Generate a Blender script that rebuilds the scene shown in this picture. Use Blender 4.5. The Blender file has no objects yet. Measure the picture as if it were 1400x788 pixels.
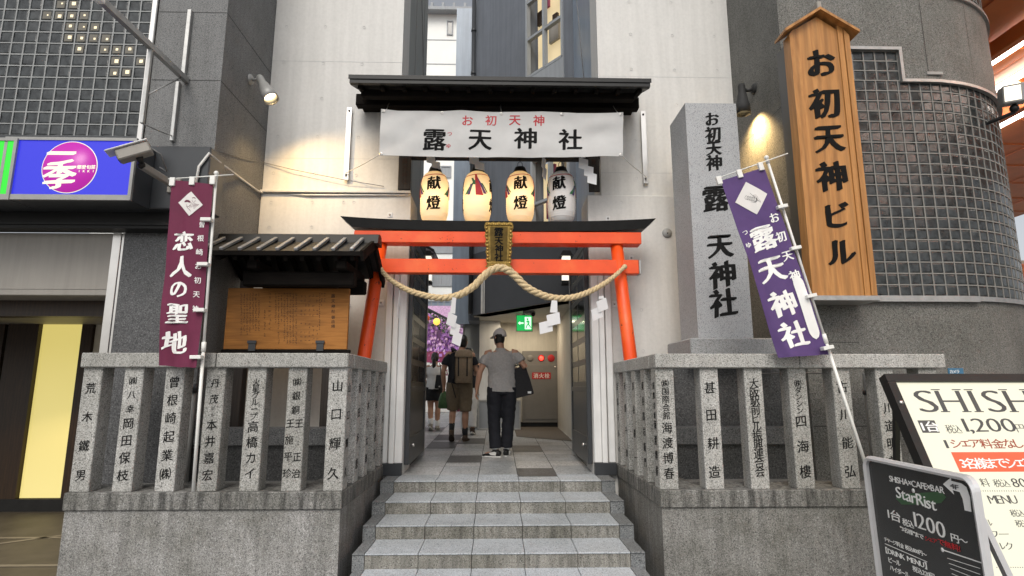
import bpy, bmesh, math, random
from mathutils import Vector, Matrix, noise
R = math.radians
random.seed(7)
S = bpy.context.scene
COL = S.collection

# ---------------------------------------------------------------- camera, sky, sun, exposure
FPX = 790.0; PITCH = R(9.84); YAW = R(1.45); EYE = 1.66
cam_d = bpy.data.cameras.new('camera'); cam = bpy.data.objects.new('camera', cam_d); COL.objects.link(cam)
cam_d.sensor_width = 36.0; cam_d.lens = 36.0 * FPX / 1400.0
cam_d.clip_start = 0.05; cam_d.clip_end = 2000
cam.location = (0, 0, EYE); cam.rotation_euler = (R(90) + PITCH, 0, -YAW)
S.camera = cam
W = bpy.data.worlds.new('World'); S.world = W; W.use_nodes = True
wn = W.node_tree; wn.nodes.clear()
wo = wn.nodes.new('ShaderNodeOutputWorld'); wb = wn.nodes.new('ShaderNodeBackground')
sky = wn.nodes.new('ShaderNodeTexSky'); hs = wn.nodes.new('ShaderNodeHueSaturation')
sky.sky_type = 'NISHITA'; sky.sun_disc = False
SUN_EL, SUN_AZ = R(46), R(190)          # azimuth measured from +Y towards +X: high, behind the camera, a little left
sky.sun_elevation = SUN_EL; sky.sun_rotation = SUN_AZ
sky.air_density = 1.0; sky.dust_density = 3.0
hs.inputs['Saturation'].default_value = 0.24
wn.links.new(sky.outputs[0], hs.inputs['Color']); wn.links.new(hs.outputs[0], wb.inputs[0])
wb.inputs[1].default_value = 0.125
wn.links.new(wb.outputs[0], wo.inputs[0])
sl = bpy.data.lights.new('sun', 'SUN'); so = bpy.data.objects.new('sun', sl); COL.objects.link(so)
sl.energy = 1.4; sl.angle = R(32); sl.color = (1, 0.93, 0.83)
sd = Vector((math.sin(SUN_AZ) * math.cos(SUN_EL), math.cos(SUN_AZ) * math.cos(SUN_EL), math.sin(SUN_EL)))
so.rotation_euler = sd.to_track_quat('Z', 'Y').to_euler(); so.location = (0, -5, 20)
S.view_settings.view_transform = 'Standard'; S.view_settings.look = 'None'
S.view_settings.gamma = 1; S.view_settings.use_curve_mapping = False
S.view_settings.exposure = 0.27

# ---------------------------------------------------------------- measuring helpers (photograph pixel -> point on a known plane)
def _ray(px, py):
    a = (px - 700) / FPX; b = (394 - py) / FPX
    y = math.cos(PITCH) - b * math.sin(PITCH); z = math.sin(PITCH) + b * math.cos(PITCH)
    return (a * math.cos(YAW) + y * math.sin(YAW), -a * math.sin(YAW) + y * math.cos(YAW), z)
def PY(px, py, y):
    r = _ray(px, py); t = y / r[1]; return Vector((r[0] * t, y, EYE + r[2] * t))
def PX(px, py, x):
    r = _ray(px, py); t = x / r[0]; return Vector((x, r[1] * t, EYE + r[2] * t))
def PZ(px, py, z):
    r = _ray(px, py); t = (z - EYE) / r[2]; return Vector((r[0] * t, r[1] * t, z))
def pxs(px, py, y): return (PY(px + 1, py, y) - PY(px, py, y)).x     # metres per photo pixel there

# ---------------------------------------------------------------- materials
def _mat(name):
    m = bpy.data.materials.new(name); m.use_nodes = True
    n = m.node_tree; return m, n, n.nodes['Principled BSDF']
def _noise(n, scale, detail=3, rough=0.55, vec=None):
    t = n.nodes.new('ShaderNodeTexNoise'); t.inputs['Scale'].default_value = scale
    t.inputs['Detail'].default_value = detail; t.inputs['Roughness'].default_value = rough
    if vec is not None: n.links.new(vec, t.inputs['Vector'])
    return t
def _map(n, sc=(1, 1, 1)):
    tc = n.nodes.new('ShaderNodeTexCoord'); mp = n.nodes.new('ShaderNodeMapping')
    mp.inputs['Scale'].default_value = sc; n.links.new(tc.outputs['Object'], mp.inputs[0]); return mp.outputs[0]
def _ramp(n, fac, stops):
    r = n.nodes.new('ShaderNodeValToRGB'); e = r.color_ramp.elements
    e[0].position, e[0].color = stops[0][0], (*stops[0][1], 1); e[1].position, e[1].color = stops[-1][0], (*stops[-1][1], 1)
    for p, c in stops[1:-1]: k = e.new(p); k.color = (*c, 1)
    n.links.new(fac, r.inputs[0]); return r
def _mul(n, a, b, f=1.0, mode='MULTIPLY'):
    x = n.nodes.new('ShaderNodeMix'); x.data_type = 'RGBA'; x.blend_type = mode
    x.inputs[0].default_value = f; n.links.new(a, x.inputs[6]); n.links.new(b, x.inputs[7]); return x.outputs[2]
def _bump(n, b, h, strength, dist=0.01):
    u = n.nodes.new('ShaderNodeBump'); u.inputs['Strength'].default_value = strength; u.inputs['Distance'].default_value = dist
    n.links.new(h, u.inputs['Height']); n.links.new(u.outputs[0], b.inputs['Normal'])
def g3(v): return (v, v, v)
def plain(name, c, rough=0.6, metal=0.0, var=0.12, scale=6, bump=0.0, bscale=60, streak=0.0, spec=0.5):
    """painted / plastic / cloth / metal surface with uneven wear"""
    m, n, b = _mat(name); v = _map(n)
    nz = _noise(n, scale, 5, 0.6, v)
    rp = _ramp(n, nz.outputs['Fac'], [(0.3, tuple(x * (1 - var) for x in c)), (0.7, tuple(min(1, x * (1 + var)) for x in c))])
    col = rp.outputs[0]
    if streak:
        sv = _map(n, (9, 9, 0.5)); sn = _noise(n, 1.6, 4, 0.6, sv)
        sr = _ramp(n, sn.outputs['Fac'], [(0.38, g3(1 - streak)), (0.6, g3(1))]); col = _mul(n, col, sr.outputs[0])
    n.links.new(col, b.inputs['Base Color'])
    b.inputs['Roughness'].default_value = rough; b.inputs['Metallic'].default_value = metal
    b.inputs['Specular IOR Level'].default_value = spec
    if bump: _bump(n, b, _noise(n, bscale, 4, 0.6, v).outputs['Fac'], bump, 0.004)
    return m
def granite(name, dark, mid, light, scale=95, rough=0.75, stain=0.25, streak=0.0, bump=0.25):
    m, n, b = _mat(name); v = _map(n)
    a = _noise(n, scale, 2, 0.7, v)
    rp = _ramp(n, a.outputs['Fac'], [(0.36, dark), (0.47, mid), (0.56, mid), (0.68, light)])
    vo = n.nodes.new('ShaderNodeTexVoronoi'); vo.inputs['Scale'].default_value = scale * 0.9; n.links.new(v, vo.inputs['Vector'])
    sp = _ramp(n, vo.outputs['Color'], [(0.12, g3(0.5)), (0.3, g3(1)), (0.8, g3(1)), (0.95, g3(1.25))])
    col = _mul(n, rp.outputs[0], sp.outputs[0])
    big = _noise(n, 2.3, 6, 0.65, v)
    br = _ramp(n, big.outputs['Fac'], [(0.32, (1 - stain, 1 - stain, 1 - stain * 1.08)), (0.62, g3(1.0))]); col = _mul(n, col, br.outputs[0])
    if streak:
        sv = _map(n, (14, 14, 1.1)); sn = _noise(n, 1.5, 5, 0.65, sv)
        sr = _ramp(n, sn.outputs['Fac'], [(0.36, g3(1 - streak)), (0.58, g3(1))]); col = _mul(n, col, sr.outputs[0])
    oi = n.nodes.new('ShaderNodeObjectInfo'); vr = _ramp(n, oi.outputs['Random'], [(0.0, (0.84, 0.84, 0.83)), (1.0, (1.08, 1.08, 1.09))]); col = _mul(n, col, vr.outputs[0])
    n.links.new(col, b.inputs['Base Color']); b.inputs['Roughness'].default_value = rough
    if bump: _bump(n, b, a.outputs['Fac'], bump, 0.003)
    return m
def wood(name, c1, c2, rough=0.5, scale=(14, 14, 0.9), dist=2.5, sc=1.6, spec=0.4, stain=None):
    m, n, b = _mat(name); v = _map(n, scale)
    a = _noise(n, sc, 6, 0.62, v); a.inputs['Distortion'].default_value = dist
    w = n.nodes.new('ShaderNodeTexWave'); w.inputs['Scale'].default_value = 0.55; w.inputs['Distortion'].default_value = 7; w.inputs['Detail'].default_value = 3
    n.links.new(v, w.inputs['Vector'])
    r1 = _ramp(n, a.outputs['Fac'], [(0.3, c1), (0.7, c2)]); r2 = _ramp(n, w.outputs['Fac'], [(0.0, g3(0.72)), (0.6, g3(1.05))])
    col = _mul(n, r1.outputs[0], r2.outputs[0], 0.7)
    n.links.new(col, b.inputs['Base Color']); b.inputs['Roughness'].default_value = rough
    b.inputs['Specular IOR Level'].default_value = spec
    if stain is not None:      # tide mark left by rain, wandering along one height
        tc = n.nodes.new('ShaderNodeTexCoord'); sx = n.nodes.new('ShaderNodeSeparateXYZ'); n.links.new(tc.outputs['Object'], sx.inputs[0])
        nz = _noise(n, 3.2, 4, 0.6, tc.outputs['Object']); mm = n.nodes.new('ShaderNodeMath'); mm.operation = 'MULTIPLY_ADD'; mm.inputs[1].default_value = 0.16; n.links.new(nz.outputs['Fac'], mm.inputs[0]); n.links.new(sx.outputs['Z'], mm.inputs[2])
        sr = _ramp(n, mm.outputs[0], [(stain + .045, g3(1.0)), (stain + .068, (0.55, 0.45, 0.36)), (stain + .085, (0.5, 0.4, 0.32)), (stain + .15, g3(1.0))])
        col = _mul(n, col, sr.outputs[0], 0.8); n.links.new(col, b.inputs['Base Color'])
    _bump(n, b, a.outputs['Fac'], 0.15, 0.003); return m
def painted(name, c, under, rough=0.4):
    """old brush paint: faded patches, small chips, dull and glossy areas"""
    m, n, b = _mat(name); v = _map(n); a = _noise(n, 1.7, 5, 0.6, v); f = _noise(n, 34, 3, 0.65, v); k = _noise(n, 5, 4, 0.7, v)
    r1 = _ramp(n, a.outputs['Fac'], [(0.3, tuple(x * 0.80 for x in c)), (0.52, c), (0.72, (min(1, c[0] * 1.04), c[1] * 1.7 + .01, c[2] * 2.2 + .008))])
    mm = n.nodes.new('ShaderNodeMath'); mm.operation = 'MULTIPLY'; n.links.new(f.outputs['Fac'], mm.inputs[0]); n.links.new(k.outputs['Fac'], mm.inputs[1])
    ch = _ramp(n, mm.outputs[0], [(0.385, g3(0)), (0.40, g3(1))]); x = n.nodes.new('ShaderNodeMix'); x.data_type = 'RGBA'; n.links.new(ch.outputs[0], x.inputs[0]); n.links.new(r1.outputs[0], x.inputs[6]); x.inputs[7].default_value = (*under, 1)
    n.links.new(x.outputs[2], b.inputs['Base Color']); rr = _ramp(n, k.outputs['Fac'], [(0.3, g3(rough - .12)), (0.7, g3(rough + .2))]); n.links.new(rr.outputs[0], b.inputs['Roughness'])
    _bump(n, b, _noise(n, 9, 5, 0.6, _map(n, (1, 1, 1))).outputs['Fac'], 0.12, 0.006); return m
def emit(name, c, strength, base=None):
    m, n, b = _mat(name); b.inputs['Base Color'].default_value = (*(base or c), 1)
    b.inputs['Emission Color'].default_value = (*c, 1); b.inputs['Emission Strength'].default_value = strength
    b.inputs['Roughness'].default_value = 0.35; return m
def concrete(name, c, streak=0.06):
    m, n, b = _mat(name); v = _map(n)
    a = _noise(n, 1.1, 7, 0.62, v); f = _noise(n, 26, 4, 0.6, v)
    r1 = _ramp(n, a.outputs['Fac'], [(0.3, tuple(x * 0.92 for x in c)), (0.68, c)])
    r2 = _ramp(n, f.outputs['Fac'], [(0.3, g3(0.93)), (0.6, g3(1))]); col = _mul(n, r1.outputs[0], r2.outputs[0])
    sv = _map(n, (7, 7, 0.35)); sn = _noise(n, 1.5, 5, 0.6, sv); sr = _ramp(n, sn.outputs['Fac'], [(0.36, g3(1 - streak)), (0.6, g3(1))])
    col = _mul(n, col, sr.outputs[0]); n.links.new(col, b.inputs['Base Color']); b.inputs['Roughness'].default_value = 0.62
    _bump(n, b, f.outputs['Fac'], 0.12, 0.004); return m
def paper(name, c, glow=True):
    m, n, b = _mat(name); out = n.nodes['Material Output']
    d = n.nodes.new('ShaderNodeBsdfDiffuse'); t = n.nodes.new('ShaderNodeBsdfTranslucent'); mx = n.nodes.new('ShaderNodeMixShader')
    d.inputs[0].default_value = (*c, 1); t.inputs[0].default_value = (*c, 1); mx.inputs[0].default_value = 0.45 if glow else 0.2
    v = _map(n); f = _noise(n, 60, 3, 0.6, v); u = n.nodes.new('ShaderNodeBump'); u.inputs['Strength'].default_value = 0.1; u.inputs['Distance'].default_value = 0.004
    n.links.new(f.outputs['Fac'], u.inputs['Height']); n.links.new(u.outputs[0], d.inputs['Normal'])
    n.links.new(d.outputs[0], mx.inputs[1]); n.links.new(t.outputs[0], mx.inputs[2]); n.links.new(mx.outputs[0], out.inputs[0]); return m

M = dict(
 fence=granite('fence_granite', g3(0.17), (0.43, 0.425, 0.40), g3(0.69), 118, 0.8, 0.3, 0.14),
 plinth=granite('plinth_granite', g3(0.14), (0.30, 0.295, 0.28), g3(0.5), 115, 0.82, 0.45, 0.24),
 ledge=granite('ledge_granite', g3(0.12), (0.28, 0.275, 0.26), g3(0.48), 115, 0.82, 0.45, 0.75),
 wall_gr=granite('wall_granite', (0.075, 0.078, 0.08), (0.175, 0.178, 0.18), g3(0.31), 110, 0.7, 0.2, 0.12, 0.2),
 wall_gr2=granite('wall_granite_warm', (0.075, 0.075, 0.07), (0.175, 0.173, 0.158), g3(0.3), 110, 0.72, 0.25, 0.12, 0.2),
 dark_gr=granite('dark_polished_granite', g3(0.03), (0.075, 0.076, 0.078), g3(0.17), 90, 0.35, 0.15, 0.0, 0.0),
 mon=granite('monument_granite', (0.2, 0.21, 0.215), (0.36, 0.37, 0.38), g3(0.5), 140, 0.42, 0.12, 0.0, 0.1),
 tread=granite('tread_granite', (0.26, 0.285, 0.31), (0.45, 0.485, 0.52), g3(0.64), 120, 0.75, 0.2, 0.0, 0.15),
 riser=granite('riser_granite_shaded', (0.13, 0.125, 0.11), (0.29, 0.28, 0.25), g3(0.46), 120, 0.8, 0.45, 0.4, 0.15),  # darker than the treads: weaker light on upright faces painted in, plus stains
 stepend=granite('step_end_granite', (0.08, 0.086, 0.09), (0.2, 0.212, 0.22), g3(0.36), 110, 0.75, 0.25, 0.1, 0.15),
 pave=granite('paving_stone', (0.24, 0.25, 0.26), (0.41, 0.43, 0.45), g3(0.56), 60, 0.42, 0.35, 0.0, 0.1),
 pave2=granite('paving_stone_pale', (0.28, 0.28, 0.28), (0.47, 0.475, 0.48), g3(0.6), 60, 0.42, 0.3, 0.0, 0.1),
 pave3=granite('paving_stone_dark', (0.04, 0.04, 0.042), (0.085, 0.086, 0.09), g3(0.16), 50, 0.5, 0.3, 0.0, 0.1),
 joint=plain('joint_mortar', g3(0.07), 0.9),
 conc=concrete('white_painted_concrete', (0.66, 0.65, 0.625), 0.08),
 hole=plain('tie_hole_shade', g3(0.5), 0.8),
 jamb=plain('white_frame_paint', (0.72, 0.72, 0.71), 0.45, 0, 0.06, 4, 0, 60, 0.08),
 steel=plain('stainless_steel', (0.6, 0.58, 0.55), 0.28, 1.0, 0.1, 3),
 galv=plain('galvanised_steel', (0.42, 0.42, 0.41), 0.45, 0.8, 0.15, 12),
 greymet=plain('grey_painted_metal', (0.3, 0.3, 0.29), 0.5, 0.2, 0.1, 8),
 black=plain('black_paint', g3(0.010), 0.45, 0, 0.3, 9, 0, 60, 0, 0.35),
 blackm=plain('black_matte', g3(0.018), 0.75, 0, 0.25, 14, 0.1),
 charcoal=plain('charcoal_panel', (0.035, 0.038, 0.042), 0.32, 0, 0.12, 3),
 darkwood=wood('dark_stained_wood', (0.004, 0.0034, 0.003), (0.011, 0.0085, 0.007), 0.85, (1.5, 14, 14), spec=0.12),
 darkwoodv=wood('dark_stained_wood_upright', (0.012, 0.009, 0.008), (0.035, 0.026, 0.02), 0.6),
 copper=plain('dark_roof_metal', (0.014, 0.0145, 0.015), 0.5, 0, 0.2, 5, 0, 60, 0, 0.3),
 batten=plain('sky_lit_roof_batten', (0.26, 0.265, 0.27), 0.3, 0.3, 0.2, 8),  # pale colour paints the sky's reflection on the dark metal battens
 signwood=wood('honey_cedar', (0.31, 0.135, 0.036), (0.50, 0.245, 0.078), 0.4, (5, 5, 0.45), 3.5, 1.5),
 boardwood=wood('aged_notice_wood', (0.25, 0.098, 0.017), (0.40, 0.168, 0.036), 0.6, (0.9, 12, 12), 2.5, 1.6, 0.3, PY(390, 452, 5.86).z - 0.828),
 verm=painted('vermilion_paint', (0.78, 0.076, 0.008), (0.16, 0.03, 0.015)),
 ink=plain('black_ink', g3(0.006), 0.7, 0, 0.1, 6, 0, 60, 0, 0.12),
 inkgr=plain('weathered_black_ink', g3(0.013), 0.85, 0, 0.5, 40, 0, 60, 0, 0.12),
 inkbr=plain('faded_brown_ink', (0.03, 0.011, 0.004), 0.7),
 redink=plain('red_ink', (0.42, 0.02, 0.03), 0.6),
 white=plain('white_ink', (0.82, 0.82, 0.8), 0.6, 0, 0.04),
 canvas=plain('white_canvas', (0.5, 0.5, 0.495), 0.85, 0, 0.05, 5, 0.15, 200),
 maroon=plain('maroon_cloth', (0.125, 0.012, 0.045), 0.8, 0, 0.12, 7, 0.15, 180),
 purple=plain('purple_cloth', (0.083, 0.043, 0.155), 0.8, 0, 0.12, 7, 0.15, 180),
 emblem=plain('emblem_white', (0.68, 0.66, 0.64), 0.75, 0, 0.05),
 pole=plain('white_plastic_pole', (0.74, 0.74, 0.71), 0.38, 0, 0.06),
 gold=plain('aged_gold_leaf', (0.36, 0.24, 0.07), 0.38, 0.9, 0.4, 30, 0.4, 60),
 goldd=plain('dark_gold_field', (0.13, 0.085, 0.022), 0.45, 0.7, 0.3, 14),
 rope=plain('straw_rope', (0.56, 0.44, 0.26), 0.9, 0, 0.25, 60, 0.5, 160),
 paperw=paper('white_paper', (0.82, 0.82, 0.83), False),
 lant=paper('lantern_paper', (0.86, 0.80, 0.70)),
 lantoff=paper('unlit_lantern_paper', (0.8, 0.78, 0.77), False),
 red=plain('red_ribbon', (0.5, 0.02, 0.025), 0.6),
 green=plain('green_ribbon', (0.03, 0.16, 0.06), 0.6),
 violet=plain('violet_ribbon', (0.09, 0.03, 0.16), 0.6),
 blgrey=plain('blue_grey_render', (0.14, 0.155, 0.18), 0.7, 0, 0.1, 1.5, 0.1, 60, 0.14),
 ltgrey=plain('light_grey_panel', (0.3, 0.32, 0.34), 0.55, 0, 0.06, 2, 0, 60, 0.1),
 bluep=plain('pale_blue_panel', (0.26, 0.32, 0.4), 0.3, 0, 0.08, 2, 0, 60, 0.15),
 slate=plain('slate_cladding', (0.04, 0.043, 0.05), 0.6, 0, 0.1, 3),
 greypan=plain('grey_green_panel', (0.27, 0.285, 0.28), 0.6, 0, 0.06, 2),
 cream=plain('cream_wall_paint', (0.6, 0.57, 0.5), 0.65, 0, 0.06, 3, 0, 60, 0.08),
 farwhite=plain('far_white_render', (0.86, 0.87, 0.84), 0.7, 0, 0.05, 1),
 cab=plain('grey_steel_cabinet', (0.22, 0.21, 0.195), 0.45, 0.1, 0.06),
 glass=plain('dark_window_glass', (0.02, 0.022, 0.024), 0.12, 0, 0.1, 2, 0, 60, 0, 0.8),
 doorm=plain('bronze_door_metal', (0.055, 0.052, 0.048), 0.3, 0.4, 0.2, 4),
 gblock=plain('glass_block', (0.03, 0.034, 0.035), 0.16, 0, 0.7, 14, 0.5, 22, 0, 0.5),
 gjoint=plain('glass_block_joint', (0.19, 0.187, 0.175), 0.7),
 palejt=plain('pale_block_joint', (0.27, 0.28, 0.28), 0.7),
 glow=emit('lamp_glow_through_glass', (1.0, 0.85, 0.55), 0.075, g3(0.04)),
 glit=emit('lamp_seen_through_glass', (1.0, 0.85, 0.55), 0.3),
 lamp=emit('warm_lamp_glass', (1.0, 0.78, 0.42), 9.0),
 lampw=emit('pale_lamp_panel', (1.0, 0.93, 0.78), 0.9),
 tube=emit('fluorescent_tube', (1.0, 0.95, 0.86), 9.0),
 roomlit=emit('lit_room', (1.0, 0.80, 0.46), 0.45, (0.5, 0.4, 0.25)),
 blue=emit('blue_lightbox', (0.02, 0.025, 0.62), 0.85, (0.01, 0.01, 0.15)),
 magenta=emit('magenta_lightbox', (0.46, 0.02, 0.36), 0.72, (0.2, 0.01, 0.15)),
 cyanlit=emit('cream_lightbox_letter', (1.0, 0.98, 0.72), 0.7, (0.3, 0.3, 0.25)),
 greenlb=emit('green_lightbox', (0.02, 0.85, 0.03), 0.75, (0.01, 0.15, 0.01)),
 yellowp=emit('backlit_yellow_panel', (1.0, 0.82, 0.22), 0.5, (0.5, 0.46, 0.3)),
 exitg=emit('exit_sign_green', (0.015, 0.5, 0.10), 0.85, (0.0, 0.1, 0.02)),
 exitw=emit('exit_sign_white', (0.8, 1.0, 0.85), 0.9),
 redlamp=emit('red_indicator', (1.0, 0.05, 0.03), 3.0),
 cream_sign=emit('cream_lightbox', (1.0, 0.98, 0.72), 0.42, (0.38, 0.38, 0.33)),
 signtext=plain('grey_print', g3(0.06), 0.6), orangep=plain('orange_print', (0.72, 0.12, 0.05), 0.6), brownp=plain('brown_print', (0.3, 0.06, 0.03), 0.6),
 chalk=plain('black_poster', g3(0.017), 0.25, 0, 0.4, 5), chalkgreen=plain('green_smudge', (0.035, 0.1, 0.04), 0.5),
 alu=plain('aluminium_frame', (0.66, 0.66, 0.67), 0.35, 0.35, 0.06),
 orangec=plain('orange_ceiling_panel', (0.66, 0.2, 0.055), 0.45, 0, 0.12, 2),
 brown=wood('brown_door_wood', (0.018, 0.010, 0.005), (0.045, 0.024, 0.010), 0.4),
 taupe=plain('taupe_shutter', (0.3, 0.28, 0.25), 0.5, 0, 0.05, 2, 0, 60, 0.1),
 shopfloor=plain('brown_floor_tile', (0.062, 0.056, 0.046), 0.55, 0, 0.3, 3), tileline=plain('pale_tile_line', (0.17, 0.155, 0.13), 0.5),
 asphalt=plain('street_paving', (0.2, 0.2, 0.2), 0.85, 0, 0.2, 20, 0.3, 120),
 carpet=plain('brown_floor_mat', (0.1, 0.085, 0.07), 0.9, 0, 0.15, 30),
 skin=plain('skin', (0.42, 0.23, 0.15), 0.55, 0, 0.06, 12), hair=plain('black_hair', (0.012, 0.01, 0.009), 0.45, 0, 0.3, 60, 0.4, 120),
 greytee=plain('heather_grey_cotton', (0.33, 0.32, 0.31), 0.9, 0, 0.1, 40, 0.2, 200), navy=plain('navy_cotton', (0.006, 0.007, 0.012), 0.85, 0, 0.15, 30, 0.2, 150),
 whitetee=plain('white_cotton', (0.74, 0.73, 0.71), 0.85, 0, 0.04, 20, 0.2, 150), khaki=plain('khaki_cotton', (0.17, 0.13, 0.085), 0.9, 0, 0.12, 25, 0.2, 150),
 capgrey=plain('grey_cap_cloth', (0.46, 0.44, 0.44), 0.85, 0, 0.06, 40), beige=plain('beige_canvas', (0.24, 0.18, 0.12), 0.85, 0, 0.12, 30, 0.2, 120),
 blackcl=plain('black_cloth', (0.01, 0.01, 0.012), 0.8, 0, 0.2, 30, 0.2, 120), shoew=plain('white_leather', (0.7, 0.69, 0.66), 0.5), shoeb=plain('brown_suede', (0.07, 0.045, 0.03), 0.8),
 socks=plain('white_socks', (0.7, 0.7, 0.7), 0.9), wist=plain('wisteria_purple', (0.5, 0.24, 0.66), 0.7, 0, 0.3, 20), wist2=plain('wisteria_pink', (0.78, 0.5, 0.76), 0.7, 0, 0.3, 20),
 leaf=plain('leaf_green', (0.05, 0.11, 0.035), 0.6, 0, 0.4, 20), pinkw=plain('plum_wall', (0.3, 0.05, 0.12), 0.6), yellowl=emit('yellow_paper_lamp', (1, 0.62, 0.1), 1.0),
 cable=plain('grey_cable', (0.16, 0.16, 0.16), 0.6), wirew=plain('white_conduit', (0.6, 0.59, 0.56), 0.5), bluesign=plain('blue_plate', (0.04, 0.14, 0.24), 0.4),
)

# ---------------------------------------------------------------- mesh builder
class MB:
    def __init__(s): s.v = []; s.f = []; s.m = []; s.sm = []
    def add(s, vs, fs, mi=0, sm=False):
        o = len(s.v); s.v += [tuple(x) for x in vs]
        for f in fs: s.f.append([o + i for i in f]); s.m.append(mi); s.sm.append(sm)
        return s
    def box(s, x0, x1, y0, y1, z0, z1, mi=0, bev=0.0):
        if bev: return s.obox(Vector(((x0 + x1) / 2, (y0 + y1) / 2, (z0 + z1) / 2)), (abs(x1 - x0), abs(y1 - y0), abs(z1 - z0)), None, mi, bev)
        vs = [(x, y, z) for x in (x0, x1) for y in (y0, y1) for z in (z0, z1)]
        return s.add(vs, [(0, 1, 3, 2), (4, 6, 7, 5), (0, 4, 5, 1), (2, 3, 7, 6), (0, 2, 6, 4), (1, 5, 7, 3)], mi)
    def obox(s, c, size, rot=None, mi=0, bev=0.0, seg=1):
        bm = bmesh.new(); bmesh.ops.create_cube(bm, size=1)
        for v in bm.verts: v.co = Vector((v.co.x * size[0], v.co.y * size[1], v.co.z * size[2]))
        if bev: bmesh.ops.bevel(bm, geom=bm.edges[:], offset=bev, segments=seg, affect='EDGES', profile=0.6)
        m = rot.to_4x4() if rot is not None else Matrix.Identity(4)
        vs = [Vector(c) + m.to_3x3() @ v.co for v in bm.verts]; bm.verts.index_update()
        fs = [[v.index for v in f.verts] for f in bm.faces]; bm.free()
        return s.add(vs, fs, mi)
    def bar(s, a, b, w, h, mi=0, up=(0, 0, 1), bev=0.0):
        a = Vector(a); b = Vector(b); d = b - a; L = d.length; d.normalize(); up = Vector(up)
        if abs(d.dot(up)) > 0.98: up = Vector((0, 1, 0))
        x = d.cross(up).normalized(); z = x.cross(d).normalized()
        return s.obox((a + b) / 2, (w, L, h), Matrix((x, d, z)).transposed(), mi, bev)
    def tube(s, pts, rs, n=10, mi=0, caps=True, ell=None):
        """ring loft; rs radius or (rx, ry); ell: reference x-axis for ellipses"""
        pts = [Vector(p) for p in pts]
        if not isinstance(rs, (list, tuple)): rs = [rs] * len(pts)
        o = []; prev = None; vs = []
        for i, p in enumerate(pts):
            d = (pts[min(i + 1, len(pts) - 1)] - pts[max(i - 1, 0)])
            d = d.normalized() if d.length > 1e-9 else Vector((0, 0, 1))
            if ell is not None: x = Vector(ell)
            elif prev is not None: x = prev
            else: x = Vector((1, 0, 0)) if abs(d.x) < 0.8 else Vector((0, 1, 0))
            x = (x - d * x.dot(d)).normalized(); y = d.cross(x); prev = x
            r = rs[i]; rx, ry = r if isinstance(r, (tuple, list)) else (r, r)
            for k in range(n):
                t = 2 * math.pi * k / n; vs.append(p + x * math.cos(t) * rx + y * math.sin(t) * ry)
        fs = []
        for i in range(len(pts) - 1):
            for k in range(n):
                a = i * n + k; b = i * n + (k + 1) % n; fs.append((a, b, b + n, a + n))
        if caps: fs.append(tuple(reversed(range(n)))); L = (len(pts) - 1) * n; fs.append(tuple(range(L, L + n)))
        return s.add(vs, fs, mi, True)
    def lathe(s, prof, c, n=24, mi=0, axis=None):
        m = axis.to_track_quat('Z', 'Y').to_matrix() if axis is not None else Matrix.Identity(3)
        c = Vector(c); vs = []; fs = []
        for r, z in prof:
            for k in range(n): t = 2 * math.pi * k / n; vs.append(c + m @ Vector((r * math.cos(t), r * math.sin(t), z)))
        for i in range(len(prof) - 1):
            for k in range(n):
                a = i * n + k; b = i * n + (k + 1) % n; fs.append((a, b, b + n, a + n))
        return s.add(vs, fs, mi, True)
    def ball(s, c, r, n=14, mi=0):
        rr = r if isinstance(r, (tuple, list)) else (r, r, r); c = Vector(c); vs = []; fs = []; k2 = n // 2
        for i in range(k2 + 1):
            ph = math.pi * min(max(i / k2, 0.002), 0.998)
            for k in range(n):
                t = 2 * math.pi * k / n; vs.append(c + Vector((rr[0] * math.sin(ph) * math.cos(t), rr[1] * math.sin(ph) * math.sin(t), rr[2] * math.cos(ph))))
        for i in range(k2):
            for k in range(n):
                a = i * n + k; b = i * n + (k + 1) % n; fs.append((a, a + n, b + n, b))
        return s.add(vs, fs, mi, True)
    def prism(s, poly, fn, lo, hi, mi=0):
        """poly: 2-D outline, fn(u, v, w) -> point"""
        n = len(poly); vs = [fn(u, v, lo) for u, v in poly] + [fn(u, v, hi) for u, v in poly]
        fs = [tuple(reversed(range(n))), tuple(range(n, 2 * n))] + [(i, (i + 1) % n, (i + 1) % n + n, i + n) for i in range(n)]
        return s.add(vs, fs, mi)
    def sheet(s, fn, nu, nv, th=0.0, mi=0):
        """cloth: fn(u, v, d), u,v in 0..1; th: thickness"""
        for side, d in ((1, 0.0), (-1, -th)) if th else ((1, 0.0),):
            vs = [fn(i / nu, j / nv, d) for j in range(nv + 1) for i in range(nu + 1)]; fs = []
            for j in range(nv):
                for i in range(nu):
                    a = j * (nu + 1) + i; q = (a, a + 1, a + nu + 2, a + nu + 1); fs.append(q if side > 0 else tuple(reversed(q)))
            s.add(vs, fs, mi, True)
        if th:
            rim = [(i / nu, 0) for i in range(nu)] + [(1, j / nv) for j in range(nv)] + [(1 - i / nu, 1) for i in range(nu)] + [(0, 1 - j / nv) for j in range(nv)]
            k = len(rim); vs = [fn(u, v, 0) for u, v in rim] + [fn(u, v, -th) for u, v in rim]
            s.add(vs, [(i, i + k, (i + 1) % k + k, (i + 1) % k) for i in range(k)], mi, True)
        return s
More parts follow.
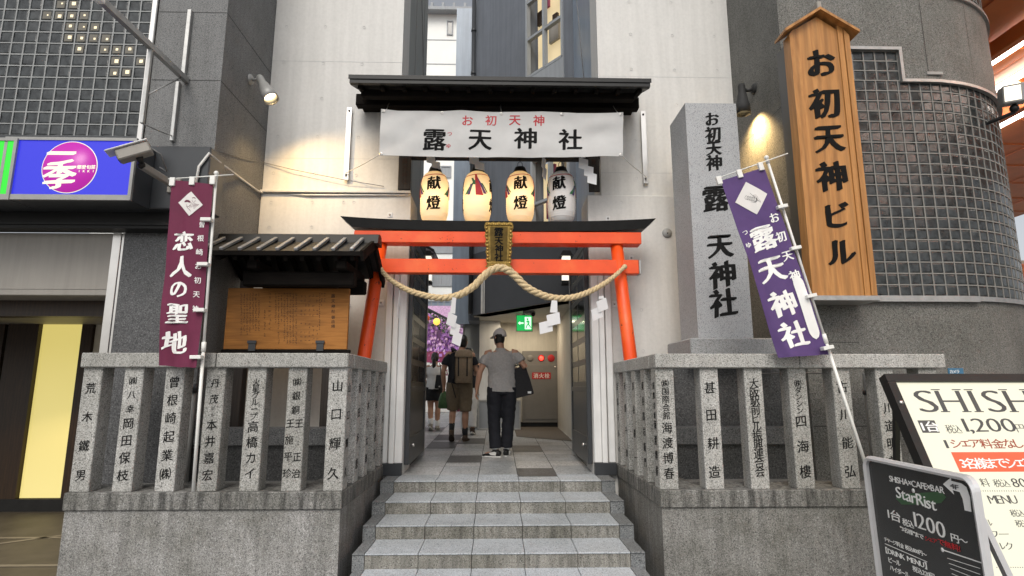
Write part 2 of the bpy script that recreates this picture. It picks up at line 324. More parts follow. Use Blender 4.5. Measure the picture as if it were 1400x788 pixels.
    def build(s, name, mats, parent=None, fix=True):
        off = Vector((0, 0, 0)); p = parent
        while p is not None: off += p.location; p = p.parent
        me = bpy.data.meshes.new(name); me.from_pydata([tuple(Vector(v) - off) for v in s.v], [], s.f)
        mats = mats if isinstance(mats, (list, tuple)) else [mats]
        for m in mats: me.materials.append(M[m] if isinstance(m, str) else m)
        me.polygons.foreach_set('material_index', s.m); me.polygons.foreach_set('use_smooth', s.sm)
        if fix:
            bm = bmesh.new(); bm.from_mesh(me); bmesh.ops.recalc_face_normals(bm, faces=bm.faces[:]); bm.to_mesh(me); bm.free()
        me.update()
        o = bpy.data.objects.new(name, me); COL.objects.link(o); o.parent = parent; return o

def build_each(mb, name, mats, parent=None):
    """every separate piece of the builder becomes an object of its own"""
    p = list(range(len(mb.v)))
    def f(i):
        while p[i] != i: p[i] = p[p[i]]; i = p[i]
        return i
    for q in mb.f:
        for i in q[1:]: p[f(i)] = f(q[0])
    gr = {}
    for k, q in enumerate(mb.f): gr.setdefault(f(q[0]), []).append(k)
    out = []
    for ks in gr.values():
        m = MB(); ix = {}
        for k in ks:
            for i in mb.f[k]:
                if i not in ix: ix[i] = len(m.v); m.v.append(mb.v[i])
            m.f.append([ix[i] for i in mb.f[k]]); m.m.append(mb.m[k]); m.sm.append(mb.sm[k])
        out.append(m.build(name, mats, parent))
    return out

def tag(o, label, cat, group=None):
    o['label'] = label; o['category'] = cat
    if group: o['group'] = group
    return o
def thing(name, loc, label, cat, group=None):
    o = bpy.data.objects.new(name, None); COL.objects.link(o); o.location = loc; o.empty_display_size = 0.1
    return tag(o, label, cat, group)
def struct(o): o['kind'] = 'structure'; return o
def copy_tree(o, parent=None):
    c = o.copy(); COL.objects.link(c); c.parent = parent
    for ch in [x for x in bpy.data.objects if x.parent == o]: copy_tree(ch, c)
    return c

# ---------------------------------------------------------------- lettering
_GC = {}
def glyph(ch, bold, cuts=0):
    k = (ch, bold, cuts)
    if k in _GC: return _GC[k]
    cu = bpy.data.curves.new('t', 'FONT'); cu.body = ch; cu.size = 1; cu.offset = bold; cu.resolution_u = 3; cu.extrude = 0.5; cu.fill_mode = 'BOTH'
    ob = bpy.data.objects.new('t', cu); COL.objects.link(ob)
    dg = bpy.context.evaluated_depsgraph_get(); me = bpy.data.meshes.new_from_object(ob.evaluated_get(dg))
    bpy.data.objects.remove(ob); bpy.data.curves.remove(cu)
    if cuts:
        bm = bmesh.new(); bm.from_mesh(me); bmesh.ops.triangulate(bm, faces=bm.faces[:])
        for _ in range(3):
            es = [e for e in bm.edges if e.calc_length() > 0.22 and abs(e.verts[0].co.z - e.verts[1].co.z) < 0.1]
            if es: bmesh.ops.subdivide_edges(bm, edges=es, cuts=1); bmesh.ops.triangulate(bm, faces=bm.faces[:])
        bm.to_mesh(me); bm.free()
    vs = [v.co.copy() for v in me.vertices]; fs = [tuple(p.vertices) for p in me.polygons]; bpy.data.meshes.remove(me)
    if vs:
        x0 = min(v.x for v in vs); x1 = max(v.x for v in vs); y0 = min(v.y for v in vs); y1 = max(v.y for v in vs)
        c = Vector(((x0 + x1) / 2, (y0 + y1) / 2 if ord(ch) > 0x2fff and ch not in 'ー' else 0.36, 0)); w = x1 - x0
        vs = [v - c for v in vs]
    else: w = 0.3
    _GC[k] = (vs, fs, w); return _GC[k]
def lettering(name, mat, parent, items, fn, depth=0.002, bold=0.02, brush=0.0, tilt=0.0, cuts=0, thin=0.0):
    """items: (char, u, v, size, x-stretch); fn(u, v, d) -> point in the world"""
    mb = MB(); sd = random.random() * 50
    nib = [(0, 0)] if bold < 0.006 else ([(-bold * k, -bold * k * .55) for k in (-1, 1)] if bold < 0.015 else ([(bold * k, bold * k * .5) for k in (-1.3, -.45, .45, 1.3)] if brush else [(-bold, -bold * .3), (0, bold * .45), (0, -bold * .45), (bold, bold * .3)]))
    if thin: nib = [(-bold, 0), (0, 0), (bold, 0)]
    for it in items:
        ch, u, v, sz = it[:4]; sx = it[4] if len(it) > 4 else 1.0
        vs, fs, w = glyph(ch, -thin, cuts); out = [[] for _ in nib]; sd += 3.7
        for p in vs:
            x, y = p.x, p.y
            if brush:
                q = Vector((x * 2.2 + sd, y * 2.2, sd)); q2 = Vector((x * 7 + sd, y * 7, sd))
                x += noise.noise(q) * brush + noise.noise(q2) * brush * 0.4; y += noise.noise(q + Vector((9, 4, 1))) * brush + noise.noise(q2 + Vector((3, 1, 7))) * brush * 0.4
            y += tilt * x
            for k_, (bx_, by_) in enumerate(nib): out[k_].append(fn(u + (x + bx_) * sz * sx, v + (y + by_) * sz, (p.z + 0.5) * depth + 0.0006 + 0.00012 * k_))
        for o_ in out: mb.add(o_, fs)
    return mb.build(name, mat, parent, fix=False)
def col_text(txt, u0, v0, u1, v1, size, sx=1.0):
    n = len(txt); return [(c, u0 + (u1 - u0) * i / max(1, n - 1), v0 + (v1 - v0) * i / max(1, n - 1), size, sx) for i, c in enumerate(txt) if c != ' ']
def row_text(txt, u, v, size, bold=0.0, gap=0.06, sx=1.0, center=False):
    out = []; x = u
    for c in txt:
        if c == ' ': x += 0.3 * size * sx; continue
        w = glyph(c, 0.0)[2] * size * sx; out.append((c, x + w / 2, v, size, sx)); x += w + gap * size
    if center: sh = (x - u) / 2; out = [(c, a - sh, b, s_, k) for c, a, b, s_, k in out]
    return out
def plane_fn(Yp):      # wall-parallel plane at depth Yp: u = world x, v = world z, d towards the street
    return lambda u, v, d: Vector((u, Yp - d, v))
def pcol(txt, p0, p1, spx, Yp, sx=1.0):   # column of characters between two photo pixels on plane Yp
    a = PY(*p0, Yp); b = PY(*p1, Yp); return col_text(txt, a.x, a.z, b.x, b.z, spx * pxs(*p0, Yp), sx)

# ================================================================ SETTING
ZL = 0.705; SLOPE = 0.025; YL = 6.32
def zpath(y): return ZL + max(0, y - 6.75) * SLOPE
YF = 4.96                      # front plane of the stone fences
XL, XR = -1.26, 1.352          # inner faces of the two fences
YW = 6.8                       # front plane of the white gate wall
# ground: street sheet reaching the horizon
g = MB(); g.add([(-300, -300, 0), (300, -300, 0), (300, 300, 0), (-300, 300, 0)], [(0, 1, 2, 3)])
struct(g.build('ground', 'asphalt'))
# inner path: tiled slope behind the steps
pt = MB(); random.seed(3)
pt.add([(-3.2, 6.76, zpath(6.76) - 0.008), (4.2, 6.76, zpath(6.76) - 0.008), (4.2, 40, zpath(40) - 0.008), (-3.2, 40, zpath(40) - 0.008)], [(0, 1, 2, 3)], 3)
y = 6.75; row = 0
while y < 24:
    dy = 0.42 if row % 2 else 0.6
    for i in range(-7, 9):
        x0 = 0.015 + (i - 0.5) * 0.437; x1 = x0 + 0.437
        if x0 < -3.1 or x1 > 4: continue
        r_ = random.random(); mi = 0 if r_ < 0.55 else 1
        e = 0.004; pt.add([(x0 + e, y + e, zpath(y)), (x1 - e, y + e, zpath(y)), (x1 - e, y + dy - e, zpath(y + dy)), (x0 + e, y + dy - e, zpath(y + dy))], [(0, 1, 2, 3)], mi)
    y += dy; row += 1
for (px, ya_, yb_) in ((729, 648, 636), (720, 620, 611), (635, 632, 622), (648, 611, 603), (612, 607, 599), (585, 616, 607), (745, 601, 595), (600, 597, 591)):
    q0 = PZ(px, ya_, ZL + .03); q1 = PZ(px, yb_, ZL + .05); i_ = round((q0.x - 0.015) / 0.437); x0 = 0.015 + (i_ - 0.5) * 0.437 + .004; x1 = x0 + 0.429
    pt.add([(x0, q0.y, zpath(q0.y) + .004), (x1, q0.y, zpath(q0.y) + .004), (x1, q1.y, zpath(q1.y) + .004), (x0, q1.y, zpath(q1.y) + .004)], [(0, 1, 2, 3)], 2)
struct(pt.build('path', ['pave', 'pave2', 'pave3', 'joint']))

# stone steps: each step is a run of five tiles between two dark end blocks
steps = thing('stone_steps', (0.015, 5.2, 0), 'wide grey granite steps climbing between the two stone fences to the gate', 'steps')
SY = [6.32, 5.84, 5.39, 4.95, 4.5, 4.05]; SZ = [ZL - 0.1175 * i for i in range(6)]
for i in range(6):
    y0 = SY[i]; y1 = (SY[i - 1] + 0.02) if i else 6.76; z1 = SZ[i]; z0 = z1 - 0.1175 - (0.02 if i < 5 else 0)
    m = MB(); xa, xb = -1.075 + i * 0.006, 1.105 - i * 0.006; w = (xb - xa) / 5
    xe0 = -1.215 + i * 0.02; xe1 = 1.25 - i * 0.015
    for k in range(5):
        e = 0.0025
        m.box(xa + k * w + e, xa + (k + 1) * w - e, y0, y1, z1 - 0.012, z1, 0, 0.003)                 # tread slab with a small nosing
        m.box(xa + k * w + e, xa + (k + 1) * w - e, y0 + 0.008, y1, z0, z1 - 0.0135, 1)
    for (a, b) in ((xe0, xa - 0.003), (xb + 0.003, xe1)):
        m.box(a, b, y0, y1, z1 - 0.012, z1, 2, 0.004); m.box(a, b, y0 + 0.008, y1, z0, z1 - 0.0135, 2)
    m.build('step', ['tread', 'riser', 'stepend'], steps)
    mm = MB(); mm.box(xe0 + 0.02, xe1 - 0.02, y0 + 0.05, y1 - 0.04, 0.0 if i else 0.0, z1 - 0.045); mm.build('step_core', 'joint', steps)

# ================================================================ STONE FENCES (tamagaki)
ZLG, ZRB, ZRT = 0.828, 1.832, 1.954
def fence(side, label):
    X = XL if side < 0 else XR
    f = thing('stone_fence', (X + side * 1.1, 5.4, 0), label, 'stone fence')
    xe = -3.49 if side < 0 else 3.93; lo, hi = min(X, xe), max(X, xe)
    p = MB(); i0 = 0.012
    p.box(lo + i0, hi - i0, YF + 0.02, 6.74, 0, ZLG - 0.142)
    # upright panel joints of the plinth: thin dark slots
    p.build('plinth', 'plinth', f)
    l = MB(); cut = (X + side * 1.12)
    l.box(lo, hi, YF, YF + 0.44, ZLG - 0.14, ZLG, 0, 0.008)
    xi, xo = X, X + side * 0.40
    l.box(min(xi, xo), max(xi, xo), YF + 0.443, 6.76, ZLG - 0.14, ZLG - 0.001, 0, 0.008)
    l.build('ledge', 'ledge', f)
    fl = MB(); fl.box(min(xo + side * 0.003, xe), max(xo + side * 0.003, xe), YF + 0.443, 6.74, ZLG - 0.14, ZLG - 0.02); fl.build('plinth_top', 'plinth', f)
    # rail: two front lengths and the return along the steps
    r = MB(); j = PY(295 if side < 0 else 1093, 490, YF).x
    xo = -3.49 if side < 0 else 3.90
    r.box(min(X, j) + (0.002 if side > 0 else 0.004), max(X, j) - 0.002, YF, YF + 0.21, ZRB, ZRT, 0, 0.008)
    r.box(min(xo, j) + 0.002, max(xo, j) - 0.004, YF, YF + 0.21, ZRB, ZRT, 0, 0.008)
    r.box(min(X, X + side * 0.21), max(X, X + side * 0.21), YF + 0.213, 6.74, ZRB, ZRT - 0.001, 0, 0.008)
    r.build('rail', 'fence', f)
    return f
PW = 0.158
def post(f, cx, cy, front=None, inner=None, side=-1):
    m = MB(); m.box(cx - PW / 2, cx + PW / 2, cy - PW / 2, cy + PW / 2, ZLG - 0.002, ZRB + 0.004, 0, 0.006)
    o = m.build('post', 'fence', f)
    zt, zb = ZRB, ZLG
    def zz(t): return zt - (zt - zb) * t
    if front:
        items = []
        for (txt, t0, t1, sz, *rest) in front:
            du = rest[0] if rest else 0
            items += [(c, cx + du, zz(t0 + (t1 - t0) * k / max(1, len(txt) - 1)), sz * 1.13, 0.95) for k, c in enumerate(txt)]
        lettering('lettering', 'inkgr', o, items, plane_fn(cy - PW / 2), 0.0012, 0.0145, 0.03, 0.09)
    if inner:
        fx = cx - side * PW / 2; items = []
        for (txt, t0, t1, sz, *rest) in inner:
            items += [(c, 0, zz(t0 + (t1 - t0) * k / max(1, len(txt) - 1)), sz, 1.0) for k, c in enumerate(txt)]
        items = [(c, a_, b_, s_ * 1.25, 1.0) for c, a_, b_, s_, _ in items]
        lettering('lettering', 'inkgr', o, items, (lambda u, v, d: Vector((fx - side * d, cy + side * -u, v))), 0.0012, 0.0145, 0.03, 0.09)
    return o
fl_ = fence(-1, 'stone fence of inscribed granite posts left of the steps, beneath the notice board')
yc = YF + 0.035 + PW / 2
LT = [[('荒木鐵男', .17, .87, .082)],
      [('㈱八幸', .11, .34, .062), ('岡田保枝', .46, .87, .086)],
      [('曾根崎起業㈱', .12, .86, .088)],
      [('丹茂', .13, .26, .07), ('ビル', .335, .39, .03), ('本井嘉宏', .47, .87, .084)],
      [('火星グループ', .12, .40, .058), ('高橋カイ', .485, .86, .088)],
      [('㈱銀銅', .12, .35, .066), ('王施平珍', .46, .86, .07, -.036), ('王', .46, .46, .07, .036), ('正治', .73, .86, .07, .036)],
      [('山口輝久', .15, .86, .094)]]
x0 = PY(94, 668, YF + 0.035).x + PW / 2; x6 = XL - 0.01 - PW / 2
for k in range(7):
    post(fl_, x0 + (x6 - x0) * k / 6, yc, LT[k], [('山口輝久', .17, .86, .07)] if k == 6 else None, -1)
RETL = ['香田多恵', '正木行太郎', '大谷小夜子', '中井子']
for k in range(4): post(fl_, x6, yc + 0.385 * (k + 1), None, [(RETL[k], .17, .84, .075)], -1)
fr_ = fence(1, 'stone fence of inscribed granite posts right of the steps, beneath the tall inscribed monument')
RT = [[('㈱国際会館', .13, .40, .062), ('海渡博春', .5, .87, .088)], [('甚田耕造', .165, .86, .094)], [('大阪駅前ビル振興連合会', .13, .86, .082)],
      [('㈱ダンシン', .13, .36, .058), ('四海樓', .45, .86, .098)], [('古川能弘', .16, .86, .094)], [('川道明美', .34, .78, .09)], None]
xr0 = XR + 0.01 + PW / 2
for k in range(7):
    post(fr_, xr0 + 0.385 * k, yc, RT[k], [('国際会館', .15, .4, .05), ('海渡博春', .48, .86, .07)] if k == 0 else None, 1)
RETR = ['東谷高右衛門', '京谷耕一', '天照千津', '吉富マルベ']
for k in range(4): post(fr_, xr0, yc + 0.385 * (k + 1), None, [(RETR[k], .15, .84, .07)], 1)

# low granite bench walls seen between the posts
for (a, b, lab) in ((-2.84, -1.50, 'low grey stone bar wall seen through the left fence below the notice board'), (1.60, 2.98, 'low grey stone kerb wall seen through the right fence below the monument')):
    t = thing('low_stone_wall', ((a + b) / 2, 5.75, ZLG), lab, 'stone wall')
    m = MB(); m.box(a, b, 5.62, 5.86, 1.13, 1.29, 0, 0.008); m.build('coping', 'wall_gr', t)
    m = MB(); m.box(a + 0.03, b - 0.03, 5.68, 5.84, ZLG - 0.02, 1.13); m.build('dark_gap_fill', 'dark_gr', t)  # dark block paints the shaded gap under the coping

# ================================================================ WHITE CONCRETE GATE WALLS
def tie_holes(mb, pts, Y, mi):
    for p in pts: mb.lathe([(0.019, 0.004), (0.017, 0.0045), (0.010, -0.012), (0.0005, -0.013)], (p[0], Y - 0.0005, p[1]), 12, mi, Vector((0, -1, 0)))
def gate_wall(xa, xb, xi, side, zst, label):
    """xa..xb upper face, xi inner edge of the thicker lower jamb"""
    t = thing('concrete_wall', ((xa + xb) / 2, 7.0, 0.7), label, 'wall')
    m = MB(); m.box(xa, xb, YW, YW + 0.5, zst + 0.004, 7.5)
    lo, hi = min(xa, xb, xi), max(xa, xb, xi)
    m.build('upper_wall', 'conc', t)
    l = MB(); l.box(lo, hi, YW - 0.035, YW + 0.5, 0.0, zst, 0, 0.006); l.build('lower_wall', 'conc', t)
    return t
ZST_L = PY(560, 266, YW - 0.035).z; ZST_R = PY(803, 267, YW - 0.035).z
XJL = PY(561, 300, YW - 0.035).x; XJR = PY(804, 300, YW - 0.035).x
wl = gate_wall(-2.868, -1.228, XJL, -1, ZST_L, 'white concrete wall left of the gate with a warm lamp glow on it')
wr = gate_wall(1.277, 3.003, XJR, 1, ZST_R, 'white concrete wall right of the gate behind the stone monument')
hm = MB()
def hole_grid(pts, Y): tie_holes(hm, [(PY(a, b, Y).x, PY(a, b, Y).z) for a, b in pts], Y, 0)
hole_grid([(392, 37), (445, 37), (498, 38), (388, 85), (442, 87), (495, 88), (440, 135), (380, 187), (434, 187), (490, 188), (374, 237), (430, 238), (487, 240)], YW); hm.build('tie_hole', 'hole', wl)
hm = MB(); hole_grid([(371, 277), (427, 277), (470, 277), (484, 277), (368, 311), (426, 311), (482, 311), (478, 418), (477, 480)], YW - 0.035); hm.build('tie_hole', 'hole', wl)
hm = MB(); hole_grid([(860, 3), (917, 4), (973, 4), (862, 47), (919, 49), (976, 50), (863, 95), (922, 96), (980, 97), (925, 144), (868, 193), (870, 244)], YW); hm.build('tie_hole', 'hole', wr)
hm = MB(); hole_grid([(849, 277), (908, 318), (877, 424), (879, 480), (940, 300)], YW - 0.035); hm.build('tie_hole', 'hole', wr)
for t, zl, xs in ((wl, (5.75, 4.45), (-2.865, -1.23)), (wr, (5.6, 4.3), (1.28, 3.0))):   # formwork joints
    m = MB()
    for z in zl: m.box(xs[0], xs[1], YW - 0.0015, YW, z - 0.0025, z + 0.0025)
    m.build('formwork_joint', 'hole', t)
# small square anchor plates and a round cover
m = MB(); m2 = MB()
for (px, py) in ((521, 414), (840, 416), (533, 294), (831, 299), (863, 353)):
    p = PY(px, py, YW - 0.035); h = 0.036 if py > 380 else 0.028
    q = thing('anchor_plate', (p.x, YW - 0.036, p.z), {521: 'square steel anchor plate on white wall beside the left torii pillar', 840: 'square steel anchor plate on white wall left of the right torii pillar', 533: 'tiny square plate on white wall above the left end of the torii', 831: 'tiny square plate on white wall above the right end of the torii', 863: 'small square plate behind the right torii beam end'}[px], 'plate')
    m = MB(); m.box(p.x - h, p.x + h, YW - 0.043, YW - 0.036, p.z - h, p.z + h, 0, 0.002); m.build('plate', 'jamb', q)
    m = MB(); m.lathe([(0.0005, 0.010), (0.011, 0.009), (0.013, 0.0)], (p.x, YW - 0.043, p.z), 10, 0, Vector((0, -1, 0))); build_each(m, 'bolt', 'greymet', q)
p = PY(912, 319, YW - 0.035); q = thing('round_cover', (p.x, YW - 0.036, p.z), 'round grey cover plate on white wall right of the torii end', 'cover')
m = MB(); m.lathe([(0.0005, 0.022), (0.05, 0.021), (0.058, 0.012), (0.06, 0.0)], (p.x, YW - 0.036, p.z), 24, 0, Vector((0, -1, 0))); m.build('cover', 'greymet', q)
m = MB(); m.lathe([(0.0005, 0.008), (0.008, 0.007), (0.009, 0.0)], (p.x, YW - 0.058, p.z - 0.005), 8, 0, Vector((0, -1, 0))); build_each(m, 'bolt', 'black', q)

# ================================================================ GATE DOORS with white ribbed frames
def gate_door(side, label):
    xj = XJL if side < 0 else XJR
    t = thing('gate_door', (xj, 7.3, ZL), label, 'gate door')
    fm = MB()
    for k, (o, w, d) in enumerate(((0.205, 0.075, 0.05), (0.12, 0.06, 0.085), (0.045, 0.085, 0.06))):
        xc = xj + side * o; fm.box(xc - w / 2, xc + w / 2, YW - 0.035 - d, YW - 0.037, ZL + 0.13, 3.02, 0, 0.006)
    build_each(fm, 'door_frame', 'jamb', t)
    k = MB(); xa, xb = sorted((xj + side * 0.245, xj)); k.box(xa, xb, YW - 0.125, YW - 0.04, ZL, ZL + 0.128, 0, 0.004); k.build('frame_foot', 'charcoal', t)
    x = xj + side * 0.0; a, b = sorted((x - side * 0.005, x - side * 0.055)); y0, y1 = YW + 0.02, YW + 1.42; zb, zt = ZL + 0.10, 3.45
    leaf = MB(); leaf.box(a + 0.012, b - 0.012, y0 + 0.06, y1 - 0.06, zb + 0.1, zt - 0.06)
    leaf.build('leaf_panel', 'doorm', t)
    fr = MB()
    for (ya, yb, za, zc) in ((y0, y0 + 0.065, zb, zt), (y1 - 0.065, y1, zb, zt), (y0 + 0.066, y1 - 0.066, zb, zb + 0.30), (y0 + 0.066, y1 - 0.066, zt - 0.1, zt), (y0 + 0.066, y1 - 0.066, 1.62, 1.68)): fr.box(a, b, ya, yb, za, zc, 0, 0.003)
    fr.build('leaf_frame', 'charcoal', t)
    gl = MB(); xs = x - side * (0.046)
    for i in range(2):
        for j in range(6): gl.box(min(xs, xs + side * 0.004), max(xs, xs + side * 0.004), y0 + 0.12 + i * 0.62, y0 + 0.68 + i * 0.62, 1.74 + j * 0.27, 1.74 + j * 0.27 + 0.2, 0, 0.0015)
    gl.build('glass_pane', 'glass', t)
    h = MB(); h.ball((x - side * 0.075, y0 + 0.2, zb + 0.2), 0.022); h.tube([(x - side * 0.03, y0 + 0.2, zb + 0.2), (x - side * 0.075, y0 + 0.2, zb + 0.2)], 0.01, 8); h.build('handle', 'steel', t)
    e = MB(); e.box(a - 0.004, b + 0.004, y1 + 0.002, y1 + 0.05, zb - 0.05, zt, 0, 0.004); e.build('edge_post', 'galv', t)
gate_door(-1, 'dark bronze framed gate door with small panes, swung open at the left jamb')
gate_door(1, 'dark bronze framed gate door with small panes, swung open at the right jamb')

# ================================================================ LEFT GRANITE BUILDING
YB = 5.6
lb = thing('granite_building', (-5.0, 6.2, 0), 'grey granite shop building at left with a wall of square glass blocks', 'building')
zgb = PY(100, 190, YB).z; xst = PY(197, 130, YB).x; xso = PY(158, 330, YB).x
m = MB(); m.box(xst + 0.05, -2.872, YB, 7.4, 0.0, 8.1); m.build('granite_wall', 'wall_gr', lb)
m = MB()      # granite slab joints
for py in (17, 110): 
    z = PY(255, py, YB).z; m.box(xst + 0.06, -2.876, YB - 0.0015, YB - 0.0002, z - 0.004, z + 0.004); m.box(-2.8718, -2.8702, YB + 0.003, YW - 0.003, z - 0.004, z + 0.004)
m.build('wall_joint', 'black', lb)
m = MB(); m.box(xst - 0.01, xst + 0.045, YB - 0.03, YB + 0.06, zgb - 0.06, 8.1, 0, 0.006); m.build('steel_trim', 'steel', lb)
def block_wall(name, parent, fn, s0, s1, z0, z1, ds, dz, keep=None, lit=None, jm='gjoint'):
    """glass blocks: fn(s, z, d) -> point, d outward; joints stand proud of pillowed panes"""
    gj = MB(); gp = MB(); gl = MB(); n = max(1, round((s1 - s0) / ds)); k = max(1, round((z1 - z0) / dz)); j = 0.0062
    for a in range(n):
        for b in range(k):
            sa, sb = s0 + (s1 - s0) * a / n, s0 + (s1 - s0) * (a + 1) / n; za, zb = z0 + (z1 - z0) * b / k, z0 + (z1 - z0) * (b + 1) / k
            if keep and not keep((sa + sb) / 2, (za + zb) / 2): continue
            o = [(sa, za), (sb, za), (sb, zb), (sa, zb)]; i = [(sa + j, za + j), (sb - j, za + j), (sb - j, zb - j), (sa + j, zb - j)]
            h = 0.022; q = [(sa + h, za + h), (sb - h, za + h), (sb - h, zb - h), (sa + h, zb - h)]
            tl = random.uniform(-0.003, 0.003); t2 = random.uniform(-0.003, 0.003)
            gj.add([fn(*p, 0.0) for p in o] + [fn(*p, 0.0) for p in i] + [fn(*p, -0.007) for p in i], [(0, 1, 5, 4), (1, 2, 6, 5), (2, 3, 7, 6), (3, 0, 4, 7), (4, 5, 9, 8), (5, 6, 10, 9), (6, 7, 11, 10), (7, 4, 8, 11)])
            gp.add([fn(*p, -0.0065) for p in i] + [fn(q[0][0], q[0][1], -0.003 + tl), fn(q[1][0], q[1][1], -0.003 - t2), fn(q[2][0], q[2][1], -0.003 - tl), fn(q[3][0], q[3][1], -0.003 + t2)], [(4, 5, 6, 7), (0, 1, 5, 4), (1, 2, 6, 5), (2, 3, 7, 6), (3, 0, 4, 7)])
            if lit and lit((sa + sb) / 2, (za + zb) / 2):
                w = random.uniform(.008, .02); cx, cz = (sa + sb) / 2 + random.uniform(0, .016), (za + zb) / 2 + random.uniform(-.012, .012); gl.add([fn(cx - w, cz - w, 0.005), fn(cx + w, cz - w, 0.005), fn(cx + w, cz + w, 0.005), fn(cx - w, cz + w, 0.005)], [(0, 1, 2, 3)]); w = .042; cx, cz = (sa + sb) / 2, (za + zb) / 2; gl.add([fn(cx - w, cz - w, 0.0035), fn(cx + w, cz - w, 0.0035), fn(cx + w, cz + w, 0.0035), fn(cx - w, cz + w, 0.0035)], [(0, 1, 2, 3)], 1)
    w = gj.build(name, jm, parent, fix=False); gp.build('glass_panes', 'gblock', w, fix=False)
    if gl.v: gl.build('lamp_glow_squares', ['glit', 'glow'], w, fix=False)  # glow of lamps inside, painted as emissive squares on the panes
    return w
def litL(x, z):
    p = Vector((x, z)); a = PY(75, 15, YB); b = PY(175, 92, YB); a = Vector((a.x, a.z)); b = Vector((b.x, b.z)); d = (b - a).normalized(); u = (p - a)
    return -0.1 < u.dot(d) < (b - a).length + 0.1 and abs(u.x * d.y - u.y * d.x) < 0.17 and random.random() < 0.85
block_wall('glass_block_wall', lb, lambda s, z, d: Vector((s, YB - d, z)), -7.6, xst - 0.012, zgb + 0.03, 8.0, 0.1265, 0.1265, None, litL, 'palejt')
m = MB(); m.box(-12, xst - 0.012, YB + 0.02, YB + 0.3, zgb, 8.1); m.box(-12, xst - 0.013, YB - 0.02, YB + 0.02, zgb - 0.05, zgb + 0.026); m.build('block_backing', 'charcoal', lb)
# black canopy box over the shop entrance, fascia, shutter box, steel jamb, dark granite panel
zc1 = PY(250, 200, 5.3).z; zc0 = PY(250, 283, 5.3).z; xcr = PY(285, 240, 5.3).x
m = MB(); m.box(-12, xcr, 5.3, YB - 0.004, zc0 - 0.02, zc1, 0, 0.01); m.build('canopy_box', 'charcoal', lb)
zf0 = PY(120, 312, 5.42).z
m = MB(); m.box(-12, PY(236, 300, 5.42).x, 5.42, YB - 0.004, zf0, zc0 - 0.022); m.box(-12, PY(236, 300, 5.40).x, 5.40, 5.418, zf0 + 0.03, zf0 + 0.05); m.build('fascia', 'black', lb)
zs0 = PY(80, 404, YB).z
m = MB(); m.box(-12, xso - 0.01, YB, YB + 0.35, zs0, zf0 - 0.002, 0, 0.006); m.box(-12, xso - 0.01, YB - 0.006, YB - 0.001, zs0 + 0.06, zs0 + 0.075); m.build('shutter_box', 'taupe', lb)
m = MB(); xs1 = PY(168, 330, YB - 0.02).x; m.box(xso - 0.02, xs1 - 0.02, YB - 0.02, YB + 0.4, 0.0, zf0 - 0.004, 0, 0.004); m.box(xs1 - 0.015, xs1 + 0.005, YB - 0.012, YB - 0.002, 0, zf0 - 0.004); m.build('steel_jamb', 'steel', lb)
m = MB(); m.box(xs1 + 0.01, PY(237, 330, YB - 0.014).x + 0.35, YB - 0.014, YB - 0.002, 0.0, zf0 + 0.4); m.build('granite_panel', 'dark_gr', lb)
# lit entrance recess of the shop
m = MB(); m.box(-12, xso, 9.2, 9.3, 0, 4); m.box(xso - 0.02, xso + 0.0, YB + 0.41, 9.2, 0, 4); m.build('entrance_wall', 'brown', lb)
zc = PY(80, 428, 7.4).z; m = MB(); m.box(-12, xso - 0.03, YB + 0.36, 9.2, zs0 + 0.03, zs0 + 0.15); m.build('entrance_ceiling', 'taupe', lb)
m = MB(); m.box(-12, xso - 0.03, YB + 0.355, YB + 0.5, zs0 - 0.16, zs0 + 0.02); m.build('entrance_lintel', 'brown', lb)
yp = 8.5; a = PY(25, 690, yp); b = PY(83, 690, yp); zt = PY(66, 420, yp).z
m = MB(); m.box(a.x, b.x, yp, yp + 0.06, 0.17, zt); m.build('backlit_panel', 'yellowp', lb)
m = MB(); m.box(b.x + 0.165, b.x + 0.55, yp + 0.02, yp + 0.1, 0.12, zt); m.box(a.x - 0.68, a.x - 0.45, yp + 0.1, yp + 0.16, 0.12, zt); build_each(m, 'side_strip', 'cream', lb)
m = MB(); m.box(b.x + 0.005, b.x + 0.16, yp - 0.03, yp + 0.1, 0.12, zt); m.box(a.x - 0.44, a.x - 0.01, yp - 0.06, yp + 0.1, 0.0, zt); m.box(a.x - 0.7, a.x - 0.52, yp - 0.02, yp + 0.1, 0.12, zt); m.box(a.x - 1.6, a.x - 0.72, yp - 0.12, yp + 0.1, 0, zt); build_each(m, 'panel_frame', 'brown', lb)
m = MB(); m.box(-12, b.x + 0.17, yp - 0.07, yp - 0.032, 0.0, 0.168); m.build('panel_plinth', 'black', lb)
for (px, py) in ((22, 424), (88, 424)):
    p = PZ(px, py, zs0 + 0.028)
    q = MB(); q.lathe([(0.0005, 0.0), (0.075, 0.0), (0.078, -0.004), (0.095, -0.006), (0.1, 0.0)], (p.x, p.y, p.z - 0.002), 20, 0); o = q.build('downlight', 'lamp', lb)
    L = bpy.data.lights.new('downlight_lamp', 'SPOT'); L.energy = 60; L.color = (1, 0.74, 0.4); L.spot_size = R(110); L.shadow_soft_size = 0.06
    lo = bpy.data.objects.new('downlight_lamp', L); COL.objects.link(lo); lo.location = (p.x, p.y, p.z - 0.03)
m = MB(); m.add([(-12, YB - 0.6, 0.004), (xso + 0.2, YB - 0.6, 0.004), (xso + 0.2, 9.2, 0.004), (-12, 9.2, 0.004)], [(0, 1, 2, 3)])
for (p, q) in (((0, 640), (90, 596)), ((0, 728), (95, 735)), ((20, 790), (110, 755)), ((0, 738), (60, 722))): pass
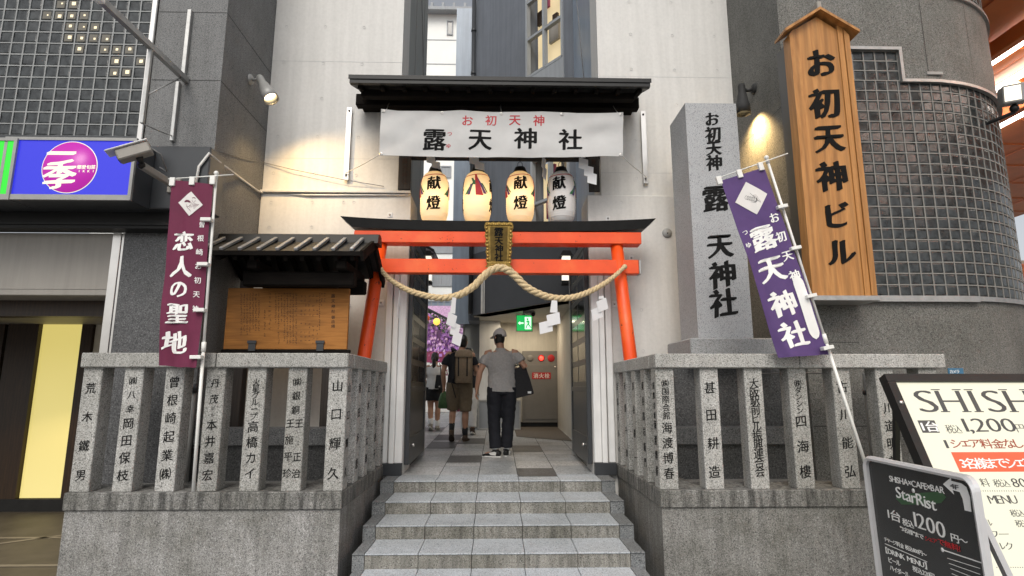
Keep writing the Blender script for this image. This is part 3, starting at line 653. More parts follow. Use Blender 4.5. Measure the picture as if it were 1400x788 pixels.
for a_, b_ in (((-7, 5.4), (-3.4, 8.4)), ((-7, 7.0), (-3.4, 7.0)), ((-6.5, 5.95), (-3.6, 5.95))):
    d = Vector((b_[0] - a_[0], b_[1] - a_[1], 0)).normalized(); nx = Vector((-d.y, d.x, 0)) * 0.035
    A = Vector((*a_, 0.008)); B = Vector((*b_, 0.008)); m.add([A - nx, B - nx, B + nx, A + nx], [(0, 1, 2, 3)], 1)
struct(m.build('shop_floor', ['shopfloor', 'tileline']))

# ================================================================ RIGHT GRANITE BUILDING with a rounded corner
YR = 5.57; XC = PY(1288, 300, YR).x
r = _ray(1383, 260); al = math.atan2(r[0], r[1]); RC = (YR * math.sin(al) - XC * math.cos(al)) / (1 - math.sin(al))
def foot(s):      # arc-length along the footprint from x = 3.003 -> point, outward normal
    L1 = XC - 3.003
    if s <= L1: return Vector((3.003 + s, YR, 0)), Vector((0, -1, 0))
    t = (s - L1) / RC
    if t <= math.pi / 2: return Vector((XC + RC * math.sin(t), YR + RC - RC * math.cos(t), 0)), Vector((math.sin(t), -math.cos(t), 0))
    return Vector((XC + RC, YR + RC + (s - L1 - RC * math.pi / 2), 0)), Vector((1, 0, 0))
def ffn(s, z, d): p, n = foot(s); return p + n * d + Vector((0, 0, z))
rb = thing('granite_building', (4.2, 6.6, 0), 'grey granite building at right with a rounded corner of glass blocks', 'building')
SMAX = XC - 3.003 + RC * math.pi / 2 + 5
zg0 = PY(1250, 405, YR).z; zg1 = PY(1200, 66, YR).z; zg2 = PY(1245, 110, YR).z; sA = PY(1160, 200, YR).x - 3.003 - 0.1; sB = PY(1233, 90, YR).x - 3.003
zu = 5.92
m = MB(); ss = [SMAX * i / 80 for i in range(81)]; inner = Vector((3.003, 16, 0))
ring = [foot(s)[0] for s in ss]; base = [Vector((3.003, YR, 0))]
zs = [0, 8.1]; poly = [(p.x, p.y) for p in ring] + [(3.003, ring[-1].y)]
# wall skin in horizontal bands, leaving the glass-block openings
def band(mb, s0, s1, z0, z1, off=0.0):
    n = max(2, int((s1 - s0) / 0.07)); vs = []
    for i in range(n + 1):
        for z in (z0, z1): vs.append(ffn(s0 + (s1 - s0) * i / n, z, off))
    mb.add(vs, [(2 * i, 2 * i + 2, 2 * i + 3, 2 * i + 1) for i in range(n)], 0, True)
band(m, 0, SMAX, 0, zg0); band(m, 0, sA, zg0, zg1); band(m, sB, SMAX, zg2, zu); band(m, 0, SMAX, zg1, zu) if False else None
band(m, 0, sB, zg1, zu); sU = sB + 0.62; band(m, 0, sU, zu, 8.1)
m.add([(3.003, YR, 0), (3.003, 7.4, 0), (3.003, 7.4, 8.1), (3.003, YR, 8.1)], [(0, 1, 2, 3)])
m.add([(p.x, p.y, 8.1) for p in ring] + [(3.003, ring[-1].y, 8.1)], [tuple(range(82))]); m.build('granite_wall', 'wall_gr2', rb, fix=False)
m = MB()
for s in (PY(1062, 40, YR).x - 3.003 + 0.02, sB + 0.28, sB + 0.9, sB + 1.35): band(m, s - 0.003, s + 0.003, zg2 + 0.05, zu - 0.04, 0.0015)
band(m, 0.01, sA, 2.1, 2.106, 0.0015); band(m, 0.01, SMAX, 1.3, 1.306, 0.0015)
for z in (3.35, 4.6): m.add([(3.0015, YR + 0.003, z), (3.0015, YW - 0.003, z), (3.0015, YW - 0.003, z + 0.006), (3.0015, YR + 0.003, z + 0.006)], [(0, 1, 2, 3)]); band(m, 0.01, sA, z, z + 0.006, 0.0015)
m.build('wall_joint', 'black', rb, fix=False)
random.seed(11)
block_wall('glass_block_wall', rb, lambda s, z, d: ffn(s, z, d - 0.012), sA, SMAX - 3, zg0, zg2, 0.118, 0.118)
block_wall('glass_block_wall', rb, lambda s, z, d: ffn(s, z, d - 0.012), sA, sB - 0.03, zg2, zg1 - 0.03, 0.118, 0.118)
block_wall('glass_block_wall', rb, lambda s, z, d: ffn(s, z, d - 0.012), sU, SMAX - 3, zu + 0.03, 7.6, 0.118, 0.118)
def hrail(s0, s1, z0, z1, d0, d1, name='window_trim', mat='galv'):
    """moulding of box section following the curved front"""
    n = max(2, int((s1 - s0) / 0.05)); vs = []; fs = []
    for i in range(n + 1):
        s = s0 + (s1 - s0) * i / n; vs += [ffn(s, z0, d0), ffn(s, z0, d1), ffn(s, z1, d1), ffn(s, z1, d0)]
    for i in range(n):
        for k in range(4): a = i * 4 + k; b_ = i * 4 + (k + 1) % 4; fs.append((a, a + 4, b_ + 4, b_))
    fs += [(0, 1, 2, 3), (n * 4 + 3, n * 4 + 2, n * 4 + 1, n * 4)]
    mb = MB(); mb.add(vs, fs); return mb.build(name, mat, rb)
hrail(sA, sB, zg1 - 0.032, zg1 + 0.002, -0.01, 0.03); hrail(sB - 0.032, sB, zg2 + 0.004, zg1 - 0.033, -0.01, 0.029); hrail(sB - 0.032, SMAX - 3, zg2 - 0.03, zg2 + 0.003, -0.01, 0.031)
hrail(sU - 0.03, SMAX - 3, zu - 0.002, zu + 0.032, -0.01, 0.03); hrail(sU - 0.03, sU + 0.002, zu + 0.033, 7.6, -0.01, 0.029)
hrail(sA, XC - 3.003 + 0.25, zg0 - 0.062, zg0 - 0.003, 0.0, 0.05, 'window_sill'); hrail(XC - 3.003 + 0.252, SMAX - 3, zg0 - 0.05, zg0 - 0.004, 0.0, 0.03, 'window_sill')
# bare wall vent bracket
m = MB(); a = ffn(PY(1277, 100, YR).x - 3.003, PY(1277, 101, YR).z, 0.01); m.obox(a, (0.17, 0.02, 0.035), None, 0, 0.004); m.build('wall_plate', 'greymet', rb)

# arcade roof beyond the right corner
ar = thing('arcade_roof', (9, 9, 6.4), 'orange panelled arcade ceiling with strip lights at the far right', 'arcade roof')
za = 6.55; m = MB(); m.box(5.9, 15, -3, 20, za, za + 0.15)
for i in range(14): m.box(5.9, 15, 4.2 + i * 1.1, 4.2 + i * 1.1 + 0.03, za - 0.02, za - 0.001)
for i in range(6): m.box(6.3 + i * 1.5, 6.34 + i * 1.5, 4.2, 20, za - 0.03, za - 0.0215)
m.build('ceiling_panel', 'orangec', ar)
m = MB(); m.box(8.6, 8.75, 5, 20, za - 0.35, za - 0.03, 0, 0.01); m.box(7.0, 7.12, 5, 20, za - 0.25, za - 0.03, 0, 0.01); build_each(m, 'ceiling_beam', 'orangec', ar)
for x in (7.35, 8.1, 9.3): 
    m = MB(); m.box(x, x + 0.1, -2.5, 18, za - 0.1, za - 0.035, 0, 0.01); m.build('strip_light', 'tube', ar)
for x, y in ((7.5, 7.2), (8.4, 8.6), (7.7, 10.5)):
    m = MB(); m.lathe([(0.0005, -0.05), (0.12, -0.045), (0.15, -0.03), (0.16, 0.0)], (x, y, za - 0.001), 18); m.build('ceiling_lamp', 'lamp', ar)
sw = thing('shop_wall', (10, 12, 0), 'cream shop wall under the arcade at the far right edge', 'wall')
m = MB(); m.box(6.6, 14, 12, 12.4, 0, 4.4); m.build('wall', 'cream', sw)
m = MB(); m.box(6.6, 14, 11.93, 11.998, 3.55, 4.3); m.build('fascia', 'orangec', sw)
m = MB(); m.box(6.7, 14, 11.95, 11.997, 0, 2.9); m.build('shop_front', 'charcoal', sw)

# ================================================================ GATE CANOPY
gc = thing('gate_canopy', (0.03, 6.4, 5.1), 'dark wooden roof over the gate opening, above the white banner', 'gate roof')
ya, yb_ = 6.0, 6.79
xa = PY(478, 108, ya).x; xb = PY(889, 115, ya).x; zt = PY(690, 107, ya).z; zb = PY(690, 116, ya).z
m = MB(); prof = [(ya, zb), (ya, zt), (yb_, zt + 0.33), (yb_, zt + 0.20), (ya + 0.05, zb - 0.0)]
m.prism(prof, lambda u, v, w: Vector((w, u, v)), xa, xb); m.build('roof_slab', 'black', gc)
m = MB(); m.box(xa - 0.012, xb + 0.012, ya - 0.012, ya - 0.001, zt - 0.035, zt + 0.012); m.build('eave_edge', 'black', gc)
m = MB()
for i in range(14):
    x = xa + 0.08 + (xb - xa - 0.2) * i / 13; m.bar((x + 0.02, ya + 0.07, zb - 0.012), (x + 0.02, yb_ - 0.02, zb + 0.17), 0.045, 0.05)
m.build('rafter', 'darkwood', gc)
bx0 = PY(489, 140, 6.66).x; bx1 = PY(871, 142, 6.66).x; bz1 = PY(690, 136, 6.66).z; bz0 = PY(690, 151, 6.66).z
m = MB(); m.box(bx0, bx1, 6.56, 6.68, bz0, bz1, 0, 0.008); m.box(bx0 + 0.15, bx1 - 0.15, 6.2, 6.3, zb - 0.05, zb + 0.03, 0, 0.006)
m.box(bx0 + 0.05, bx1 - 0.05, 6.685, 6.795, bz0 + 0.02, bz1 + 0.12); m.build('eave_beam', 'darkwood', gc)
m = MB()
for x in (bx0 + 0.35, 0.02, bx1 - 0.35): m.box(x - 0.05, x + 0.05, 6.45, 6.79, bz1 + 0.003, bz1 + 0.06, 0, 0.006)
build_each(m, 'bracket_arm', 'darkwood', gc)
lz0 = PY(690, 219, 6.9).z; lz1 = lz0 + 0.085
m = MB(); m.box(-1.226, 1.275, 6.83, 6.95, lz0, lz1, 0, 0.006); m.build('lintel_beam', 'darkwoodv', gc)
m = MB(); m.box(-1.226, 1.275, 6.86, 6.93, lz1 + 0.001, lz1 + 0.06); m.build('lintel_rail', 'darkwood', gc)

# hanging name boards at each side of the opening
def name_board(px0, px1, py0, py1, lab):
    a = PY(px0, py0, 6.75); b = PY(px1, py1, 6.75); t = thing('name_board', ((a.x + b.x) / 2, 6.78, b.z), lab, 'name board', 'wooden name boards beside the gate opening')
    m = MB(); m.box(a.x, b.x, 6.73, 6.762, b.z, a.z, 0, 0.004); m.build('board', 'darkwoodv', t)
    cx = (a.x + b.x) / 2; lettering('lettering', 'inkbr', t, col_text('露天神社', cx, a.z - 0.1, cx, b.z + 0.1, 0.075), plane_fn(6.73), 0.003, 0.01, 0.02)
name_board(546, 561, 211, 260, 'dark wooden name board fixed left of the row of paper lanterns')
name_board(804, 820, 212, 263, 'dark wooden name board fixed right of the row of paper lanterns')

# ================================================================ BANNER
YBN = 6.2
bn = thing('banner', (0, YBN, 4.1), 'white canvas banner with black and red characters hung under the dark gate roof', 'banner')
c00 = PY(518, 212, YBN); c10 = PY(852, 214, YBN); c01 = PY(521, 149, YBN); c11 = PY(852, 154, YBN)
def ban(u, v, d):
    p = c00 * (1 - u) * (1 - v) + c10 * u * (1 - v) + c01 * (1 - u) * v + c11 * u * v
    sag = -0.018 * math.sin(math.pi * ((u * 3.0) % 1)) * (v ** 3) - 0.02 * math.sin(math.pi * u) * (1 - v)
    rip = 0.012 * noise.noise(Vector((u * 9, v * 2.2, 3))) + 0.014 * math.sin(5 * u + 7 * v) * (0.25 + 0.75 * abs(u - .5)) + 0.01 * noise.noise(Vector((u * 4 + v * 3, v * 1 - u, 8)))
    rg = abs(noise.noise(Vector((u * 5 - v * 1.2, v * 1.5 + u * 2, 21)))) ; rip += 0.035 * (0.25 - rg) * (0.5 + abs(u - .5)); rip += 0.016 * math.exp(-((v - .55 + .8 * (u - .12)) * 7) ** 2) * max(0, 1 - u * 3) + 0.016 * math.exp(-((v - .5 - .8 * (u - .9)) * 7) ** 2) * max(0, u * 3 - 2)
    return Vector((p.x, p.y - d + rip, p.z + sag))
m = MB(); m.sheet(ban, 72, 14, 0.003); clo = m.build('cloth', 'canvas', bn)
def ban_uv(px, py): return ((px - 518) / 334, 1 - (py - (149 + (px - 518) * 4 / 334)) / 62)
BWm = c10.x - c00.x; BH = c01.z - c00.z
def banfn(u, v, d): return ban(u / BWm, v / BH, d)
def bitem(ch, px, py, spx): u, v = ban_uv(px, py); return (ch, u * BWm, v * BH, spx * pxs(px, py, YBN), 1.0)
lettering('lettering', 'ink', bn, [bitem(c, x, y_, 33) for c, x, y_ in (('露', 593, 190), ('天', 655, 190), ('神', 717, 188), ('社', 779, 190))], banfn, 0.002, 0.03, 0.0, 0, 1)
lettering('red_lettering', 'redink', bn, [bitem(c, x, y_, 16.5) for c, x, y_ in (('お', 637, 164), ('初', 669, 163), ('天', 702, 163), ('神', 735, 164))] + [bitem('つ', 613, 182, 7), bitem('ゆ', 612, 198, 7)], banfn, 0.002, 0.018, 0.0, 0, 1)
m = MB()
for u, v in ((0.01, .96), (0.25, .965), (.495, .96), (.745, .96), (.99, .95), (.008, .03), (.99, .03)):
    m.lathe([(0.012, 0.003), (0.02, 0.003), (0.02, 0)], ban(u, v, 0.001), 10, 0, Vector((0, -1, 0)))
build_each(m, 'eyelet', 'steel', bn)
m = MB()
for u in (0.01, .495, .99):
    p = ban(u, .96, 0.004); m.tube([p, p + Vector((0.0, 0.15, 0.08)), (p.x - 0.01, 6.555, bz0 + 0.02)], 0.005, 6)
build_each(m, 'tie_cord', 'wirew', bn)
# stainless bars on the wall and the cords that hold the banner down
for (p0, p1, lab, cu) in (((476, 148), (476, 247), 'long stainless steel bar fixed upright on the white wall left of the banner', (0.008, .03)), ((879, 153), (882, 252), 'long stainless steel bar fixed upright on the white wall right of the banner', (0.99, .03))):
    a = PY(*p0, YW - 0.02); b = PY(*p1, YW - 0.02); x = (a.x + b.x) / 2; t = thing('wall_bar', (x, YW, b.z), lab, 'steel bar')
    m = MB(); m.box(x - 0.032, x + 0.032, YW - 0.045, YW - 0.038, b.z, a.z, 0, 0.002); m.box(x - 0.02, x + 0.02, YW - 0.037, YW - 0.001, b.z + 0.06, b.z + 0.1); m.box(x - 0.02, x + 0.02, YW - 0.037, YW - 0.001, a.z - 0.1, a.z - 0.06); m.build('bar', 'steel', t)
    m = MB()
    for z in (a.z - 0.05, b.z + 0.06): m.lathe([(0.0005, 0.012), (0.012, 0.01), (0.014, 0)], (x, YW - 0.045, z), 8, 0, Vector((0, -1, 0)))
    build_each(m, 'bolt', 'black', t)
    cd = MB(); q = ban(*cu, 0.004); cd.tube([q, (q + Vector((x, YW - 0.06, b.z + 0.08))) / 2 + Vector((0, 0, -0.01)), (x, YW - 0.06, b.z + 0.08), (x, YW - 0.06, b.z + 0.03)], 0.005, 6)
    tag(cd.build('cord', 'wirew'), 'grey cord tying the banner\'s lower %s corner to the steel wall bar' % ('left' if cu[0] < .5 else 'right'), 'cord')

# ================================================================ PAPER LANTERNS
YLN = 6.62
prof = [(0.078, 0.0), (0.09, 0.004), (0.122, 0.03), (0.148, 0.075), (0.162, 0.13), (0.168, 0.2), (0.168, 0.40), (0.163, 0.47), (0.150, 0.53), (0.126, 0.578), (0.09, 0.605), (0.084, 0.61)]
def rad(z):
    for (r0, z0), (r1, z1) in zip(prof[:-1], prof[1:]):
        if z0 <= z <= z1: return r0 + (r1 - r0) * (z - z0) / max(1e-6, z1 - z0)
    return 0.08
def lantern(px, turn, lit, lab, scale=1.0):
    top = PY(px, 233, YLN); x = top.x; zb = top.z - 0.685
    t = thing('paper_lantern', (x, YLN, zb), lab, 'lantern', 'paper lanterns hung in a row over the gate')
    m = MB(); pr = []
    for i in range(97):
        z = 0.61 * i / 96; pr.append((rad(z) * (1 + 0.006 * math.cos(i * math.pi / 2)), z))
    m.lathe(pr, (x, YLN, zb), 40); m.build('paper_body', 'lant' if lit else 'lantoff', t, fix=False)
    m = MB(); m.lathe([(0.0005, 0.675), (0.06, 0.675), (0.063, 0.67), (0.084, 0.612), (0.0845, 0.60), (0.06, 0.6)], (x, YLN, zb), 24); m.lathe([(0.0845, 0.004), (0.09, 0.008), (0.088, -0.02), (0.05, -0.025), (0.0005, -0.026)], (x, YLN, zb), 24); m.build('cap', 'black', t)
    m = MB(); m.tube([(x - 0.03, YLN, zb + 0.675), (x - 0.025, YLN, zb + 0.73), (x, YLN, zb + 0.75), (x + 0.025, YLN, zb + 0.73), (x + 0.03, YLN, zb + 0.675)], 0.004, 6); m.tube([(x, YLN, zb + 0.75), (x, YLN, lz0 + 0.05), (x, YLN + 0.2, lz0 + 0.06)], 0.004, 6); m.build('hook', 'black', t)
    def cyl(u, v, d):          # u along the circumference from the turned front, v height
        r = rad(v) + d + 0.004; a = u / 0.168 + turn; return Vector((x + r * math.sin(a), YLN - r * math.cos(a), zb + v))
    lettering('lettering', 'ink', t, [('献', 0, 0.445, 0.165, 1.0), ('燈', 0, 0.215, 0.165, 1.0)], cyl, 0.002, 0.03, 0.025, 0.08, 1)
    if abs(turn) > 1: lettering('lettering', 'ink', t, [('献', math.pi * 0.168, 0.445, 0.165, 1.0), ('燈', math.pi * 0.168, 0.215, 0.165, 1.0)], cyl, 0.002, 0.03, 0.025, 0.08, 1)
    def patch(mb, poly, mi):
        n = 5
        for i in range(n):      # quad strips between left and right edges
            v0 = poly[0][2] + (poly[1][2] - poly[0][2]) * i / n; v1 = poly[0][2] + (poly[1][2] - poly[0][2]) * (i + 1) / n
            def ed(k, f): return poly[0][k] + (poly[1][k] - poly[0][k]) * f
            f0, f1 = i / n, (i + 1) / n
            mb.add([cyl(ed(0, f0), v0, 0.003), cyl(ed(1, f0), v0, 0.003), cyl(ed(1, f1), v1, 0.003), cyl(ed(0, f1), v1, 0.003)], [(0, 1, 2, 3)], mi)
    m = MB()
    for c0 in (0.25 * 2 * math.pi * 0.168, -0.25 * 2 * math.pi * 0.168):
        patch(m, ((c0 - 0.012, c0 + 0.010, 0.545), (c0 + 0.004, c0 + 0.092, 0.30)), 0); patch(m, ((c0 + 0.016, c0 + 0.026, 0.5), (c0 + 0.095, c0 + 0.135, 0.32)), 2)
        patch(m, ((c0 - 0.012, c0 + 0.004, 0.47), (c0 - 0.14, c0 - 0.09, 0.32)), 1); patch(m, ((c0 + 0.06, c0 + 0.08, 0.44), (c0 + 0.13, c0 + 0.15, 0.34)), 1); patch(m, ((c0 - 0.06, c0 - 0.03, 0.43), (c0 - 0.10, c0 - 0.065, 0.31)), 2)
        patch(m, ((c0 - 0.055, c0 - 0.03, 0.50), (c0 - 0.02, c0 + 0.01, 0.42)), 1)
    m.build('ribbon', ['red', 'green', 'violet'], t, fix=False)
    m = MB()
    for k in range(36):
        a0, a1 = 2 * math.pi * k / 36, 2 * math.pi * (k + 1) / 36; z0, z1 = 0.543, 0.553; r0 = rad(z0) + 0.0035; r1 = rad(z1) + 0.0035
        w0 = 0.006 * math.sin(a0 * 2); w1 = 0.006 * math.sin(a1 * 2)
        m.add([Vector((x + r_ * math.sin(a), YLN - r_ * math.cos(a), zb + z + w)) for (r_, a, z, w) in ((r0, a0, z0, w0), (r0, a1, z0, w1), (r1, a1, z1, w1), (r1, a0, z1, w0))], [(0, 1, 2, 3)])
    m.build('cord', 'redink', t, fix=False)
    t.scale.z = 1.06
    if lit:
        L = bpy.data.lights.new('lantern_bulb', 'POINT'); L.energy = 2.5; L.color = (1, 0.64, 0.25); L.shadow_soft_size = 0.05
        o = bpy.data.objects.new('lantern_bulb', L); COL.objects.link(o); o.parent = t; o.location = (0, 0, 0.31)
lantern(595, 0.05, True, 'lit paper lantern with 献燈 characters, leftmost of the four')
lantern(653, math.pi / 2 * 0.94, True, 'lit paper lantern turned to show its red ribbon and no characters')
lantern(711, 0.0, True, 'lit paper lantern with 献燈 characters, right of the ribbon-side lantern')
lantern(767, -0.28, False, 'unlit greyish white paper lantern with 献燈 characters, rightmost of the four')

# ================================================================ TORII
YT = 6.38
to = thing('torii', (0.03, YT, ZLG), 'vermilion torii with black lintel top standing before the gate', 'torii')
def kz(t): return 0.045 * abs(t) ** 3.0
xk = (PY(465, 296, YT - 0.13).x, PY(897, 299, YT - 0.13).x); mid = (xk[0] + xk[1]) / 2; hw = (xk[1] - xk[0]) / 2
zk1 = PY(684, 302.5, YT - 0.13).z; zk0 = PY(684, 315, YT - 0.13).z
m = MB(); N = 32; vs = []
for i in range(N + 1):
    t = -1 + 2 * i / N; up = kz(t)
    xtop = mid + hw * t; xbot = mid + (hw - 0.13) * t
    vs += [(xbot, YT - 0.10, zk0 + up * 0.8), (xtop, YT - 0.13, zk1 + up), (mid + hw * t, YT + 0.0, zk1 + up + 0.035), (xtop, YT + 0.13, zk1 + up), (xbot, YT + 0.10, zk0 + up * 0.8)]
fs = []
for i in range(N):
    for k in range(5): a = i * 5 + k; b = i * 5 + (k + 1) % 5; fs.append((a, b, b + 5, a + 5))
fs += [(0, 1, 2, 3, 4), tuple(N * 5 + k for k in (4, 3, 2, 1, 0))]
m.add(vs, fs); m.build('top_lintel', 'black', to)
zs1 = zk0 - 0.002; zs0_ = PY(684, 332.5, YT - 0.09).z; xs_ = (PY(484, 320, YT - 0.09).x, PY(877, 325, YT - 0.09).x)
m = MB(); m.box(xs_[0], xs_[1], YT - 0.09, YT + 0.09, zs0_, zs1, 0, 0.006); m.build('second_lintel', 'verm', to)
zn1 = PY(684, 354.5, YT - 0.06).z; zn0 = PY(684, 373.5, YT - 0.06).z; xn = (PY(489, 360, YT - 0.06).x, PY(876, 365, YT - 0.06).x)
m = MB(); m.box(xn[0], xn[1] - 0.02, YT - 0.06, YT + 0.06, zn0, zn1, 0, 0.005); m.build('tie_beam', 'verm', to)
m = MB(); m.box(xn[1] - 0.019, xn[1] + 0.006, YT - 0.064, YT + 0.064, zn0 - 0.004, zn1 + 0.004, 0, 0.004); m.box(xn[0] - 0.026, xn[0] - 0.001, YT - 0.064, YT + 0.064, zn0 - 0.004, zn1 + 0.004, 0, 0.004); build_each(m, 'end_cap', 'galv', to)
TP = ((PY(520, 340, YT).x, PY(498, 487, YT).x, -1), (PY(843.5, 338, YT).x, PY(861.5, 487, YT).x, 1)); z_a = PY(520, 340, YT).z; z_b = PY(498, 487, YT).z
for (xt, xbm, s_) in TP:
    k = (xbm - xt) / (z_b - z_a); f = lambda z: xt + k * (z - z_a)
    m = MB(); m.tube([(f(ZLG - 0.02), YT, ZLG - 0.02), (f(1.9), YT, 1.9), (f(zs0_ - 0.001), YT, zs0_ - 0.001)], [0.078, 0.075, 0.070], 28); m.build('pillar', 'verm', to)
    m = MB(); m.tube([(f(ZLG), YT, ZLG + 0.001), (f(ZLG + 0.16), YT, ZLG + 0.16)], [0.098, 0.096], 28); m.build('pillar_foot', 'black', to)

# gilt plaque
YPL = 6.2
pl = thing('shrine_plaque', (0.03, YPL, 3.0), 'ornate gilt framed plaque with black characters hanging at the centre of the torii', 'plaque')
pc = PY(682, 334, YPL); tilt = R(9)
def pfn(u, v, d):
    z = v * math.cos(tilt) + d * math.sin(tilt) * -1; return Vector((pc.x + u, pc.y - d * math.cos(tilt) - v * math.sin(tilt) * 1.0, pc.z + z))
sc = pxs(682, 334, YPL)
def outline(w0, w1, h, amp, n=64):
    o = []
    for i in range(n):
        t = i / n * 4; k = int(t); f = t - k
        a = amp * math.sin(f * math.pi * 5) ** 2
        if k == 0: p = (-w0 + 2 * w0 * f, -h - a * 0.4)
        elif k == 1: p = (w0 + (w1 - w0) * f + a, -h + 2 * h * f)
        elif k == 2: p = (w1 - 2 * w1 * f, h + a)
        else: p = (-(w1 + (w0 - w1) * f) - a, h - 2 * h * f)
        o.append(p)
    return o
m = MB(); H2 = 28.5 * sc; m.prism(outline(15.5 * sc, 18.5 * sc, H2, 0.014), pfn, 0.0, 0.035)
for i in range(44):       # carved scrollwork studs along the frame
    o = outline(14.5 * sc, 16.6 * sc, H2 - 0.02, 0.004, 44)[i]; m.ball(pfn(o[0], o[1], 0.038), (0.016, 0.012, 0.016), 8)
m.build('frame', 'gold', pl)
m = MB(); m.prism([(-11 * sc, -23 * sc), (11 * sc, -23 * sc), (12 * sc, 23 * sc), (-12 * sc, 23 * sc)], pfn, 0.02, 0.04); m.build('field', 'goldd', pl)
lettering('lettering', 'ink', pl, [(c, 0, v * sc, s_ * sc, 1.0) for c, v, s_ in (('露', 16, 13), ('天', 4, 12), ('神', -7, 12), ('社', -18, 12))], lambda u, v, d: pfn(u, v, 0.04 + d), 0.003, 0.03, 0.02)
m = MB(); m.prism([(-18.5 * sc, -32 * sc), (18.5 * sc, -32 * sc), (13 * sc, -25.5 * sc), (-13 * sc, -25.5 * sc)], pfn, 0.02, 0.07)
for k in (-9, -3, 3, 9): m.ball(pfn(k * sc, -29 * sc, 0.07), (0.014, 0.01, 0.014), 8)
m.build('bracket', 'gold', pl)
m = MB(); m.bar(pfn(0, H2 - 0.04, -0.0), (pc.x, YT - 0.085, pc.z + H2), 0.03, 0.012); m.build('hanger', 'black', pl)

# straw rope
YRP = 6.12
ctrl = [(521, 369), (533, 382), (556, 396), (580, 404), (604, 407.5), (626, 404), (646, 393), (660, 379), (671, 370), (683, 366.5), (695, 370), (706, 379), (719, 392), (740, 403), (762, 408), (786, 406), (812, 396), (836, 381), (854, 365)]
def cr(P, t):
    n = len(P) - 1; i = min(int(t * n), n - 1); f = t * n - i
    p0, p1, p2, p3 = P[max(i - 1, 0)], P[i], P[i + 1], P[min(i + 2, n)]
    return 0.5 * ((2 * p1) + (p2 - p0) * f + (2 * p0 - 5 * p1 + 4 * p2 - p3) * f * f + (3 * p1 - p0 - 3 * p2 + p3) * f ** 3)
def rope_y(px): return YRP + 0.14 * max(0, abs(px - 683) / 170 - 0.62) / 0.38 if abs(px - 683) > 105 else YRP
RP = [PY(a, b, min(rope_y(a), 6.29)) for a, b in ctrl]
m = MB(); NS = 420
cen = [cr(RP, i / NS) for i in range(NS + 1)]; al = [0]
for i in range(NS): al.append(al[-1] + (cen[i + 1] - cen[i]).length)
for k in range(3):
    pts = []; rs = []; ph = k * 2 * math.pi / 3
    for i in range(NS + 1):
        d = (cen[min(i + 1, NS)] - cen[max(i - 1, 0)]).normalized(); a_ = Vector((0, -1, 0)); b_ = d.cross(a_).normalized()
        e = i / NS; R0 = 0.020 + 0.021 * math.sin(math.pi * min(1, max(0, e))) ** 0.8 if e < 1 else 0.022
        ph -= (al[i] - al[max(i - 1, 0)]) * 2 * math.pi / (R0 * 5.2); th = ph
        pts.append(cen[i] + (a_ * math.cos(th) + b_ * math.sin(th)) * R0 * 0.52); rs.append(R0 * 0.58)
    m.tube(pts, rs, 9)
for j in (0, NS):
    m.ball(cen[j], 0.030, 10)
random.seed(9)
for _ in range(260):      # loose straw ends
    i = random.randrange(6, NS - 6); d = (cen[i + 1] - cen[i]).normalized(); a_ = random.uniform(0, 6.28); e_ = Vector((0, -1, 0)) * math.cos(a_) + d.cross(Vector((0, -1, 0))).normalized() * math.sin(a_)
    R0 = 0.020 + 0.021 * math.sin(math.pi * i / NS) ** .8; p_ = cen[i] + e_ * R0 * .95; q_ = p_ + (d * random.choice((-1, 1)) * random.uniform(.6, 1.2) + e_ * random.uniform(.2, .7) + Vector((0, 0, random.uniform(-.3, .1)))) * random.uniform(.012, .035)
    m.tube([p_, q_], [.0012, .0006], 4)
ro = m.build('straw_rope', 'rope'); tag(ro, 'thick twisted straw rope draped in two swags across the torii', 'rope')

# zigzag paper streamers
def shide_mesh(steps, w, h, lead):
    m = MB(); x, z = 0.0, 0.0
    m.prism([(-w * 0.22, 0), (w * 0.22, 0), (w * 0.3, -lead), (-w * 0.3, -lead)], lambda u, v, d: Vector((u, d, v)), -0.001, 0.001); z = -lead + 0.01
    for k in range(steps):
        a = R(-14 if k % 2 else -20); q = [(0, 0), (w, -w * 0.32), (w * 0.86, -h - w * 0.32), (-w * 0.14, -h)]
        ox = x - w * 0.45; m.prism([(ox + p[0], z + p[1]) for p in q], lambda u, v, d: Vector((u, d + 0.012 * (k % 2) + 0.02 * (u - x), v)), -0.001, 0.001)
        x += w * (0.55 if k % 2 == 0 else 0.28); z -= h * 0.72
    return m
sh_objs = {}
def shide(px, py, Yp, w, h, steps, lead, mir, rz, lab, tiltz=0.0):
    key = (steps, round(w, 3), round(h, 3), round(lead, 3))
    if key not in sh_objs: o = shide_mesh(steps, w, h, lead).build('paper_streamer', 'paperw'); sh_objs[key] = o
    else: o = sh_objs[key].copy(); COL.objects.link(o)
    o.location = PY(px, py, Yp); o.scale = (mir, 1, 1); o.rotation_euler = (R(4), R(tiltz), R(rz))
    return tag(o, lab, 'paper streamer', 'white zigzag paper streamers')
shide(588, 211, 6.5, 0.10, 0.085, 2, 0.02, 1, 20, 'white zigzag paper streamer hanging behind the leftmost lantern\'s cap', -12)
shide(647, 211, 6.5, 0.11, 0.095, 2, 0.02, 1, 10, 'white zigzag paper streamer hanging over the ribbon-side lantern\'s cap', -10)
shide(744, 212, 6.5, 0.09, 0.14, 2, 0.03, 1, 55, 'narrow white zigzag paper streamer left of the unlit lantern', 0)
shide(797, 214, 6.35, 0.105, 0.125, 3, 0.02, 1, 0, 'white zigzag paper streamer of three folds right of the unlit lantern', -4)
shide(621, 407, 6.08, 0.10, 0.13, 3, 0.17, 1, 25, 'white zigzag paper streamer hanging from the rope\'s left swag', 4)
shide(758, 411, 6.08, 0.135, 0.12, 2, 0.13, -1, 0, 'white zigzag paper streamer hanging from the rope\'s right swag', 4)
shide(822, 405, 6.2, 0.12, 0.12, 2, 0.03, -1, 15, 'white zigzag paper streamer against the right white door frame', -6)
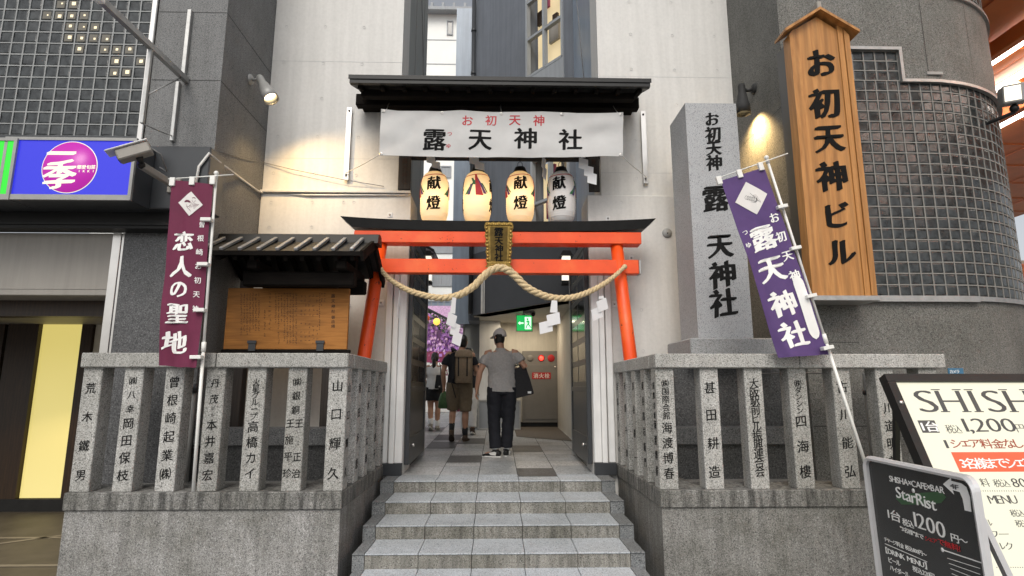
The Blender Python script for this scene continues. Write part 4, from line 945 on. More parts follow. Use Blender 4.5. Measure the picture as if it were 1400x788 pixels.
shide(548, 393, 6.2, 0.05, 0.16, 2, 0.05, 1, 70, 'thin edge-on white paper streamer against the left white door frame', 0)

# ================================================================ NOTICE BOARD with its own little roof
nb = thing('notice_board', (-2.05, 5.95, ZLG), 'roofed wooden notice board of faded writing behind the left fence', 'notice board')
YNB = 5.86; a = PY(312, 394, YNB); b = PY(474, 478, YNB)
m = MB(); m.box(a.x, b.x, YNB, YNB + 0.04, b.z, a.z, 0, 0.004); bd = m.build('board', 'boardwood', nb)
m = MB(); m.box(a.x - 0.02, b.x + 0.03, YNB + 0.0, YNB + 0.05, b.z - 0.09, b.z - 0.003, 0, 0.004); m.build('lower_rail', 'darkwood', nb)
m = MB()
for px in (345, 438): p = PY(px, 470, YNB); m.box(p.x - 0.035, p.x + 0.035, YNB - 0.012, YNB - 0.001, p.z - 0.075, p.z + 0.02, 0, 0.002); m.box(p.x - 0.045, p.x + 0.045, YNB - 0.02, YNB - 0.0125, p.z + 0.0, p.z + 0.03, 0, 0.002)
build_each(m, 'clip', 'charcoal', nb)
for x in (a.x + 0.14, b.x - 0.2):
    m = MB(); m.box(x - 0.05, x + 0.05, YNB + 0.052, YNB + 0.15, ZLG, 2.75, 0, 0.006); m.build('post', 'darkwoodv', nb)
# faded writing: title column, then brush-mark columns (illegible in the photograph)
s1 = pxs(440, 430, YNB); lettering('lettering', 'inkbr', bd, pcol('露天神社', (455.5, 405), (455.5, 426), 5.6, YNB) + pcol('御由緒', (455.5, 434), (455.5, 446), 5.2, YNB), plane_fn(YNB), 0.0008, 0.012, 0.03)
m = MB(); random.seed(5)
def marks(px, y0, y1, sz, gap=0.0):
    y = y0
    while y < y1:
        if random.random() > 0.08:
            p = PY(px, y, YNB)
            for _ in range(3):
                w = sz * s1 * random.uniform(0.3, 0.9); h = 0.0022 if random.random() < 0.6 else sz * s1 * 0.7; w = w if h < 0.005 else 0.0024
                dx = random.uniform(-.3, .3) * sz * s1; dz = random.uniform(-.35, .35) * sz * s1
                m.box(p.x + dx - w / 2, p.x + dx + w / 2, YNB - 0.0012, YNB - 0.0002, p.z + dz - h / 2, p.z + dz + h / 2)
        y += sz * 1.12 + gap
for px in (444, 440, 437): marks(px, 402, 412 if px > 441 else (421 if px == 440 else 452), 2.2)
for px in (434, 428.5, 423, 417.5, 412): marks(px, 405, 434, 3.6, 2.4); marks(px, 443 if px < 424 else 446, 470, 3.0, 2.4)
for px in (405, 401, 397, 393, 389, 385, 381, 377): marks(px, 402, random.choice((470, 468, 440, 471)), 2.6)
marks(369, 402, 455, 4.2, 1.2); marks(362, 425, 462, 2.8)
for px in (354, 350, 346, 342, 338, 334, 330): marks(px, 402, random.choice((455, 452, 460)), 2.6)
m.build('brush_marks', 'inkbr', bd)
# roof
rx0, rx1 = PY(296, 322, 5.9).x, PY(519, 330, 5.9).x
zr = PY(420, 322, 5.9).z; ye = 5.42; ze = PY(420, 346, ye).z; yr = 5.92; yk = 6.42; zk = ze - 0.05
def slope(t): return Vector((0, ye + (yr - 0.06 - ye) * t, ze + (zr - 0.07 - ze) * t))
m = MB(); m.prism([(ye, ze - 0.012), (yr, zr - 0.085), (yk, zk - 0.012), (yk, zk + 0.02), (yr, zr - 0.045), (ye, ze + 0.02)], lambda u, v, w: Vector((w, u, v)), rx0 + 0.04, rx1 - 0.06); m.build('roof', 'copper', nb)
m = MB(); m.prism([(yr - 0.11, zr - 0.10), (yr - 0.075, zr - 0.005), (yr - 0.03, zr + 0.012), (yr + 0.03, zr + 0.012), (yr + 0.075, zr - 0.005), (yr + 0.11, zr - 0.1)], lambda u, v, w: Vector((w, u, v)), rx0, rx1); m.build('ridge_cap', 'copper', nb)
m = MB(); n = 9
for i in range(n):
    x = rx0 + 0.12 + (rx1 - 0.16 - rx0 - 0.12) * i / (n - 1); A = Vector((x, ye - 0.015, ze + 0.032)); B = Vector((x, yr - 0.1, zr - 0.055)); m.bar(A, B, 0.036, 0.03, 0, (0, 0, 1), 0.004)
m.build('roof_batten', 'batten', nb)
m = MB(); m.box(rx0 + 0.03, rx1 - 0.05, ye - 0.02, ye - 0.002, ze - 0.03, ze + 0.016, 0, 0.003); m.build('eave_fascia', 'darkwood', nb)
m = MB()
for i in range(10):
    x = rx0 + 0.1 + (rx1 - rx0 - 0.26) * i / 9; m.bar((x, ye + 0.02, ze - 0.045), (x, yr, zr - 0.12), 0.04, 0.05); m.bar((x, yk - 0.02, zk - 0.045), (x, yr, zr - 0.12), 0.04, 0.05)
m.build('rafter', 'darkwood', nb)
for x, nm in ((rx1 - 0.055, 1), (rx0 + 0.035, 0)):
    m = MB(); m.bar((x, ye - 0.03, ze - 0.03), (x, yr, zr - 0.085), 0.03, 0.1); m.bar((x, yk + 0.05, zk - 0.065), (x, yr, zr - 0.085), 0.03, 0.1); build_each(m, 'bargeboard', 'darkwood', nb)
pb = PY(484, 380, 5.66)
m = MB(); zb1 = PY(400, 371, 5.62).z; zb2 = PY(400, 391, 5.62).z; m.box(PY(331, 380, 5.62).x, PY(484, 380, 5.62).x, 5.62, 5.74, zb2, zb1, 0, 0.015); m.box(PY(331, 380, 5.62).x, PY(484, 380, 5.62).x, 6.1, 6.2, zb2, zb1, 0, 0.015); m.build('eave_beam', 'darkwood', nb)
m = MB()
for x in (PY(350, 380, 5.62).x, PY(470, 380, 5.62).x): m.box(x - 0.05, x + 0.05, 5.5, 6.3, zb1 + 0.002, zb1 + 0.09, 0, 0.01); m.box(x - 0.045, x + 0.045, 5.87, 5.97, 2.7, zr - 0.12)
build_each(m, 'cross_arm', 'darkwood', nb)

# ================================================================ STONE MONUMENT
YM = 5.75
mo = thing('stone_monument', (2.28, 6.0, ZLG), 'tall square grey granite monument with large black brush characters, right of the torii', 'monument')
a0 = PY(936.5, 141, YM); a1 = PY(1006, 141, YM); b0 = PY(955, 463, YM); b1 = PY(1030, 463, YM)
xl, xr = (a0.x + b0.x) / 2 - 0.0, (a1.x + b1.x) / 2; zmb = b0.z; zmt = a0.z; dp = 0.55
m = MB(); wt = 0.0
m.add([(b0.x, YM, zmb), (b1.x, YM, zmb), (b1.x, YM + dp, zmb), (b0.x, YM + dp, zmb), (a0.x, YM, zmt), (a1.x, YM, zmt), (a1.x, YM + dp, zmt), (a0.x, YM + dp, zmt), ((a0.x + a1.x) / 2, YM + dp / 2, zmt + 0.05)], [(3, 2, 1, 0), (0, 1, 5, 4), (1, 2, 6, 5), (2, 3, 7, 6), (3, 0, 4, 7), (4, 5, 8), (5, 6, 8), (6, 7, 8), (7, 4, 8)]); sh = m.build('shaft', 'mon', mo)
m = MB(); c0 = PY(944, 463, YM - 0.12); c1 = PY(1065, 463, YM - 0.12); m.box(c0.x, c1.x, YM - 0.12, YM + dp + 0.12, PY(1000, 479, YM - 0.12).z - 0.1, zmb - 0.004, 0, 0.012); m.build('base', 'mon', mo)
m = MB(); m.box(c0.x - 0.12, c1.x + 0.12, YM + 0.10, YM + dp + 0.2, ZLG - 0.02, PY(1000, 479, YM - 0.12).z - 0.103, 0, 0.01); m.build('shaded_foundation', 'dark_gr', mo)  # dark colour paints the shade of the recess behind the posts
its = []
for ch, x, y_, s_ in (('お', 974, 163, 21), ('初', 974.5, 184, 24), ('天', 976, 203.5, 23), ('神', 976, 223, 24), ('露', 979, 272, 39), ('天', 984.5, 337, 38), ('神', 987, 375, 40), ('社', 989, 414, 40)):
    p = PY(x, y_, YM); its.append((ch, p.x, p.z, s_ * pxs(x, y_, YM), 0.95))
lettering('lettering', 'inkgr', sh, its, plane_fn(YM), 0.002, 0.035, 0.045, 0.09)

# ================================================================ BIG WOODEN SIGN
YS = 5.25
ws = thing('wooden_sign', (3.2, 5.4, 2.5), 'tall honey coloured wooden signboard with a small gabled cap and black brush characters', 'sign')
p00 = PY(1115, 404, YS); p10 = PY(1200, 404, YS); p01 = PY(1073, 44, YS); p11 = PY(1160, 60, YS)
xl = (p00.x + p01.x) / 2 + 0.01; xr = (p10.x + p11.x) / 2; zb = p00.z; ap = PY(1118, 20, YS); ze_l = PY(1070, 45, YS).z; ze_r = PY(1163, 52, YS).z; ze_ = (ze_l + ze_r) / 2; zap = ap.z; xm = (xl + xr) / 2
stile = 0.05
m = MB(); m.prism([(xl + stile, zb), (xr - 2.2 * stile, zb), (xr - 2.2 * stile, ze_ + (zap - ze_) * 0.32), (xm, zap - 0.02), (xl + stile, ze_ + 0.06)], lambda u, v, w: Vector((u, w, v)), YS + 0.012, YS + 0.12); pn = m.build('panel', 'signwood', ws)
m = MB(); m.prism([(xl, zb), (xl + stile - 0.002, zb), (xl + stile - 0.002, ze_ + 0.07), (xl, ze_ + 0.01)], lambda u, v, w: Vector((u, w, v)), YS, YS + 0.13); m.prism([(xr - 2.2 * stile + 0.002, zb), (xr - stile - 0.006, zb), (xr - stile - 0.006, ze_ + 0.08), (xr - 2.2 * stile + 0.002, ze_ + 0.12)], lambda u, v, w: Vector((u, w, v)), YS, YS + 0.13)
m.prism([(xr - stile - 0.002, zb), (xr, zb), (xr, ze_), (xr - stile - 0.002, ze_ + 0.07)], lambda u, v, w: Vector((u, w, v)), YS - 0.012, YS + 0.13); build_each(m, 'stile', 'signwood', ws)
m = MB(); ov = 0.075
for s_, xe in ((-1, xl - ov), (1, xr + ov)):
    zz = ze_ + 0.0; m.prism([(xm, zap + 0.012), (xm, zap + 0.042), (xe, zz + 0.028), (xe, zz - 0.002)], lambda u, v, w: Vector((u, w, v)), YS - 0.07, YS + 0.16)
m.build('cap_roof', 'signwood', ws)
m = MB(); m.box(xm - 0.022, xm + 0.022, YS - 0.06, YS + 0.15, zap + 0.02, zap + 0.11, 0, 0.006); m.build('cap_block', 'taupe', ws)
m = MB(); m.box(xl - 0.02, xr + 0.02, YS - 0.02, YS + 0.3, zb - 0.05, zb - 0.003, 0, 0.004); m.build('sill', 'galv', ws)
m = MB(); m.box(xl + 0.02, xl + 0.10, YS + 0.131, YR - 0.003, zb, ze_ - 0.02); m.box(xr - 0.12, xr - 0.05, YS + 0.131, YR - 0.003, zb, ze_ - 0.02); build_each(m, 'back_frame', 'charcoal', ws)
its = []
for ch, x, y_, s_ in (('お', 1124, 86, 43), ('初', 1128, 140, 45), ('天', 1134.5, 190, 42), ('神', 1138, 241, 44), ('ビ', 1145.5, 293, 40), ('ル', 1151, 345, 42)):
    p = PY(x, y_, YS); its.append((ch, p.x, p.z, s_ * pxs(x, y_, YS), 0.98))
lettering('lettering', 'ink', pn, its, plane_fn(YS + 0.012), 0.006, 0.038, 0.045, 0.08)

# ================================================================ WALL LAMPS, FLOODLIGHT
def wall_lamp(base, knee, head, tip, lab, mat, power, wallside, facing):
    t = thing('wall_lamp', base, lab, 'lamp'); base, knee, head, tip = map(Vector, (base, knee, head, tip))
    m = MB(); d = Vector(wallside); m.lathe([(0.0005, 0.03), (0.045, 0.028), (0.06, 0.015), (0.065, 0.0)], base, 20, 0, d); m.build('wall_plate', mat, t)
    m = MB(); m.tube([base + d * 0.02, (base + knee) / 2 + Vector((0, 0, -0.01)), knee], 0.018, 10); m.ball(knee, 0.034, 12); m.build('arm', mat, t)
    ax = (tip - head).normalized(); L = (tip - head).length
    m = MB(); m.lathe([(0.0005, -0.06), (0.036, -0.058), (0.042, -0.03), (0.042, 0.05), (0.05, 0.07), (0.074, L * 0.62), (0.082, L * 0.66), (0.085, L), (0.078, L), (0.072, L * 0.72)], head, 24, 0, ax); m.build('shade', mat, t)
    m = MB(); m.lathe([(0.0005, L * 0.8), (0.05, L * 0.79), (0.071, L * 0.75), (0.071, L * 0.7)], head, 20, 0, ax); m.build('bulb', 'lamp', t)
    Ld = bpy.data.lights.new('lamp_light', 'SPOT'); Ld.energy = power; Ld.color = (1, 0.66, 0.28); Ld.spot_size = R(130); Ld.spot_blend = 1.0; Ld.shadow_soft_size = 0.04
    o = bpy.data.objects.new('lamp_light', Ld); COL.objects.link(o); o.parent = t; o.location = tip + ax * 0.02 - base; o.rotation_euler = (Vector(facing)).to_track_quat('-Z', 'Y').to_euler()
bx = -2.868; b = PX(342, 109, bx); k = PY(355, 108, b.y - 0.05); h = PY(357, 110, k.y - 0.02); tp = PY(371, 136, k.y - 0.10)
wall_lamp(b, k, h, tp, 'bronze wall spotlight glowing warm yellow above the white wall at left', 'greymet', 85, (1, 0, 0), (0.42, 0.35, -1.0))
b = PX(1031, 122, 3.0); k = PY(1017, 124, b.y - 0.02); h = PY(1014, 122, k.y - 0.03); tp = PY(1016, 156, k.y - 0.03)
wall_lamp(b, k, h, tp, 'black wall spotlight beside the top of the stone monument, lighting the granite', 'blackm', 140, (-1, 0, 0), (0.5, 0.18, -0.8))
fp = ffn(SMAX * 0.0 + (XC - 3.003) + RC * 1.25, PY(1380, 150, 6).z, 0.0); fl0 = PY(1385, 130, 5.6)
t = thing('floodlight', fl0, 'boxy grey floodlight on a bracket at the building\'s rounded corner, far right', 'lamp')
rot = Matrix.Rotation(R(-28), 3, 'Z') @ Matrix.Rotation(R(12), 3, 'X')
m = MB(); m.obox(fl0, (0.22, 0.2, 0.2), rot, 0, 0.012); m.build('housing', 'greymet', t)
m = MB(); m.obox(fl0 + rot @ Vector((-0.03, -0.103, 0)), (0.14, 0.008, 0.15), rot, 0, 0.003); m.build('glass', 'lampw', t)
m = MB(); m.tube([fl0 + Vector((0, 0, -0.1)), fl0 + Vector((0, 0.02, -0.19)), fl0 + Vector((-0.1, 0.15, -0.22)), fl0 + Vector((-0.3, 0.5, -0.24))], 0.02, 8); m.ball(fl0 + Vector((0, 0.01, -0.15)), 0.045, 10); m.build('bracket', 'black', t)

# ================================================================ STEEL SIGN BRACKET, CCTV, CABLES, SHOP SIGNS (left)
t = thing('steel_bracket', PY(253, 109, YB), 'empty galvanised steel sign bracket sticking out over the shop at upper left', 'bracket')
W0 = PY(253, 108, YB - 0.04); OUT = PY(138, 0, 4.35)
m = MB(); m.bar(W0 + Vector((0, 0.035, 0)), OUT, 0.05, 0.06, 0, (0, 0, 1), 0.003); m.build('boom', 'galv', t)
m = MB(); m.obox(OUT + (OUT - W0).normalized() * 0.02, (0.07, 0.06, 0.07), None, 0, 0.006); m.build('end_plug', 'white', t)
q0 = PY(262, 14, YB - 0.03); q1 = PY(239, 193, YB - 0.03); xq = (q0.x + q1.x) / 2
m = MB(); m.box(xq - 0.02, xq + 0.02, YB - 0.045, YB - 0.002, W0.z + 0.02, q0.z, 0, 0.003); m.box(xq - 0.062, xq - 0.027, YB - 0.045, YB - 0.002, q1.z, W0.z - 0.03, 0, 0.003); build_each(m, 'wall_rail', 'galv', t)
mid = W0 + (OUT - W0) * 0.46; lowp = Vector((mid.x, mid.y, PY(203, 169, mid.y).z))
m = MB(); m.box(lowp.x - 0.016, lowp.x + 0.016, mid.y - 0.016, mid.y + 0.016, lowp.z, mid.z - 0.02, 0, 0.002); m.build('drop_rail', 'galv', t)
m = MB(); m.tube([Vector((lowp.x, mid.y, lowp.z + (mid.z - lowp.z) * 0.35)), W0 + (OUT - W0) * 0.06 + Vector((0, 0, -0.03))], 0.007, 8); m.tube([lowp, (lowp + Vector((xq, YB - 0.05, q1.z + 0.06))) / 2 + Vector((0, 0, -0.02)), Vector((xq - 0.045, YB - 0.05, q1.z + 0.05))], 0.007, 8); build_each(m, 'stay', 'galv', t)

# blue light-box sign and the green one cut by the frame
def litbox(px0, px1, py0, py1, Yf, mat, lab, back, xr_extra=0.0):
    a = PY(px0, py0, Yf); b = PY(px1, py1, Yf); t = thing('shop_sign', ((a.x + b.x) / 2, Yf + 0.1, b.z), lab, 'sign')
    m = MB(); m.box(a.x - 0.03, b.x + 0.03, Yf + 0.012, back, b.z - 0.05, a.z + 0.03, 0, 0.006); m.build('housing', 'charcoal', t)
    m = MB()
    for (x0, x1, z0, z1) in ((a.x - 0.03, b.x + 0.03, a.z + 0.002, a.z + 0.03), (a.x - 0.03, b.x + 0.03, b.z - 0.05, b.z - 0.002), (a.x - 0.03, a.x - 0.002, b.z - 0.002, a.z + 0.002), (b.x + 0.002, b.x + 0.03, b.z - 0.002, a.z + 0.002)): m.box(x0, x1, Yf - 0.012, Yf + 0.012, z0, z1)
    m.build('frame', 'greymet', t)
    m = MB(); m.box(a.x, b.x, Yf, Yf + 0.010, b.z, a.z); return t, m.build('lit_face', mat, t)
YSG = 5.02
t, face = litbox(13, 175, 192, 267, YSG, 'blue', 'lit blue shop sign with a magenta disc and white brush characters', 5.296)
cx = PY(95.5, 229, YSG); rr = 37 * pxs(95, 229, YSG)
m = MB(); m.lathe([(0.0005, 0.004), (rr, 0.004), (rr, 0.0)], (cx.x, YSG - 0.0005, cx.z), 56, 0, Vector((0, -1, 0))); m.build('disc', 'magenta', face)
m = MB(); m.lathe([(rr, 0.003), (rr + 0.006, 0.003), (rr + 0.006, 0.0), (rr, 0.0)], (cx.x, YSG - 0.0005, cx.z), 56, 0, Vector((0, -1, 0))); m.build('disc_rim', 'cyanlit', face)
def sg(px, py): p = PY(px, py, YSG); return (p.x, p.z)
its = []
for ch, x, y_, s_, k in (('一', 85, 210, 40, 1.0), ('季', 82, 239, 44, 1.05)): p = sg(x, y_); its.append((ch, p[0], p[1], s_ * pxs(x, y_, YSG), k))
lettering('lettering', 'cyanlit', face, its, lambda u, v, d: Vector((u, YSG - 0.0045 - d, v)), 0.002, 0.032, 0.05, 0.06)
its = [(c, *sg(109 + i * 6.4, 229), 6.4 * pxs(110, 229, YSG), 1.0) for i, c in enumerate('郷愛旬菜')] + [(c, *sg(109 + i * 6.4, 234.5), 4.6 * pxs(110, 229, YSG), 1.0) for i, c in enumerate('IKKI')]
lettering('small_lettering', 'cyanlit', face, its, lambda u, v, d: Vector((u, YSG - 0.0045 - d, v)), 0.002, 0.02)
litbox(-120, 9, 192, 266, YSG - 0.01, 'greenlb', 'lit green shop sign cut off by the left edge, beside the blue sign', 5.296)

# security camera
t = thing('security_camera', PY(232, 252, 5.25), 'boxy white security camera on a long arm below the steel bracket', 'security camera')
A0 = PY(238, 254, 5.28); A1 = PY(193, 226, 4.85)
m = MB(); m.bar(A0, A1, 0.05, 0.06, 0, (0, 0, 1), 0.006); m.build('arm', 'taupe', t)
m = MB(); m.obox(A0 + Vector((0, 0.01, 0)), (0.12, 0.04, 0.14), None, 0, 0.006); m.build('wall_plate', 'taupe', t)
hc = PY(184, 209, 4.75); rot = Matrix.Rotation(R(-62), 3, 'Z') @ Matrix.Rotation(R(-22), 3, 'X')
rot = Vector((-0.80, -0.25, -0.42)).to_track_quat('Y', 'Z').to_matrix()
m = MB(); m.obox(hc, (0.12, 0.26, 0.095), rot, 0, 0.01); m.build('housing', 'taupe', t)
m = MB(); m.obox(hc + rot @ Vector((0, 0.03, 0.056)), (0.15, 0.33, 0.012), rot, 0, 0.004); m.build('sunshade', 'jamb', t)
m = MB(); m.obox(hc + rot @ Vector((0, 0.132, -0.005)), (0.09, 0.006, 0.07), rot, 0, 0.002); m.build('window', 'glass', t)
m = MB(); m.tube([hc + rot @ Vector((0, -0.02, -0.05)), A1 + Vector((0, 0, 0.01))], [0.028, 0.024], 10); m.ball(A1, 0.035, 10); m.build('swivel', 'black', t)
m = MB(); m.tube([hc + rot @ Vector((0, -0.13, 0)), hc + Vector((0.16, 0.1, 0.03)), hc + Vector((0.17, 0.2, -0.09)), A1 + Vector((0.1, 0.1, 0.02))], 0.007, 8); m.build('lead', 'cable', t)
# cables
def cable(pts, r, mat, lab, name='cable'):
    m = MB(); m.tube(pts, r, 8); tag(m.build(name, mat), lab, 'cable')
cable([PY(266, 262, 5.28), PY(272, 228, 5.28), PY(286, 210, 5.28), PY(300, 222, 5.5), PX(330, 245, -2.862), PX(352, 261, -2.862), PY(362, 265, YW - 0.01), PY(420, 267, YW - 0.05), PY(560, 267, YW - 0.05)], 0.013, 'wirew', 'white conduit running from the black canopy box along the wall ledge')
cable([PY(358, 222, YW - 0.015), PY(400, 232, YW - 0.05), PY(470, 246, YW - 0.06), PY(525, 255, YW - 0.02)], 0.004, 'cable', 'thin dark wire slung across the white wall left of the lanterns', 'wire')
cable([PX(300, 208, -2.862), PX(345, 220, -2.862), PY(359, 222, YW - 0.012)], 0.004, 'cable', 'thin wire crossing the granite side face below the lit wall lamp', 'wire')
cable([PY(1145, 512, 5.3), PY(1110, 510, 5.3), PY(1040, 511, 5.4)], 0.006, 'cable', 'dark wire crossing behind the right fence posts below the flag', 'wire')
# ledge lip on the left wall
m = MB(); a = PY(350, 264, YW - 0.05); b = PY(561, 264, YW - 0.05); m.box(-2.866, XJL - 0.004, YW - 0.075, YW - 0.002, ZST_L + 0.004, ZST_L + 0.035, 0, 0.004); m.build('ledge', 'conc', wl)
# pipes behind the left fence, service sign at the right
t = thing('drain_pipe', PY(258, 600, 5.5), 'grey drain pipe standing behind the third post of the left fence', 'pipe')
x = PY(262, 560, 5.5).x; m = MB(); m.tube([(x, 5.5, ZLG), (x, 5.5, 1.62)], 0.028, 12); m.build('pipe', 'greymet', t); m = MB(); m.tube([(x, 5.5, 1.62), (x, 5.5, 1.7)], 0.04, 12); m.build('collar', 'charcoal', t)
t = thing('drain_pipe', PY(1187, 600, 5.3), 'slim grey conduit pipe standing behind the rightmost posts of the right fence', 'pipe')
x = PY(1187, 560, 5.3).x; m = MB(); m.tube([(x, 5.3, ZLG), (x, 5.3, 1.8)], 0.022, 12); m.build('pipe', 'greymet', t); m = MB(); m.tube([(x, 5.3, 1.6), (x, 5.3, 1.64)], 0.032, 12); m.build('collar', 'charcoal', t)
p = PY(1318, 508, 5.05); t = thing('camera_notice', p, 'small dark blue camera notice plate above the cream menu board', 'sign')
a = PY(1296, 503.5, 5.05); b = PY(1318, 512.5, 5.05); m = MB(); m.box(a.x, b.x, 5.05, 5.058, b.z, a.z, 0, 0.001); m.build('plate', 'bluesign', t)
m = MB(); m.tube([((a.x + b.x) / 2, 5.062, b.z - 0.3), ((a.x + b.x) / 2, 5.062, a.z)], 0.008, 8); m.build('stem', 'galv', t)
lettering('lettering', 'white', t, row_text('カメラ', a.x + 0.012, (a.z + b.z) / 2 - 0.002, 0.036), lambda u, v, d: Vector((u, 5.05 - d, v)), 0.001, 0.01)

# ================================================================ NOBORI FLAGS
def flag(top, foot_, Yf, corners, mat, lab, textfn, rod, tabs, seed, tipx):
    A = PY(*top, Yf); B = PY(*foot_, Yf); t = thing('banner_flag', B, lab, 'flag', 'tall banner flags on poles')
    ax = (A - B).normalized()
    m = MB(); J = B + (A - B) * 0.42; m.tube([B, J], 0.0135, 12); m.tube([J - ax * 0.02, J + ax * 0.06], 0.019, 12); m.tube([J, A - ax * 0.04], 0.0115, 12); m.ball(A - ax * 0.02, 0.021, 12); m.tube([A - ax * 0.075, A - ax * 0.045], 0.016, 10); m.build('pole', 'pole', t)
    r0 = PY(*rod[0], Yf - 0.02); r1 = PY(*rod[1], Yf - 0.02); m = MB(); m.tube([r0, r1], 0.0055, 8); m.build('cross_rod', 'pole', t)
    c = [PY(*p, Yf - 0.03) for p in corners]      # tl, tr, bl, br
    wd = (c[1] - c[0]).length; ht = ((c[0] - c[2]).length + (c[1] - c[3]).length) / 2
    def fn(u, v, d):
        p = c[2] * (1 - u) * (1 - v) + c[3] * u * (1 - v) + c[0] * (1 - u) * v + c[1] * u * v
        rp = 0.045 * noise.noise(Vector((u * 1.6 + seed, v * 2.5, seed))) * (1.15 - v) + 0.05 * (0.22 - abs(noise.noise(Vector((u * 2.2 + v * 1.4, v * 1.1 - u * .5, seed + 9))))) * (1.1 - v) + 0.012 * math.sin(u * 7 + v * 5 + seed) * (1.1 - v) + 0.008 * noise.noise(Vector((u * 5, v * 3 + u * 4, seed + 5)))
        ed = 0.012 * noise.noise(Vector((seed, v * 5, 1))) * (u - 0.5)
        return Vector((p.x + ed, p.y - d + rp, p.z + 0.012 * noise.noise(Vector((u * 3, seed, v * 0.5))) * (1 - v)))
    m = MB(); m.sheet(fn, 20, 70, 0.002); cl = m.build('cloth', mat, t)
    m = MB()
    for (px, py) in tabs['top']:
        p = PY(px, py, Yf - 0.03); m.obox(p, (0.045, 0.03, 0.075), Matrix.Rotation(R(tabs.get('rot', 0)), 3, 'Y'), 0, 0.003)
    for f in tabs['side']:
        p = B + (A - B) * f; s_ = tabs['dir']; xx = Vector((1, 0, -tabs.get('slope', 0))).normalized(); m.obox(p + xx * s_ * 0.03 + Vector((0, -0.04, 0)), (0.09, 0.06, 0.03), Matrix.Rotation(R(tabs.get('rot', 0)), 3, 'Y'), 0, 0.003)
    build_each(m, 'loop', 'pole', t)
    textfn(cl, lambda u, v, d: fn(u / wd, v / ht, d + 0.002), wd, ht); return t
def emblem(cl, fn, cx, cy, s_, seed):
    m = MB(); n = 10; vs = []; fs = []
    for j in range(n + 1):
        for i in range(n + 1): a, b = i / n - .5, j / n - .5; vs.append(fn(cx + (a - b) * s_, cy + (a + b) * s_ * 1.03, 0.003))
    for j in range(n):
        for i in range(n): k = j * (n + 1) + i; fs.append((k, k + 1, k + n + 2, k + n + 1))
    m.add(vs, fs); em = m.build('emblem', 'emblem', cl, fix=False); return em
def strokes(em, fn, cx, cy, s_, segs, mat):
    m = MB()
    for pts, w in segs:
        for (a, b) in zip(pts[:-1], pts[1:]):
            d = Vector((b[0] - a[0], b[1] - a[1])); L = d.length or 1e-6; nx = Vector((-d.y, d.x)) / L * w / 2
            q = [(a[0] - nx.x, a[1] - nx.y), (b[0] - nx.x, b[1] - nx.y), (b[0] + nx.x, b[1] + nx.y), (a[0] + nx.x, a[1] + nx.y)]
            m.add([fn(cx + x * s_, cy + y * s_, 0.0045) for x, y in q], [(0, 1, 2, 3)])
    m.build('emblem_drawing', mat, em, fix=False)
def tx1(cl, fn, w, h):
    U = lambda x: x * w; V = lambda y: h * (1 - y)
    lettering('lettering', 'white', cl, [(c, U(a), V(b), s_ * w, 1.0) for c, a, b, s_ in (('恋', .41, .335, .5), ('人', .40, .475, .55), ('の', .38, .60, .47), ('聖', .40, .725, .5), ('地', .37, .875, .56))], fn, 0.0012, 0.03, 0.045, 0.09, 1)
    lettering('small_lettering', 'white', cl, [(c, U(.83 - 0.004 * i), V(.235 + .0765 * i), .165 * w, 1.0) for i, c in enumerate('曽根崎お初天神')], fn, 0.0012, 0.012, 0.03, 0.09, 1)
    em = emblem(cl, fn, U(.5), V(.125), .30 * w * 1.0, 1); seg = []
    def arc(cx, cy, rx, ry, a0, a1, n=10): return [(cx + rx * math.cos(R(a0 + (a1 - a0) * i / n)), cy + ry * math.sin(R(a0 + (a1 - a0) * i / n))) for i in range(n + 1)]
    for i in range(5): seg.append((arc(-.18, .08, .18 - .025 * i, .12 - .02 * i, -10, 190), .05))     # dressed hair
    seg += [(arc(-.12, -.08, .11, .14, 180, 360), .018), (arc(.2, .25, .1, .13, 170, 370), .018)]
    seg += [(arc(.2, .38, .10 - .02 * i, .05, 0, 180, 6), .05) for i in range(2)]
    for i in range(6): seg.append(([(.08 + i * .09, .1 - .02 * i), (.0 + i * .09, -.28 + .04 * i)], .016))
    for i in range(5): seg.append(([(.22, .02 - i * .07), (.55 - i * .06, .0 - i * .08)], .014))
    for i in range(4): seg.append(([(-.24 + i * .07, -.2 - i * .06), (-.1 + i * .06, -.34 - i * .06)], .016))
    strokes(em, fn, U(.5), V(.125), .30 * w * 1.25, seg, 'maroon')
flag((296, 234), (264, 672), 4.86, [(235, 246), (291, 252), (216, 500), (270, 503)], 'maroon', 'maroon banner flag with white brush characters on a white pole before the left fence', tx1,
     ((230, 245), (319, 239)), dict(top=[(236, 249), (263, 248), (291, 247)], side=(.83, .685, .54, .395), dir=-1), 3.0, 0)
